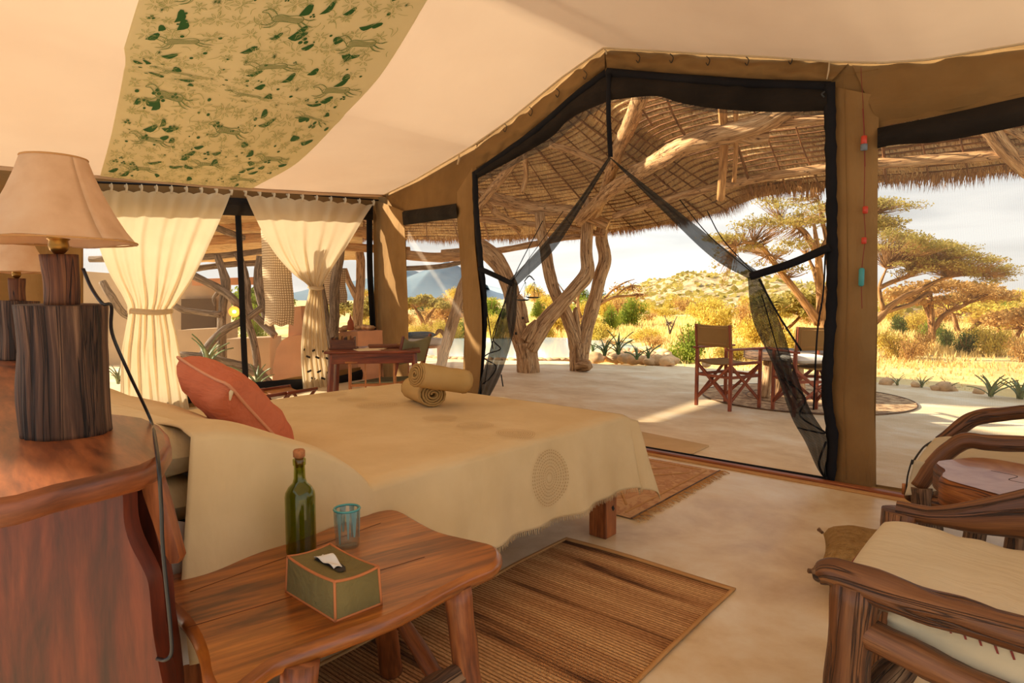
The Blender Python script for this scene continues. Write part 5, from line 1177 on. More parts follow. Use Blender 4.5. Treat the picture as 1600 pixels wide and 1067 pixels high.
# ------------------------------------------------------------------ patio furniture
def director(Bp, Cp, Ap, label, cushionful=False):
    """Bp,Cp,Ap: feet of the near back, near front and far back legs"""
    fd = (Cp-Bp); D = fd.length; fd = fd.normalized(); sd_ = V((-fd.y, fd.x, 0)); sd_ = sd_ if sd_.dot(Ap-Bp) > 0 else -sd_; W_ = abs((Ap-Bp).dot(sd_))
    r = thing('director_chair', Bp+fd*D/2+sd_*W_/2, label, 'chair')
    def P(f, s_, z): return Bp+fd*(f*D)+sd_*(s_*W_)+V((0, 0, z))
    for f in (0, 1):
        for s_ in (0, 1): mb = MB(); mb.bar(P(f, s_, 0), P(f, s_, .67), .036, .036, .004); mb.build('leg', M_dir, r)
    for s_ in (0, 1):
        mb = MB(); mb.bar(P(-.12, s_, .68), P(1.28, s_, .68), .022, .05, .006, up=tuple(sd_)); mb.build('armrest', M_dir, r)
        mb = MB(); mb.bar(P(0, s_, .66), P(-.06, s_, .95), .026, .03, .004); mb.build('back_post', M_dir, r)
        for (z0, z1) in ((.09, .50), (.50, .09)):
            mb = MB(); mb.bar(P(.0, s_, z0), P(1, s_, z1), .02, .032, .003); mb.build('cross_brace', M_dir, r)
        mb = MB(); mb.bar(P(0, s_, .37), P(1, s_, .37), .018, .032, .003); mb.build('rail', M_dir, r)
    for f in (0, 1):
        for (z0, z1) in ((.09, .50), (.50, .09)):
            mb = MB(); mb.bar(P(f, 0, z0), P(f, 1, z1), .02, .032, .003); mb.build('cross_brace', M_dir, r)
        mb = MB(); mb.bar(P(f, 0, .37), P(f, 1, .37), .018, .032, .003); mb.build('rail', M_dir, r)
    mb = MB(); mb.grid(lambda u, v: P(u, v, .53-.03*sin(pi*v)), 8, 8); mb.build('seat', M_dcanvas, r, solid=.012)
    for s_ in (0, 1): mb = MB(); mb.bar(P(0, s_, .52), P(1, s_, .52), .03, .03, .004); mb.build('seat_rail', M_dir, r)
    mb = MB(); mb.grid(lambda u, v: P(-.02-.04*u+.05*sin(pi*v), -.04+1.08*v, .70+.25*u-.012*sin(pi*v)*(1 if u > .5 else 0)), 8, 10); bkc = mb.build('back_canvas', M_dcanvas, r, solid=.012)
    mb = MB(); ps = [P(-.035-.02*u+.05*sin(pi*v)-.03, -.04+1.08*v, .70+.25*u) for u, v in ((.15, .12), (.15, .88), (.85, .88), (.85, .12), (.15, .12))]; mb.tube(ps, .003, 4, 0); mb.build('seam', M_rugb, bkc)
    return r, P, fd, sd_
director(onz(1140, 643, 0), onz(1186, 637, 0), onz(1095, 632, 0), 'folding wooden director chair with tan canvas, in full view on the patio')
Bq = onz(1240, 652, 0); fq = (FW*.93+RT*-.05).normalized()*.47; sq = V((fq.y, -fq.x, 0)).normalized()*.50
r_, P_, fd_, sd__ = director(Bq, Bq+fq, Bq+sq, 'second director chair, seen through the doorway netting beside the canvas column')
ct = P_(.55, .5, .56); mb = MB(); pillow(mb, ct+V((0, 0, .03)), .46, .44, .09, Matrix((fd_, sd__, fd_.cross(sd__))).transposed(), 14); one(mb, 'seat_pad', M_ivory, ct, 'ivory seat pad on the director chair behind the netting', 'cushion')
tc_ = onz(1222, 617, 0); lt = thing('log_table', tc_, 'round slab coffee table on log legs between the director chairs', 'table')
pts = [(tc_.x+cos(a)*(.50+.03*sin(3*a))-.0, tc_.y+sin(a)*(.50+.03*cos(2*a))) for a in [k*2*pi/36 for k in range(36)]]
mb = MB(); mb.prism(pts, .47, .575, .016, (1, .4)); mb.build('tabletop', M_bark, lt)
mb = MB(); mb.poly([[V((tc_.x+(x-tc_.x)*.95, tc_.y+(y-tc_.y)*.95, .5765)) for x, y in pts]], V((0, 0, 1))); mb.build('polished_face', M_grey, lt)
for px, py in ((1194, 621), (1214, 616), (1250, 622), (1228, 606)):
    q = onz(px, py, 0); tq = V((tc_.x+(q.x-tc_.x)*.8, tc_.y+(q.y-tc_.y)*.8, .48)); mb = MB(); beam(mb, [tq, q.lerp(tq, .5)+V((.01, 0, 0)), q], [.065, .06, .065], 14, .08); mb.build('leg', M_post, lt)
rc = onz(1255, 620, 0); rr_ = thing('round_rug', rc, 'round speckled brown rug under the patio chairs', 'rug')
mb = MB(); mb.prism([(rc.x+cos(k*2*pi/64)*1.22, rc.y+sin(k*2*pi/64)*1.22) for k in range(64)], -.012, -.001, .003, (1, 0)); 
m, t, b, o = newmat('speckled_weave'); f1 = tnoise(t, coords(t, 'Object', (9, 9, 9)), 1, 7, .4, .7); t.links.new(ramp(t, f1, [(.38, (118, 84, 56)), (.5, (176, 138, 96)), (.62, (214, 182, 138))]), b.inputs['Base Color']); b.inputs['Roughness'].default_value = .95; bump(t, b, f1, .5, .01)
mb.build('rug_weave', m, rr_)
mb = MB(); mb.tube([V((rc.x+cos(k*2*pi/64)*1.22, rc.y+sin(k*2*pi/64)*1.22, .0)) for k in range(65)], .008, 6, 0, cap=False); mb.build('edge_cord', M_bark, rr_)
mb = MB(); mb.tube([V((rc.x+cos(k*2*pi/48)*.68, rc.y+sin(k*2*pi/48)*.68, .0)) for k in range(49)], .006, 6, 0, cap=False); mb.build('woven_ring', M_bark, rr_)
# daybed with blue towel by the pool
q0 = onz(640, 572, .0); q1 = onz(694, 568, 0); ddx = (q1-q0); ddn = V((-ddx.y, ddx.x, 0)).normalized()
if ddn.dot(FW) < 0: ddn = -ddn
db = thing('daybed', (q0+q1)/2, 'low wooden daybed with pale mattress outside the side window', 'daybed')
Rb = Matrix((ddx.normalized(), ddn, V((0, 0, 1)))).transposed(); LDB = ddx.length+.5; cB = q1-ddx.normalized()*LDB/2
def DBp(a, d, z): return cB+Rb@V((a*LDB/2, d, z))
for a in (-.97, .97):
    for d in (0, .7): mb = MB(); mb.bar(DBp(a*.85, d, .32), DBp(a*.85, d, 0), .06, .06, .006); mb.build('leg', M_lightw, db)
mb = MB(); mb.box(DBp(0, .35, .33), (LDB, .78, .05), Rb, .006); mb.build('frame', M_lightw, db)
mb = MB(); mb.box(DBp(0, .35, .42), (LDB*1.02, .76, .13), Rb, .035); mb.build('mattress', M_coral if False else M_mattress, db)
pp = DBp(.42, .3, .485); mb = MB(); pillow(mb, pp+V((0, 0, .06)), .55, .4, .12, Rb, 12); one(mb, 'folded_towel', M_blue, pp, 'dark blue folded towel on the daybed outside', 'towel')
# ------------------------------------------------------------------ thatched roof over tent front and patio
CX, CY, RE_ = -6.93, 5.56, 4.48; SC, SR = .70, .70
def contour(z, na=44, nr=26, nl=4, drop=0):
    rho = max(.05, RE_-(z-2.5)/SC); yl = lambda x: 7.45-(z-2.5)/SR+.12*(x+2.85)
    th = radians(180); last = None
    while th > radians(24):
        x = CX+cos(th)*rho; y = CY+sin(th)*rho
        if th < radians(90) and y < yl(x): break
        th -= radians(.5)
    P = [V((CX-rho, CY-.75*(1-i/nl), z-drop)) for i in range(nl)]
    for i in range(na+1):
        a = radians(180)+(th-radians(180))*i/na; P.append(V((CX+cos(a)*rho, CY+sin(a)*rho, z-drop)))
    x0 = P[-1].x
    y0 = P[-1].y; y1 = yl(4.2)
    for i in range(1, nr+1): x = x0+(4.2-x0)*i/nr; P.append(V((x, max(yl(x), y0+(y1-y0)*i/nr) if y0 > yl(x0)+.03 else yl(x), z-drop)))
    for _ in range(10):
        Q = list(P)
        for i in range(nl+na-8, min(len(P)-1, nl+na+9)): P[i] = Q[i]*.5+(Q[i-1]+Q[i+1])*.25
    return P
roof = thing('thatched_roof', (CX, CY, 2.5), 'large round-ended thatched roof over the patio, seen from below with its battens', 'roof')
mb = MB(); zs = []
z = 2.46
rows = []
while z < 4.6:
    rows.append((z, 0)); rows.append((z+.040, .022)); z += .048
C = [contour(z_, drop=d_) for z_, d_ in rows]
rowp = []
for r_, P in enumerate(C): rowp.append([p+V((0, 0, .025*noise.noise(V((p.x*3, p.y*3, r_*.7))))) for p in P])
na_ = 4+44+1; last = rowp[-1]; rowp.append([V((CX, CY, 5.5)) if j < na_ else V((p.x, p.y-1.2, 5.4)) for j, p in enumerate(last)])
n = len(rowp[0]); vs = [p for r_ in rowp for p in r_]; fs = []; uvs = []
for i in range(len(rowp)-1):
    for j in range(n-1):
        fs.append((i*n+j, i*n+j+1, (i+1)*n+j+1, (i+1)*n+j)); uvs.append([(j*.25, i*.1), (j*.25+.25, i*.1), (j*.25+.25, i*.1+.1), (j*.25, i*.1+.1)])
mb.add(vs, fs, uvs, False); mb.build('thatch', M_straw, roof, kind='stuff', solid=.0)
mb = MB(); top = [[p+V((0, 0, .22)) for p in r_] for r_ in rowp[::8]+[rowp[-1]]]; vs = [p for r_ in top for p in r_]
mb.add(vs, [(i*n+j, (i+1)*n+j, (i+1)*n+j+1, i*n+j+1) for i in range(len(top)-1) for j in range(n-1)], [[(0, 0), (0, 1), (1, 1), (1, 0)]]*((len(top)-1)*(n-1))); mb.build('outer_thatch', M_fringe, roof, kind='stuff')
# battens: every second row a bundle of sticks, each a part
k = 0
z = 2.535
while z < 4.6:
    P = contour(z); P = [p+V((0, 0, -.024+.03*noise.noise(V((p.x*1.3, p.y*1.3, z*5))))) for p in P]
    mb = MB(); mb.tube(P, .008+.004*random.random(), 5, 0, rough=.2, seed=k); mb.build('batten', M_batten, roof); z += .048; k += 1
# rafters running up the slope
def rafter(x0, y0, dirx, diry, slope, z0, z1, r, name, mat, drop=.06):
    l = (z1-z0)/slope; pts = []
    for i in range(7): t = i/6*l; pts.append(V((x0+dirx*t+.03*sin(i*2+x0*5), y0+diry*t, z0+slope*t-drop)))
    mb = MB(); mb.tube(pts, r, 7, 3, rough=.12); mb.build(name, mat, roof)
for i in range(26):
    a = radians(184-i*8.4)
    x = CX+cos(a)*RE_; y = CY+sin(a)*RE_; 
    if a < radians(25): break
    rafter(x, y, -cos(a), -sin(a), SC, 2.5, 5.2, .010+.006*(i % 4 == 0), 'rafter', M_batten)
for i in range(22):
    x = -2.75+i*.33; y = 7.45+.12*(x+2.85); zt = 4.9 
    rafter(x, y, 0, -1, SR, 2.5, zt, .009+.006*(i % 4 == 0), 'rafter', M_batten)
for i in range(6):
    x = -3.2-i*.33; # rafters of the straight part reaching into the valley
    z0 = 2.5
    while z0 < 5:
        P = contour(z0); 
        if P[4+44].x <= x: break
        z0 += .05
    if z0 < 4.7: rafter(x, 7.45-(z0-2.5)/SR+.12*(x+2.85), 0, -1, SR, z0, 4.8, .012, 'rafter', M_batten)
# straw ends: fringe along the eave, wisps under the thatch
E = contour(2.47, 160, 120, 6); seg = [(E[i], E[i+1]) for i in range(len(E)-1)]; ln = np.array([(b_-a).length for a, b_ in seg]); pr = ln/ln.sum()
n = 22000; idx = rng.choice(len(seg), n, p=pr); tt = rng.random(n)
A = np.array([tuple(s_[0]) for s_ in seg]); B = np.array([tuple(s_[1]) for s_ in seg]); base = A[idx]*(1-tt[:, None])+B[idx]*tt[:, None]
dirv = (B-A)[idx]; dirv /= np.linalg.norm(dirv, axis=1, keepdims=True); outv = np.stack([-dirv[:, 1], dirv[:, 0], 0*dirv[:, 0]], 1)
base += outv*rng.uniform(-.10, .06, (n, 1)); base[:, 2] += rng.uniform(-.01, .22, n)
lenv = rng.uniform(.035, .08, (n, 1))*(1+.25*np.sin(base[:, :1]*5)); d = outv*rng.uniform(.1, .6, (n, 1))+dirv*rng.normal(0, .15, (n, 1)); d[:, 2] -= 1; d /= np.linalg.norm(d, axis=1, keepdims=True)
quads('straw_fringe', base, dirv*.006, d*lenv, M_fringe, roof, (CX, CY, 2.5), True, kind='stuff')
n = 26000; zz = rng.uniform(2.55, 4.6, n); pts = []; dd = []
Cs = [contour(z_, 44, 26) for z_ in np.linspace(2.5, 4.65, 40)]
for z_ in zz:
    P = Cs[int((z_-2.5)/2.15*39)]; j = random.randrange(len(P)-1); p = P[j].lerp(P[j+1], random.random()); t = (P[j+1]-P[j]).normalized(); o_ = V((-t.y, t.x, 0)); pts.append((p.x, p.y, z_-.045)); q = (o_*1+V((0, 0, -SC))).normalized()+t*random.gauss(0, .18); dd.append((*q, *t))
pts = np.array(pts); dd = np.array(dd); quads('straw_wisps', pts, dd[:, 3:]*.006, dd[:, :3]*rng.uniform(.03, .06, (n, 1)), M_straw, roof, (CX, CY, 2.5), True, kind='stuff')
def froof(px, py):
    f = 3.0
    while f < 14:
        p = atd(px, py, f); h = max(2.5+SC*(RE_-hypot(p.x-CX, p.y-CY)), 2.5+SR*(7.45+.12*(p.x+2.85)-p.y) if p.x > -5 else -9)
        if h > 2.45 and p.z > h-.06 and p.y > 4.9: return f
        if h > 2.45: seen = True
        f += .05
    return 99
# big poles under the roof, each its own part
def pole(pts, r, mat=None, name='roof_pole', n=14, rough=.07, par=roof, label=None):
    F_ = [min(f, froof(px, py)-((r[i] if isinstance(r, (list, tuple)) else r)+.06)) for i, (px, py, f) in enumerate(pts)]
    for _ in range(6):
        for i in range(1, len(F_)-1): F_[i] = min(F_[i], (F_[i-1]+F_[i+1])/2+.08)
        if len(F_) > 2: F_[0] = min(F_[0], 2*F_[1]-F_[2]+.25); F_[-1] = min(F_[-1], 2*F_[-2]-F_[-3]+.25)
    P = [atd(px, py, f) for (px, py, _f), f in zip(pts, F_)]
    mb = MB(); mb.tube(P, r, n, 7, rough=rough); o = mb.build(name, mat or M_pole, par)
    if label: o['label'] = label
    return o
pole([(1006, 140, 8.9), (985, 190, 9.2), (962, 245, 9.7), (945, 300, 10.2), (925, 345, 10.6)], [.085, .09, .09, .085, .08])
pole([(905, 345, 10.4), (935, 315, 10.1), (965, 290, 9.6), (1010, 262, 9.0), (1060, 232, 8.3), (1110, 214, 7.8), (1150, 205, 7.4), (1196, 190, 7.0), (1238, 168, 6.6), (1300, 140, 6.2)], [.09, .095, .10, .10, .105, .11, .11, .10, .08, .07], rough=.12, label='long curved forked pole')
pole([(1150, 206, 7.4), (1178, 214, 7.25), (1200, 214, 7.2)], [.1, .085, .06], rough=.15)
pole([(1128, 150, 6.9), (1131, 232, 7.1), (1126, 312, 7.3)], [.045, .045, .045], M_plank, 'hanging_plank', 6, .03)
pole([(1149, 150, 6.8), (1150, 225, 6.9), (1147, 284, 7.0)], [.024, .024, .024], M_plank, 'hanging_plank', 6, .03)
pole([(690, 296, 11.4), (755, 306, 11.2), (812, 320, 11.0), (860, 328, 10.8), (900, 331, 10.6), (950, 352, 10.4)], [.10, .11, .11, .10, .10, .09], rough=.1)
pole([(700, 338, 11.4), (755, 343, 11.2), (830, 350, 11.0), (900, 358, 10.9), (945, 368, 10.7)], [.05, .055, .05, .05, .045])
pole([(690, 395, 11.6), (747, 391, 11.5), (775, 392, 11.4), (837, 381, 11.2), (880, 372, 11.0), (920, 368, 10.9)], [.06, .06, .055, .055, .05, .05])
pole([(740, 300, 10.8), (760, 318, 11), (812, 362, 11.3)], [.05, .05, .045])
pole([(820, 230, 10.2), (790, 270, 10.4), (758, 310, 10.7), (735, 345, 11)], [.07, .075, .07, .065])
pole([(858, 225, 9.6), (905, 240, 9.6), (945, 258, 9.6)], [.05, .05, .05]); pole([(820, 240, 10), (822, 275, 10.3), (816, 300, 10.5)], [.04, .04, .04])
pole([(770, 330, 10.6), (800, 345, 10.8), (822, 350, 10.9)], [.05, .045, .04])
pole([(960, 338, 9.6), (1040, 312, 8.8), (1120, 292, 8.0), (1200, 276, 7.5), (1300, 262, 7.0), (1450, 250, 6.5), (1650, 236, 6.0)], [.05]*7)
pole([(985, 262, 8.8), (1060, 238, 8.2), (1140, 218, 7.6)], [.03, .03, .03]); pole([(1206, 196, 6.9), (1290, 186, 6.6), (1420, 168, 6.2)], [.04, .04, .04])
pole([(1530, 180, 5.9), (1570, 232, 6.1), (1606, 270, 6.2)], [.07, .07, .06]); pole([(1510, 170, 5.7), (1600, 215, 5.8)], [.03, .03])
# forked tree-trunk posts
def trunk(name, base, limbs, label, mat=M_post, cat='post', extra=None, n=18, rough=.09, group=None):
    r = thing(name, atd(*base), label, cat, group); r.location.z = max(r.location.z, -.1)
    for i, (pts, rad, nm) in enumerate(limbs):
        P = [atd(*p) for p in pts]; mb = MB(); mb.tube(P, rad, n, 7, rough=rough, seed=i*1.3+base[0]); mb.build(nm, mat, r)
    return r
t1 = trunk('timber_post', (826, 584, 10.65), [([(826, 586, 10.65), (825, 560, 10.65), (822, 535, 10.65)], [.185, .18, .20], 'trunk'),
    ([(822, 550, 10.65), (808, 510, 10.65), (802, 475, 10.7), (794, 440, 10.8), (776, 408, 10.9), (752, 388, 11.0), (735, 380, 11.1)], [.16, .15, .13, .14, .15, .15, .12], 'limb'),
    ([(826, 545, 10.6), (846, 512, 10.6), (872, 480, 10.6), (900, 450, 10.6), (918, 425, 10.6), (916, 392, 10.6), (918, 350, 10.6), (920, 310, 10.6)], [.15, .14, .125, .12, .12, .10, .10, .09], 'limb'),
    ([(822, 530, 10.55), (832, 512, 10.5), (838, 500, 10.5)], [.12, .09, .03], 'broken_stub'), ([(800, 460, 10.7), (812, 470, 10.7), (822, 505, 10.7)], [.06, .08, .06], 'limb')], 'thick forked tree-trunk post on the left, with a broken stub in its fork')
for x, y in ((817, 497), (818, 551), (806, 521)):
    p = atd(x, y, 10.5); mb = MB(); mb.lathe([(0, -.02), (.018, -.02), (.018, .02), (0, .02)], p, 10, cap=False); mb.build('knot_hole', M_hole, t1)
trunk('timber_post', (905, 582, 10.9), [([(905, 584, 10.9), (905, 562, 10.9), (906, 535, 10.9)], [.165, .165, .175], 'trunk'),
    ([(904, 550, 10.9), (896, 520, 10.85), (884, 490, 10.8), (868, 460, 10.8), (858, 425, 10.8), (853, 395, 10.8), (846, 365, 10.8), (843, 332, 10.8)], [.14, .12, .11, .105, .10, .10, .09, .08], 'limb'),
    ([(908, 550, 10.9), (916, 515, 10.9), (926, 480, 10.85), (936, 440, 10.8), (945, 405, 10.8), (940, 375, 10.8), (942, 345, 10.75)], [.14, .12, .115, .11, .11, .10, .09], 'limb'),
    ([(938, 415, 10.8), (948, 402, 10.8), (951, 397, 10.8)], [.06, .04, .02], 'knot'), ([(904, 530, 10.85), (899, 490, 10.8), (901, 480, 10.8)], [.07, .05, .02], 'broken_stub')], 'slender forked trunk post beside the thick one, short log at its foot')
p = onz(918, 579, .0); mb = MB(); mb.tube([p+V((-.12, -.1, .09)), p+V((.02, -.12, .1)), p+V((.16, -.16, .10))], [.09, .11, .06], 14, 5, rough=.35); one(mb, 'log', M_post, p, 'short cut log lying at the foot of the slender post', 'log')
trunk('leaning_post', (700, 528, 10.0), [([(686, 588, 10), (694, 550, 10), (703, 520, 10), (712, 488, 10.1), (722, 450, 10.2), (738, 410, 10.4)], [.08, .08, .09, .09, .08, .07], 'trunk'), ([(694, 524, 10), (690, 518, 10), (685, 517, 10), (681, 523, 10)], [.03, .03, .03, .02], 'curl')], 'leaning bare pole seen through the side window', M_post)
# little hanging scale
hsn = thing('hanging_scale', atd(826, 430, 9.5), 'small hanging balance with two dishes between the posts', 'scale')
for cx_, cy_ in ((817, 469), (833, 465)):
    c = atd(cx_, cy_, 9.5); mb = MB(); mb.lathe([(0, -.012), (.07, -.01), (.115, .012), (.12, .014), (.07, -.002), (0, -.004)], c, 20, cap=False); ds = mb.build('dish', M_iron, hsn)
    tp = atd(cx_+2 if cx_ > 820 else cx_+4, 440, 9.5)
    for a in (0, 2.1, 4.2): mb = MB(); mb.tube([c+V((cos(a)*.115, sin(a)*.115, .012)), tp], .004, 4, 1); mb.build('chain', M_iron, ds)
mb = MB(); mb.tube([atd(819, 440, 9.5), atd(827, 431, 9.5), atd(835, 438, 9.5)], [.008, .014, .008], 6, 3); mb.tube([atd(827, 431, 9.5), atd(827, 352, 9.6)], .003, 4, 1); mb.build('beam', M_iron, hsn)

# ------------------------------------------------------------------ what stands outside the left window
cw = thing('clay_wall', atd(450, 597, 9.3), 'low curved pinkish clay wall with a short pillar outside the left window', 'wall')
def clay(pts, f, d, name='panel', mat=M_clay):
    P = [atd(x, y, f) for x, y in pts]; n = len(P); mb = MB(); vs = P+[p+FW*d for p in P]
    fs = [(i, i+n, (i+1) % n+n, (i+1) % n) for i in range(n)]; mb.add(vs, fs, [[(0, 0), (1, 0), (1, 1), (0, 1)]]*n, False)
    mb.poly([P], -FW); return mb.build(name, mat, cw)
clay([(425, 604), (427, 570), (432, 545), (440, 532), (452, 525), (480, 522), (480, 602)], 9.3, 1.0, 'wall_face')
clay([(450, 535), (451, 505), (453, 480), (470, 478), (474, 535)], 9.6, .4, 'pillar')
clay([(527, 600), (527, 520), (545, 518), (600, 516), (600, 594)], 9.6, .5, 'wall_face')
clay([(480, 600), (480, 545), (527, 543), (527, 597)], 9.9, .4, 'wall_face')
for i, (x, y) in enumerate(((535, 518), (542, 515), (562, 515), (570, 514), (578, 515))):
    p = atd(x, y, 9.75); mb = MB(); pillow(mb, p+V((0, 0, .03)), .11, .16, .07, None, 6, wr=.02); one(mb, 'stone', M_stone, p, ('leftmost grey stone', 'second grey stone from the left', 'third grey stone from the left', 'fourth grey stone from the left', 'rightmost grey stone')[i]+' on top of the clay wall by the terracotta bottle', 'stone', 'stones on the clay wall')
p = atd(548, 516, 9.7); mb = MB(); mb.lathe([(0, 0), (.045, 0), (.05, .02), (.05, .11), (.042, .14), (.022, .17), (.016, .21), (.006, .235)], p, 16, cap=False); one(mb, 'terracotta_bottle', M_terra, p, 'orange terracotta bottle standing on the clay wall', 'bottle')
hut = thing('outdoor_bathroom', atd(320, 590, 11.5), 'pale plastered outdoor room with dark opening behind the curtains', 'building')
for pts, f, d, nm, mt in (([(80, 640), (80, 420), (350, 440), (350, 590)], 11.8, .3, 'back_wall', M_clayl), ([(283, 518), (283, 467), (336, 466), (336, 516)], 11.7, .05, 'opening', M_dark), ([(352, 596), (352, 530), (422, 527), (422, 590)], 10.2, .5, 'low_wall', M_clayl), ([(278, 566), (278, 516), (352, 512), (352, 556)], 10.8, .5, 'bench', M_clayl), ([(300, 446), (300, 436), (420, 432), (420, 444)], 11.5, .2, 'lintel', M_clay)):
    P = [atd(x, y, f) for x, y in pts]; n = 4; mb = MB(); vs = P+[p+FW*d for p in P]; mb.add(vs, [(i, i+n, (i+1) % n+n, (i+1) % n) for i in range(n)]+[(0, 1, 2, 3), (7, 6, 5, 4)], [[(0, 0), (1, 0), (1, 1), (0, 1)]]*6, False); mb.build(nm, mt, hut)
dw = trunk('driftwood_fence', (345, 585, 9.6), [([(346, 600, 9.6), (347, 560, 9.6), (346, 520, 9.6), (348, 480, 9.6), (352, 440, 9.7), (340, 400, 9.8)], [.07, .065, .065, .06, .07, .05], 'trunk'),
    ([(275, 420, 9.4), (310, 434, 9.4), (340, 450, 9.5), (365, 468, 9.5), (385, 500, 9.6), (398, 540, 9.6), (405, 600, 9.6)], [.05, .055, .06, .06, .06, .055, .05], 'limb'),
    ([(262, 470, 9.3), (285, 484, 9.3), (305, 487, 9.4), (345, 492, 9.5)], [.045, .045, .04, .045], 'limb'), ([(310, 565, 9.4), (330, 535, 9.4), (352, 515, 9.5), (385, 498, 9.6), (410, 480, 9.7)], [.07, .06, .06, .05, .05], 'limb'),
    ([(278, 555, 9.2), (320, 560, 9.2), (362, 570, 9.3), (400, 580, 9.4), (428, 602, 9.4)], [.06, .07, .08, .07, .04], 'root'), ([(372, 395, 9.9), (385, 440, 9.9), (388, 480, 9.9), (410, 505, 9.9), (430, 525, 9.8)], [.06, .06, .06, .06, .05], 'limb'), ([(408, 400, 10), (404, 440, 10), (412, 480, 10), (425, 520, 10)], [.07, .075, .07, .06], 'limb'),
    ([(344, 452, 9.6), (334, 466, 9.6), (336, 478, 9.6)], [.03, .025, .015], 'stub'), ([(160, 440, 9.2), (175, 465, 9.2), (196, 492, 9.3), (230, 500, 9.4)], [.05, .055, .05, .045], 'limb')], 'tangle of grey driftwood branches outside the left window', M_grey, 'fence')
trunk('grey_post', (520, 590, 9.4), [([(521, 600, 9.4), (520, 545, 9.4), (522, 500, 9.4), (523, 450, 9.5), (530, 400, 9.6), (536, 350, 9.8)], [.09, .08, .075, .075, .07, .07], 'trunk'), ([(519, 545, 9.35), (512, 510, 9.4), (506, 470, 9.4), (502, 440, 9.4)], [.06, .055, .05, .03], 'limb')], 'grey gnarled post just right of the narrow curtain outside', M_grey)
trunk('forked_post', (560, 515, 11.5), [([(561, 600, 11.5), (560, 540, 11.5), (559, 500, 11.5), (561, 465, 11.5), (564, 425, 11.6), (562, 395, 11.7)], [.11, .1, .09, .09, .08, .08], 'trunk'), ([(560, 468, 11.5), (550, 450, 11.5), (543, 435, 11.5), (538, 420, 11.5)], [.07, .06, .055, .05], 'limb')], 'forked orange-brown post far outside, right of the left window', M_post)
for (x0, x1, y0, y1, f, lb) in ((413, 458, 360, 508, 9.0, 'long hanging woven reed screen outside the left window'), (505, 541, 420, 474, 10.6, 'short hanging woven reed screen behind the narrow curtain')):
    a = atd(x0, y1, f); b_ = atd(x1, y1, f); zt = atd(x0, y0, f).z; r = thing('reed_screen', ((a+b_)/2), lb, 'screen'); mb = MB()
    mb.grid(lambda u, v: a.lerp(b_, u)*1+V((0, 0, 0))+V((0, 0, (zt-a.z)*v))+FW*(.14*sin(pi*u)-.04*sin(v*5))*-1+V((.02*sin(v*9), 0, .015*sin(u*16)*(v < .05))), 20, 24, lambda u, v: (u*.55, v*(zt-a.z)*1.0)); mb.build('reed_weave', M_mat, r, solid=.008)
    mb = MB(); mb.tube([V((a.x, a.y, zt)), V((b_.x, b_.y, zt))], .012, 8, 1); mb.build('top_rod', M_bark, r)
ol = thing('wall_lamp', atd(366, 486, 9.4), 'small round orange glowing lamp on the driftwood outside', 'lamp'); c = atd(366, 487, 9.4)
back = (C0-c).normalized()
mb = MB(); u_ = back.cross(V((0, 0, 1))).normalized(); w_ = u_.cross(back)
mb.grid(lambda u, v: c-back*(.05*(1-u*u))+(u_*cos(v*2*pi)+w_*sin(v*2*pi))*(.08*u), 8, 24); mb.build('bowl', M_bowl, ol, solid=.005)
mb = MB(); pillow(mb, c, .05, .05, .05, None, 8); mb.build('bulb', M_bulb, ol)
# neighbour roof seen through the left window: beams and boards
nr_ = thing('pergola_roof', atd(400, 380, 10.5), 'pergola of pale beams and boards outside the left window', 'pergola')
for pts, r, nm in (([(120, 352, 9.2), (250, 350, 9.6), (420, 352, 10.2), (560, 362, 10.8), (620, 374, 11.2)], .09, 'beam'), ([(120, 380, 9.6), (280, 378, 9.9), (420, 372, 10.3), (520, 384, 10.9), (640, 392, 11.4)], .075, 'beam'), ([(140, 405, 9.8), (300, 402, 10), (360, 398, 10.2), (412, 392, 10.5)], .05, 'beam'), ([(280, 424, 10.4), (350, 414, 10.6), (420, 410, 10.8)], .05, 'beam'), ([(630, 398, 11.2), (680, 402, 11.4), (730, 400, 11.6)], .085, 'beam'), ([(620, 420, 11.6), (690, 416, 11.8), (740, 404, 12)], .045, 'beam'), ([(300, 336, 9), (330, 352, 9.4), (380, 372, 10)], .05, 'beam')):
    P = [atd(*p) for p in pts]; mb = MB(); mb.tube(P, r, 12, 6, rough=.08); mb.build(nm, M_grey if r < .06 else M_plank, nr_)
P4 = [atd(285, 326, 8.8), atd(566, 338, 11.2), atd(566, 404, 12.8), atd(285, 408, 12.4)]; mb = MB(); mb.grid(lambda u, v: P4[0].lerp(P4[1], u).lerp(P4[3].lerp(P4[2], u), v)+V((0, 0, .03*noise.noise(V((u*20, v*20, 0))))), 30, 30, lambda u, v: (v*3, u*3)); mb.build('thatch', M_straw, nr_, kind='stuff', solid=.06)
for i in range(9):
    x = 150+i*58; a = atd(x, 322, 8.6+i*.27); b_ = atd(x+30, 348, 10.4+i*.2); mb = MB(); mb.bar(a, b_, .30, .02, .003); mb.build('board', M_plank, nr_)
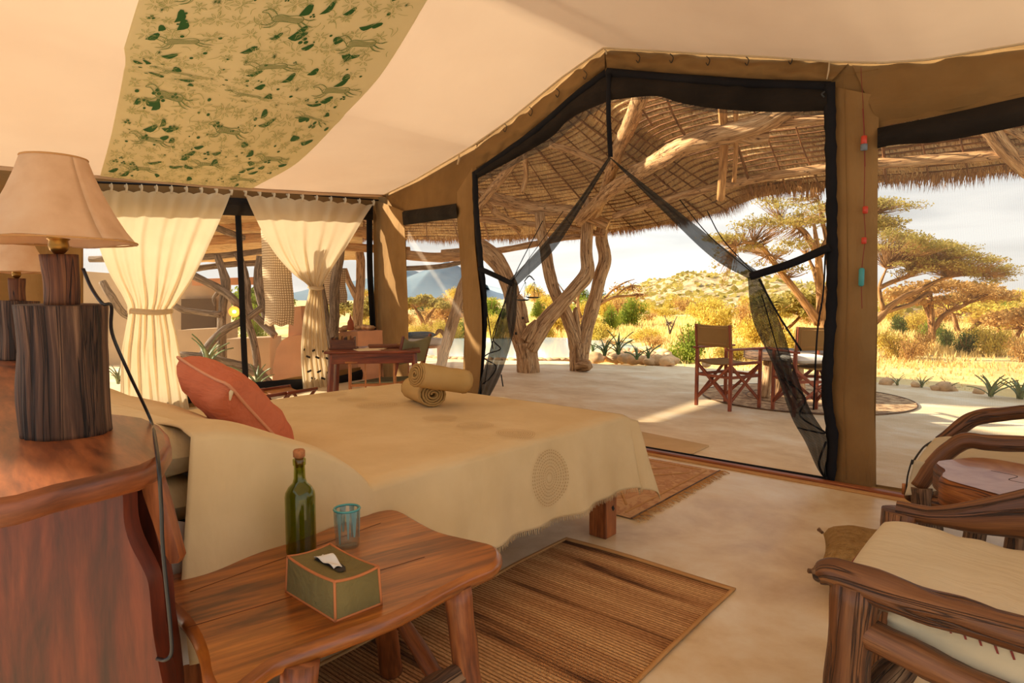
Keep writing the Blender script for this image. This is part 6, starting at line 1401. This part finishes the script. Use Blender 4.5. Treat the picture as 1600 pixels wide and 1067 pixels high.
# ------------------------------------------------------------------ ground, pool, plants
random.seed(23); rng = np.random.default_rng(23)
gr_ = MB(); NA, ND = 90, 70
def gz(x, y):
    d = hypot(x, y); return -.16+.05*noise.noise(V((x*.15, y*.15, 0)))*min(1, d/15)-.0*d
def gf(u, v):
    d = 3.5*(900/3.5)**v; a = atan2(cos(YAW), -sin(YAW))+radians(62)*(1-2*u)*1.2; x = cos(a)*d; y = sin(a)*d; return V((x, y, gz(x, y)))
gr_.grid(gf, NA, ND, lambda u, v: (u, v)); gr_.build('savannah_ground', M_ground, kind='structure')
pe = [onz(x, y, -.06) for x, y in [(560, 533), (640, 530), (730, 528), (850, 527), (925, 530), (975, 536), (1000, 545), (985, 553), (940, 557), (880, 561), (780, 560), (640, 553), (560, 550)]]
P_ = crom(pe, 3); mb = MB(); mb.prism([(p.x, p.y) for p in P_], -.3, -.06, .001); mb.build('pool_water', M_water, kind='structure')
def rock(mb, c, r, sd_, sq=(1, 1, .7)):
    mb.grid(lambda u, v: (lambda n_: V(c)+V((n_.x*sq[0], n_.y*sq[1], n_.z*sq[2]))*r*(1+.45*noise.noise(n_*1.3+V((sd_, 0, 0)))+.08*noise.noise(n_*4+V((sd_, 2, 0)))))(V((cos(u*2*pi)*sin(v*pi), sin(u*2*pi)*sin(v*pi), cos(v*pi)))), 14, 8, lambda u, v: (u, v))
rb = thing('rock_border', onz(985, 566, 0), 'border of rounded tan rocks around the aloes at the pool corner', 'rocks')
k = 0
for (x0, y0, x1, y1, n, r0, r1) in ((926, 562, 1052, 570, 19, .17, .26), (930, 555, 1045, 563, 18, .15, .25), (950, 549, 1040, 556, 10, .15, .24), (1100, 572, 1106, 572, 1, .1, .12)):
    for i in range(n):
        t = (i+.5)/n; p = onz(x0+(x1-x0)*t+random.uniform(-3, 3), y0+(y1-y0)*t+random.uniform(-2, 2), 0); r = random.uniform(r0, r1)*.6; mb = MB(); rock(mb, p+V((0, 0, r*.45)), r, k*3.7, (1.2, 1, .75)); mb.build('stone', M_stone, rb); k += 1
rb2 = thing('pool_coping', onz(800, 561, 0), 'row of flat stones along the near edge of the pool', 'stones')
for i in range(34):
    x = 560+i*11.4; y = lerps([551, 554, 559, 561, 562, 561, 559], 34)[i]; p = onz(x, y+1, -.02); mb = MB(); rock(mb, p, .12, i*1.9, (1.25, .8, .42)); mb.build('stone', M_stone, rb2)
rb3 = thing('patio_edge_stones', onz(1500, 608, 0), 'scattered stones along the far right patio edge', 'stones')
for x, y, r in ((1385, 597, .1), (1478, 606, .13), (1430, 601, .06), (1530, 611, .07), (1462, 606, .06)): mb = MB(); rock(mb, onz(x, y, .02), r, x*.1); mb.build('stone', M_stone, rb3)
# aloes
def aloe(px, py, hpx, f, n, label, group='spiky aloes in the garden beds', lean=.6, mat=None):
    base = atd(px, py, f); s_ = hpx*f/FPX; r = thing('aloe', base, label, 'plant', group)
    me = MB(); m_ = 7; vs = []; fs = []
    for i in range(m_+1):
        t = i/m_; w_ = .085*(1-t)**.8+.004; x = .55*t*t*.9+.18*t; z = 1.0*t-.22*t*t
        vs += [V((x, -w_, z+.02)), V((x+.02, 0, z-.01)), V((x, w_, z+.02)), V((x-.025*(1-t), 0, z+.0))]
    for i in range(m_):
        for k in range(4): fs.append((i*4+k, i*4+(k+1) % 4, (i+1)*4+(k+1) % 4, (i+1)*4+k))
    me.add(vs, fs, [[(0, 0)]*4]*len(fs)); o = me.build('leaf', mat or M_aloe, r, True)
    for i in range(n):
        q = o if i == 0 else o.copy()
        if i: COL.objects.link(q)
        q.parent = r; q.location = (0, 0, 0); k = i/n; q.rotation_euler = (0, random.uniform(-.45, .55)*lean*1.4, i*2.4+random.uniform(-.3, .3)); sc = s_*random.uniform(.75, 1.15); q.scale = (sc, sc, sc)
    return r
for px, py, h_, f, n, lb in ((1402, 602, 22, 9.0, 5, 'sparse aloe at the patio edge just right of the canvas column'), (1440, 606, 22, 8.8, 7, 'small aloe at the patio edge left of the round stone'), (1483, 610, 20, 8.5, 7, 'aloe growing beside the round stone at the patio edge'),
    (1548, 620, 42, 7.9, 11, 'large aloe at the patio edge, second from the right'), (1594, 625, 48, 7.8, 11, 'largest aloe at the patio edge by the right picture edge'),
    (945, 556, 32, 11.8, 10, 'aloe among the rocks nearest the slender post'), (966, 554, 36, 11.8, 11, 'tall aloe in the middle of the rock border'), (995, 562, 28, 11.3, 10, 'aloe at the right part of the rock border'), (1013, 560, 26, 11.5, 10, 'grey-green aloe at the right end of the rock border'),
    (926, 550, 20, 12.5, 8, 'small aloe behind the rock border next to the post'),
    (325, 572, 50, 9.0, 9, 'green aloe outside the left window above the coral cushion'), (402, 606, 44, 8.9, 8, 'aloe outside the left window beside the black webbing'), (185, 600, 30, 9.0, 8, 'aloe outside the left window behind the big lamp')):
    aloe(px, py, h_, f, n, lb)

def foliage_blob(c, r, n, s, shell=.35, flat=0):
    P = ellip(c, r, n, shell); a, b_ = leaf_axes(n, s, .5, flat); return P, a, b_
def foliage(name, clumps, s, mat, parent, flat=.5):
    Ps, As, Bs = [], [], []
    for c, r, n in clumps:
        P, a, b_ = foliage_blob(c, r, n, s, .0, flat); Ps.append(P); As.append(a); Bs.append(b_)
    loc = tuple(parent.location) if parent is not None else (0, 0, 0)
    return quads(name, np.concatenate(Ps), np.concatenate(As), np.concatenate(Bs), mat, parent, loc, kind='stuff')
def twigs(name, origins, clumps, per, r0, mat, parent):
    mb = MB()
    for c, r, n in clumps:
        c = V(c); o_ = min(origins, key=lambda q: (V(q)-c).length); o_ = V(o_)
        for k in range(per):
            e_ = c+V(tuple(rvec(1)[0]*np.array(r)*.85)); m_ = o_.lerp(e_, .5)+V(tuple(rvec(1)[0]*max(r)*.15)); mb.tube([o_, m_, e_], [r0, r0*.5, r0*.15], 4, 3, cap=False)
    if mb.v: mb.build(name, mat, parent, kind='stuff')
def acacia(name, base, limbs, clumps, s, mat, label, tmat=None, dens=.8, per=5, r0=.02, group=None):
    """limbs: pixel polylines with distance; clumps: (px,py,f, rx_px, ry_px, count)"""
    r = thing(name, atd(*base), label, 'tree', group); og = []
    for i, (pts, rad) in enumerate(limbs):
        P = [atd(*p) for p in pts]; mb = MB(); mb.tube(P, rad, 10, 5, rough=.1); mb.build('trunk' if i == 0 else 'limb', tmat or M_trunk, r); og += crom(P, 3)[3:]
    cl = []
    for x, y, f, rx_, ry_, n in clumps:
        k = f/FPX; cl.append((tuple(atd(x, y, f)), (rx_*k, rx_*k, ry_*k), int(n*dens)))
    foliage('foliage', cl, s, mat, r, .8); twigs('twigs', og, cl, per, r0, tmat or M_trunk, r); return r
def sub_clumps(x0, x1, yfn, f, n, rx_, ry_, cnt, fj=1.2):
    out = []
    for i in range(n):
        x = random.uniform(x0, x1); y = yfn(x)+random.uniform(-1, 1)*ry_*.8; out.append((x, y, f+random.uniform(-fj, fj), rx_*random.uniform(.6, 1.2), ry_*random.uniform(.5, 1.1), cnt))
    return out
# tall acacia behind the column
F1 = 17
cl = sub_clumps(1125, 1420, lambda x: 352-.0012*(x-1290)**2*-1-12, F1, 34, 34, 12, 420)+sub_clumps(1150, 1300, lambda x: 385, F1, 12, 26, 10, 260)+sub_clumps(1190, 1420, lambda x: 318, F1, 20, 32, 9, 360)+sub_clumps(1180, 1290, lambda x: 420, F1, 7, 22, 10, 160)
cl += [(1122, 400, F1, 16, 20, 130), (1140, 420, F1, 12, 26, 130), (1128, 440, F1, 10, 18, 90), (1118, 418, F1, 14, 8, 60)]
acacia('acacia_tree', (1290, 548, F1), [([(1288, 548, F1), (1286, 510, F1), (1284, 470, F1), (1280, 430, F1), (1278, 395, F1), (1272, 350, F1)], [.24, .17, .13, .11, .08, .04]),
    ([(1280, 505, F1), (1255, 470, F1), (1228, 435, F1), (1205, 405, F1), (1190, 385, F1-.4), (1170, 378, F1-.8), (1150, 385, F1-.8)], [.12, .10, .085, .07, .06, .045, .02]),
    ([(1276, 392, F1), (1258, 365, F1), (1240, 350, F1), (1220, 346, F1)], [.10, .08, .06, .04]), ([(1280, 400, F1), (1300, 365, F1), (1330, 345, F1), (1360, 335, F1)], [.10, .08, .06, .04]), ([(1284, 470, F1+.3), (1274, 430, F1+.5), (1262, 400, F1+.6)], [.08, .07, .03]), ([(1286, 500, F1), (1296, 440, F1), (1292, 380, F1), (1282, 330, F1), (1278, 305, F1)], [.1, .09, .06, .05, .02])],
    cl, .023, M_lf_acacia, 'tall spreading acacia tree behind the canvas column and the netting', None, .55, per=16, r0=.012)
# umbrella acacia at right
F2 = 14.5
def yt(x): return 365+(x-1375)*.22+max(0, (x-1500))*.22
cl = sub_clumps(1378, 1570, yt, F2, 44, 30, 9, 380)+sub_clumps(1376, 1560, lambda x: yt(x)+22, F2, 34, 30, 9, 300)+sub_clumps(1385, 1450, lambda x: 418, F2, 8, 24, 9, 200)+[(1575, 428, F2, 22, 5, 160), (1560, 420, F2, 24, 8, 200)]
acacia('acacia_tree', (1340, 560, F2), [([(1340, 560, F2), (1352, 520, F2), (1378, 492, F2), (1392, 478, F2), (1415, 462, F2), (1440, 452, F2), (1462, 440, F2), (1490, 430, F2)], [.12, .11, .085, .075, .065, .055, .04, .025]),
    ([(1376, 490, F2), (1400, 482, F2), (1425, 475, F2), (1445, 460, F2), (1456, 456, F2)], [.06, .05, .05, .045, .03]), ([(1374, 450, F2), (1395, 440, F2), (1420, 432, F2), (1445, 420, F2)], [.05, .05, .04, .02]), ([(1380, 484, F2), (1374, 450, F2), (1385, 420, F2)], [.06, .04, .02]), ([(1470, 436, F2), (1510, 428, F2), (1550, 430, F2)], [.04, .03, .02])],
    cl, .018, M_lf_acacia, 'wind-swept umbrella acacia with flat canopy right of the canvas column', M_trunk, .55, per=22, r0=.009)
F3 = 18.5
cl = sub_clumps(1400, 1565, lambda x: 446+abs(x-1480)*.16, F3, 30, 28, 9, 300)+sub_clumps(1400, 1560, lambda x: 470, F3, 10, 26, 8, 130)
acacia('acacia_tree', (1457, 553, F3), [([(1457, 556, F3), (1456, 520, F3), (1455, 490, F3), (1453, 465, F3), (1450, 448, F3)], [.12, .10, .09, .07, .04]), ([(1459, 515, F3), (1475, 492, F3), (1500, 480, F3), (1520, 470, F3), (1545, 462, F3)], [.08, .07, .06, .05, .03]), ([(1455, 500, F3), (1446, 480, F3), (1438, 465, F3)], [.07, .05, .03])],
    cl, .04, M_lf_dry, 'golden-brown acacia standing under the umbrella acacia', None, .55, per=14, r0=.014)
acacia('acacia_tree', (1500, 530, 24), [([(1500, 532, 24), (1492, 500, 24), (1486, 480, 24)], [.1, .08, .04]), ([(1503, 530, 24), (1525, 508, 24), (1550, 492, 24)], [.1, .08, .05])], sub_clumps(1470, 1580, lambda x: 485, 24, 10, 24, 9, 160), .06, M_lf_yel, 'pale yellow low tree with forked stems behind the golden acacia', per=4)
acacia('acacia_tree', (1575, 545, 20), [([(1575, 545, 20), (1560, 515, 20), (1545, 500, 20)], [.08, .06, .03]), ([(1575, 545, 20), (1592, 520, 20), (1604, 500, 20)], [.08, .06, .03])], sub_clumps(1535, 1640, lambda x: 500, 20, 14, 26, 14, 200), .05, M_lf_dry, 'bare brownish thorn tree at the right picture edge', per=8)
acacia('acacia_tree', (1220, 540, 22), [([(1225, 545, 22), (1222, 515, 22), (1215, 490, 22)], [.12, .09, .05]), ([(1223, 520, 22), (1245, 500, 22), (1262, 480, 22)], [.06, .05, .03])], sub_clumps(1190, 1290, lambda x: 470+abs(x-1240)*.25, 22, 22, 24, 14, 330), .06, M_lf_acacia, 'round-topped acacia bush seen behind the right netting', per=5)
acacia('acacia_tree', (662, 522, 26), [([(662, 524, 26), (661, 505, 26), (655, 492, 26), (648, 480, 26)], [.14, .1, .08, .04]), ([(662, 508, 26), (672, 492, 26), (680, 480, 26)], [.08, .07, .04])], sub_clumps(636, 694, lambda x: 470+abs(x-662)*.18, 26, 22, 14, 6, 220), .05, M_lf_acacia, 'small umbrella acacia seen through the side window', per=5)
acacia('acacia_tree', (700, 525, 28), [([(700, 527, 28), (698, 508, 28), (694, 490, 28)], [.12, .1, .05])], sub_clumps(680, 745, lambda x: 482, 28, 16, 14, 12, 170), .05, M_lf_dry, 'dry brown tree seen through the side window beside the leaning pole', per=8)
acacia('acacia_tree', (556, 520, 24), [([(556, 522, 24), (554, 500, 24), (550, 480, 24)], [.12, .1, .05])], sub_clumps(520, 600, lambda x: 478, 24, 18, 16, 14, 220), .05, M_lf_acacia, 'olive tree seen through the right part of the left window', per=5)
acacia('acacia_tree', (395, 560, 22), [([(395, 560, 22), (392, 520, 22), (388, 480, 22)], [.12, .1, .05])], sub_clumps(370, 450, lambda x: 480, 22, 22, 20, 24, 220), .06, M_lf_green, 'green tree glimpsed between the driftwood branches', per=5)
# bare dry tree behind the slender post
acacia('bare_tree', (905, 540, 22), [([(905, 540, 22), (908, 505, 22), (902, 470, 22), (912, 440, 22), (918, 425, 22)], [.08, .07, .06, .04, .02]), ([(906, 500, 22), (930, 480, 22), (958, 465, 22), (985, 462, 22), (1005, 460, 22)], [.07, .06, .05, .04, .02]), ([(935, 478, 22), (955, 455, 22), (975, 442, 22), (992, 436, 22)], [.05, .04, .03, .01]), ([(903, 475, 22), (885, 460, 22), (870, 440, 22)], [.05, .03, .01]), ([(960, 465, 22), (980, 448, 22), (1000, 446, 22)], [.03, .02, .01])],
    [(985, 452, 22, 26, 12, 110), (1000, 462, 22, 16, 7, 60), (965, 448, 22, 16, 8, 60), (935, 460, 22, 14, 10, 20)], .03, M_lf_dry, 'nearly bare thorny tree behind the slender post', per=22, r0=.022)
acacia('bare_shrub', (1047, 520, 20), [([(1047, 522, 20), (1043, 505, 20), (1038, 492, 20)], [.03, .02, .01]), ([(1047, 520, 20), (1054, 502, 20), (1058, 494, 20)], [.03, .02, .01])], [(1047, 506, 20, 12, 12, 6)], .03, M_lf_dry, 'leafless grey shrub left of the first director chair', M_grey, per=14)
# bushes: four library plants, copied
def bush_proto(mat, label, group, n=4200, s=.026, seed=0):
    r = thing('bush', (0, 0, 0), label, 'bush', group); cl = []
    for i in range(13):
        a = random.uniform(0, 6.28); d = random.uniform(0, .62); cl.append(((cos(a)*d, sin(a)*d, random.uniform(.08, .62)), (.38, .38, .26), n//13))
    foliage('foliage', cl, s, mat, r, 1.0); mb = MB()
    for i in range(9):
        a = i*.7; mb.tube([(0, 0, -.05), (cos(a)*.2, sin(a)*.2, .3), (cos(a)*.5, sin(a)*.5, random.uniform(.5, .8))], [.025, .018, .006], 5, 3, cap=False)
    mb.build('stems', M_trunk, r); return r
G = 'bushes of the savannah beyond the patio'
LBL = {'g': 'leafy green bush among the dry grass beyond the patio', 'y': 'yellow-green bush among the dry grass beyond the patio', 'd': 'straw-brown thorn bush beyond the patio', 'k': 'dark olive bush beyond the patio'}
pr = {'g': bush_proto(M_lf_green, LBL['g'], G), 'y': bush_proto(M_lf_yel, LBL['y'], G), 'd': bush_proto(M_lf_dry, LBL['d'], G, 1800), 'k': bush_proto(M_lf_dark, LBL['k'], G)}
used = set()
def bush(kind, px, py, w_, h_, label=None):
    f = max(8, FPX*(EYE+.16)/max(4, (py-465))); p = atd(px, py, f); k = f/FPX; sc = (w_*k/2*.95, w_*k/2*.95, h_*k/.85)
    if kind not in used: used.add(kind); r = pr[kind]; r.location = p; r.rotation_euler.z = random.uniform(0, 6); r.scale = sc; 
    else: r = dup(pr[kind], p, random.uniform(0, 6), scale=sc); r['label'] = LBL[kind]; r['group'] = G
    if label: r['label'] = label
    else:
        z_ = ('behind the left window' if px < 615 else 'seen through the side window' if px < 725 else 'behind the left netting' if px < 800 else 'behind the tree-trunk posts' if px < 930 else 'left of the rocky hill foot' if px < 1010 else 'below the rocky hill, left of the first director chair' if px < 1085 else 'behind the first director chair' if px < 1185 else 'behind the right netting' if px < 1310 else 'hidden behind the canvas column' if px < 1372 else 'just right of the canvas column' if px < 1440 else 'below the umbrella acacia' if px < 1510 else 'near the right picture edge' if px < 1600 else 'past the right picture edge')
        d_ = 'close by' if f < 22 else 'at middle distance' if f < 60 else 'far off'
        r['label'] = {'g': 'leafy green bush', 'y': 'yellow-green bush', 'd': 'straw-brown thorn bush', 'k': 'dark olive bush'}[kind]+' '+d_+' '+z_
    r['group'] = G
    return r
for b_ in (('g', 1078, 566, 92, 64, 'bright green bush right beside the first director chair'), ('y', 1116, 526, 84, 52, 'domed yellow-green bush below the rocky hill'), ('g', 985, 512, 66, 52, 'vivid green bush in front of the hill foot'), ('g', 955, 520, 46, 44), ('y', 872, 520, 60, 66, 'yellow-green bush between the two trunk posts'),
    ('y', 935, 535, 70, 36), ('d', 1020, 545, 60, 26), ('y', 1010, 535, 60, 24), ('y', 1180, 545, 90, 60), ('d', 1165, 520, 70, 60), ('y', 1235, 560, 70, 50), ('d', 1260, 550, 60, 44), ('y', 1150, 565, 90, 34), ('d', 960, 545, 60, 20),
    ('k', 1400, 524, 46, 34, 'dark round bush just right of the canvas column'), ('y', 1428, 522, 60, 40), ('y', 1400, 560, 80, 44), ('g', 1455, 530, 60, 34), ('k', 1508, 554, 56, 42, 'dark green bush right of the golden acacia trunk'), ('k', 1478, 545, 44, 34), ('y', 1552, 556, 84, 50), ('y', 1590, 520, 80, 50), ('d', 1420, 566, 60, 46), ('d', 1440, 556, 50, 50), ('d', 1595, 566, 60, 50), ('y', 1540, 510, 70, 30), ('d', 1470, 505, 90, 30),
    ('y', 655, 532, 60, 28), ('y', 700, 532, 60, 34), ('g', 720, 530, 40, 34), ('y', 745, 531, 50, 30), ('y', 775, 533, 50, 46), ('y', 560, 535, 60, 36), ('y', 590, 528, 60, 36), ('g', 400, 545, 60, 70), ('d', 680, 520, 60, 26), ('y', 800, 530, 40, 40), ('y', 850, 530, 44, 30)): bush(*b_)
for i in range(150):
    py = random.choice((472, 474, 477, 480, 484, 488, 493, 498, 505, 512)); px = random.uniform(560, 1680); bush(random.choice('yyydgkdd'), px, py+random.uniform(-2, 2), random.uniform(34, 80), random.uniform(14, 30)*(1 if py < 490 else 1.3))
# dry grass
n = 70000; ff = 9.5+36*rng.random(n)**1.6; pxs_ = rng.uniform(560, 1720, n); cx = (pxs_-800)/FPX*ff
X = cx*RT.x+ff*FW.x; Y = cx*RT.y+ff*FW.y
poly_b = [(p.x, p.y) for p in patio_edge]
def on_patio(x, y, f, px):
    # y pixel of the patio edge at that column
    return f < FPX*EYE/np.maximum(1, (np.interp(px, [640, 780, 930, 1055, 1200, 1370, 1440, 1520, 1600, 1780], [556, 562, 567, 570, 580, 596, 602, 611, 622, 650])-465))+.15
keep = ~on_patio(X, Y, ff, pxs_); pool_k = (pxs_ < 1005) & (ff > 12.2) & (ff < 21.5) | ((pxs_ < 930) & (ff < 14)); keep &= ~pool_k
nzv = np.array([noise.noise(V((x*.25, y*.25, 5))) for x, y in zip(X, Y)]); keep &= ((nzv+rng.random(n)*.5 > .12) | (ff > 20)) & ((ff > 12.5) | (rng.random(n) < .25))
X, Y, ff = X[keep], Y[keep], ff[keep]; n = len(X); base = np.stack([X, Y, np.full(n, -.17)], 1)
up = rng.normal(0, .25, (n, 3)); up[:, 2] = 1; h_ = rng.uniform(.02, .06, (n, 1))*np.clip((ff[:, None]-8.5)/3.5, .5, 2.6); a = rvec(n)*.012; a[:, 2] = 0
g = quads('dry_grass', base, a*(1+ff[:, None]*.08), up*h_, M_grass, None, (0, 0, 0), True, kind='stuff'); tag(g, 'golden dry grass covering the ground beyond the patio', 'grass')
# rocky hill, far ranges
def ridge(name, px0, px1, f, prof, mat, label, depth, basey, n=80, m_=24, rough=.06, fs=.02):
    k = f/FPX; mb = MB(); xs = [p_[0] for p_ in prof]; ys = [p_[1] for p_ in prof]
    def fn(u, v):
        px = px0+(px1-px0)*u; top_ = atd(px, float(np.interp(px, xs, ys)), f).z; t = v*2-1; hgt = max(0, 1-abs(t)**1.5); p = atd(px, 465, f)+FW*(t*depth)
        z = -1+(top_+1)*hgt; z += rough*(top_+1)*noise.fractal(V((p.x*fs, p.y*fs, 1)), .9, 2.1, 7)*min(1, 3*(1-abs(t))); p.z = z; return p
    mb.grid(fn, n, m_, lambda u, v: (u, v)); o = mb.build(name, mat, None, kind='structure')
    if name == 'rocky_hill':
        q = np.array([tuple(fn(random.uniform(.05, .95), random.uniform(.02, .55))) for _ in range(1700)]); a, b_ = leaf_axes(1700, .30, .6, .5); quads('hill_scrub', q+np.array([0, 0, .1]), a, b_, M_lf_acacia, o, (0, 0, 0), kind='stuff')
    return o
ridge('rocky_hill', 925, 1225, 95, [(925, 470), (965, 462), (1000, 448), (1030, 437), (1060, 430), (1085, 429), (1110, 434), (1140, 438), (1158, 452), (1180, 468), (1225, 474)], M_hill, '', 62, 0, 150, 90, .17, .12)
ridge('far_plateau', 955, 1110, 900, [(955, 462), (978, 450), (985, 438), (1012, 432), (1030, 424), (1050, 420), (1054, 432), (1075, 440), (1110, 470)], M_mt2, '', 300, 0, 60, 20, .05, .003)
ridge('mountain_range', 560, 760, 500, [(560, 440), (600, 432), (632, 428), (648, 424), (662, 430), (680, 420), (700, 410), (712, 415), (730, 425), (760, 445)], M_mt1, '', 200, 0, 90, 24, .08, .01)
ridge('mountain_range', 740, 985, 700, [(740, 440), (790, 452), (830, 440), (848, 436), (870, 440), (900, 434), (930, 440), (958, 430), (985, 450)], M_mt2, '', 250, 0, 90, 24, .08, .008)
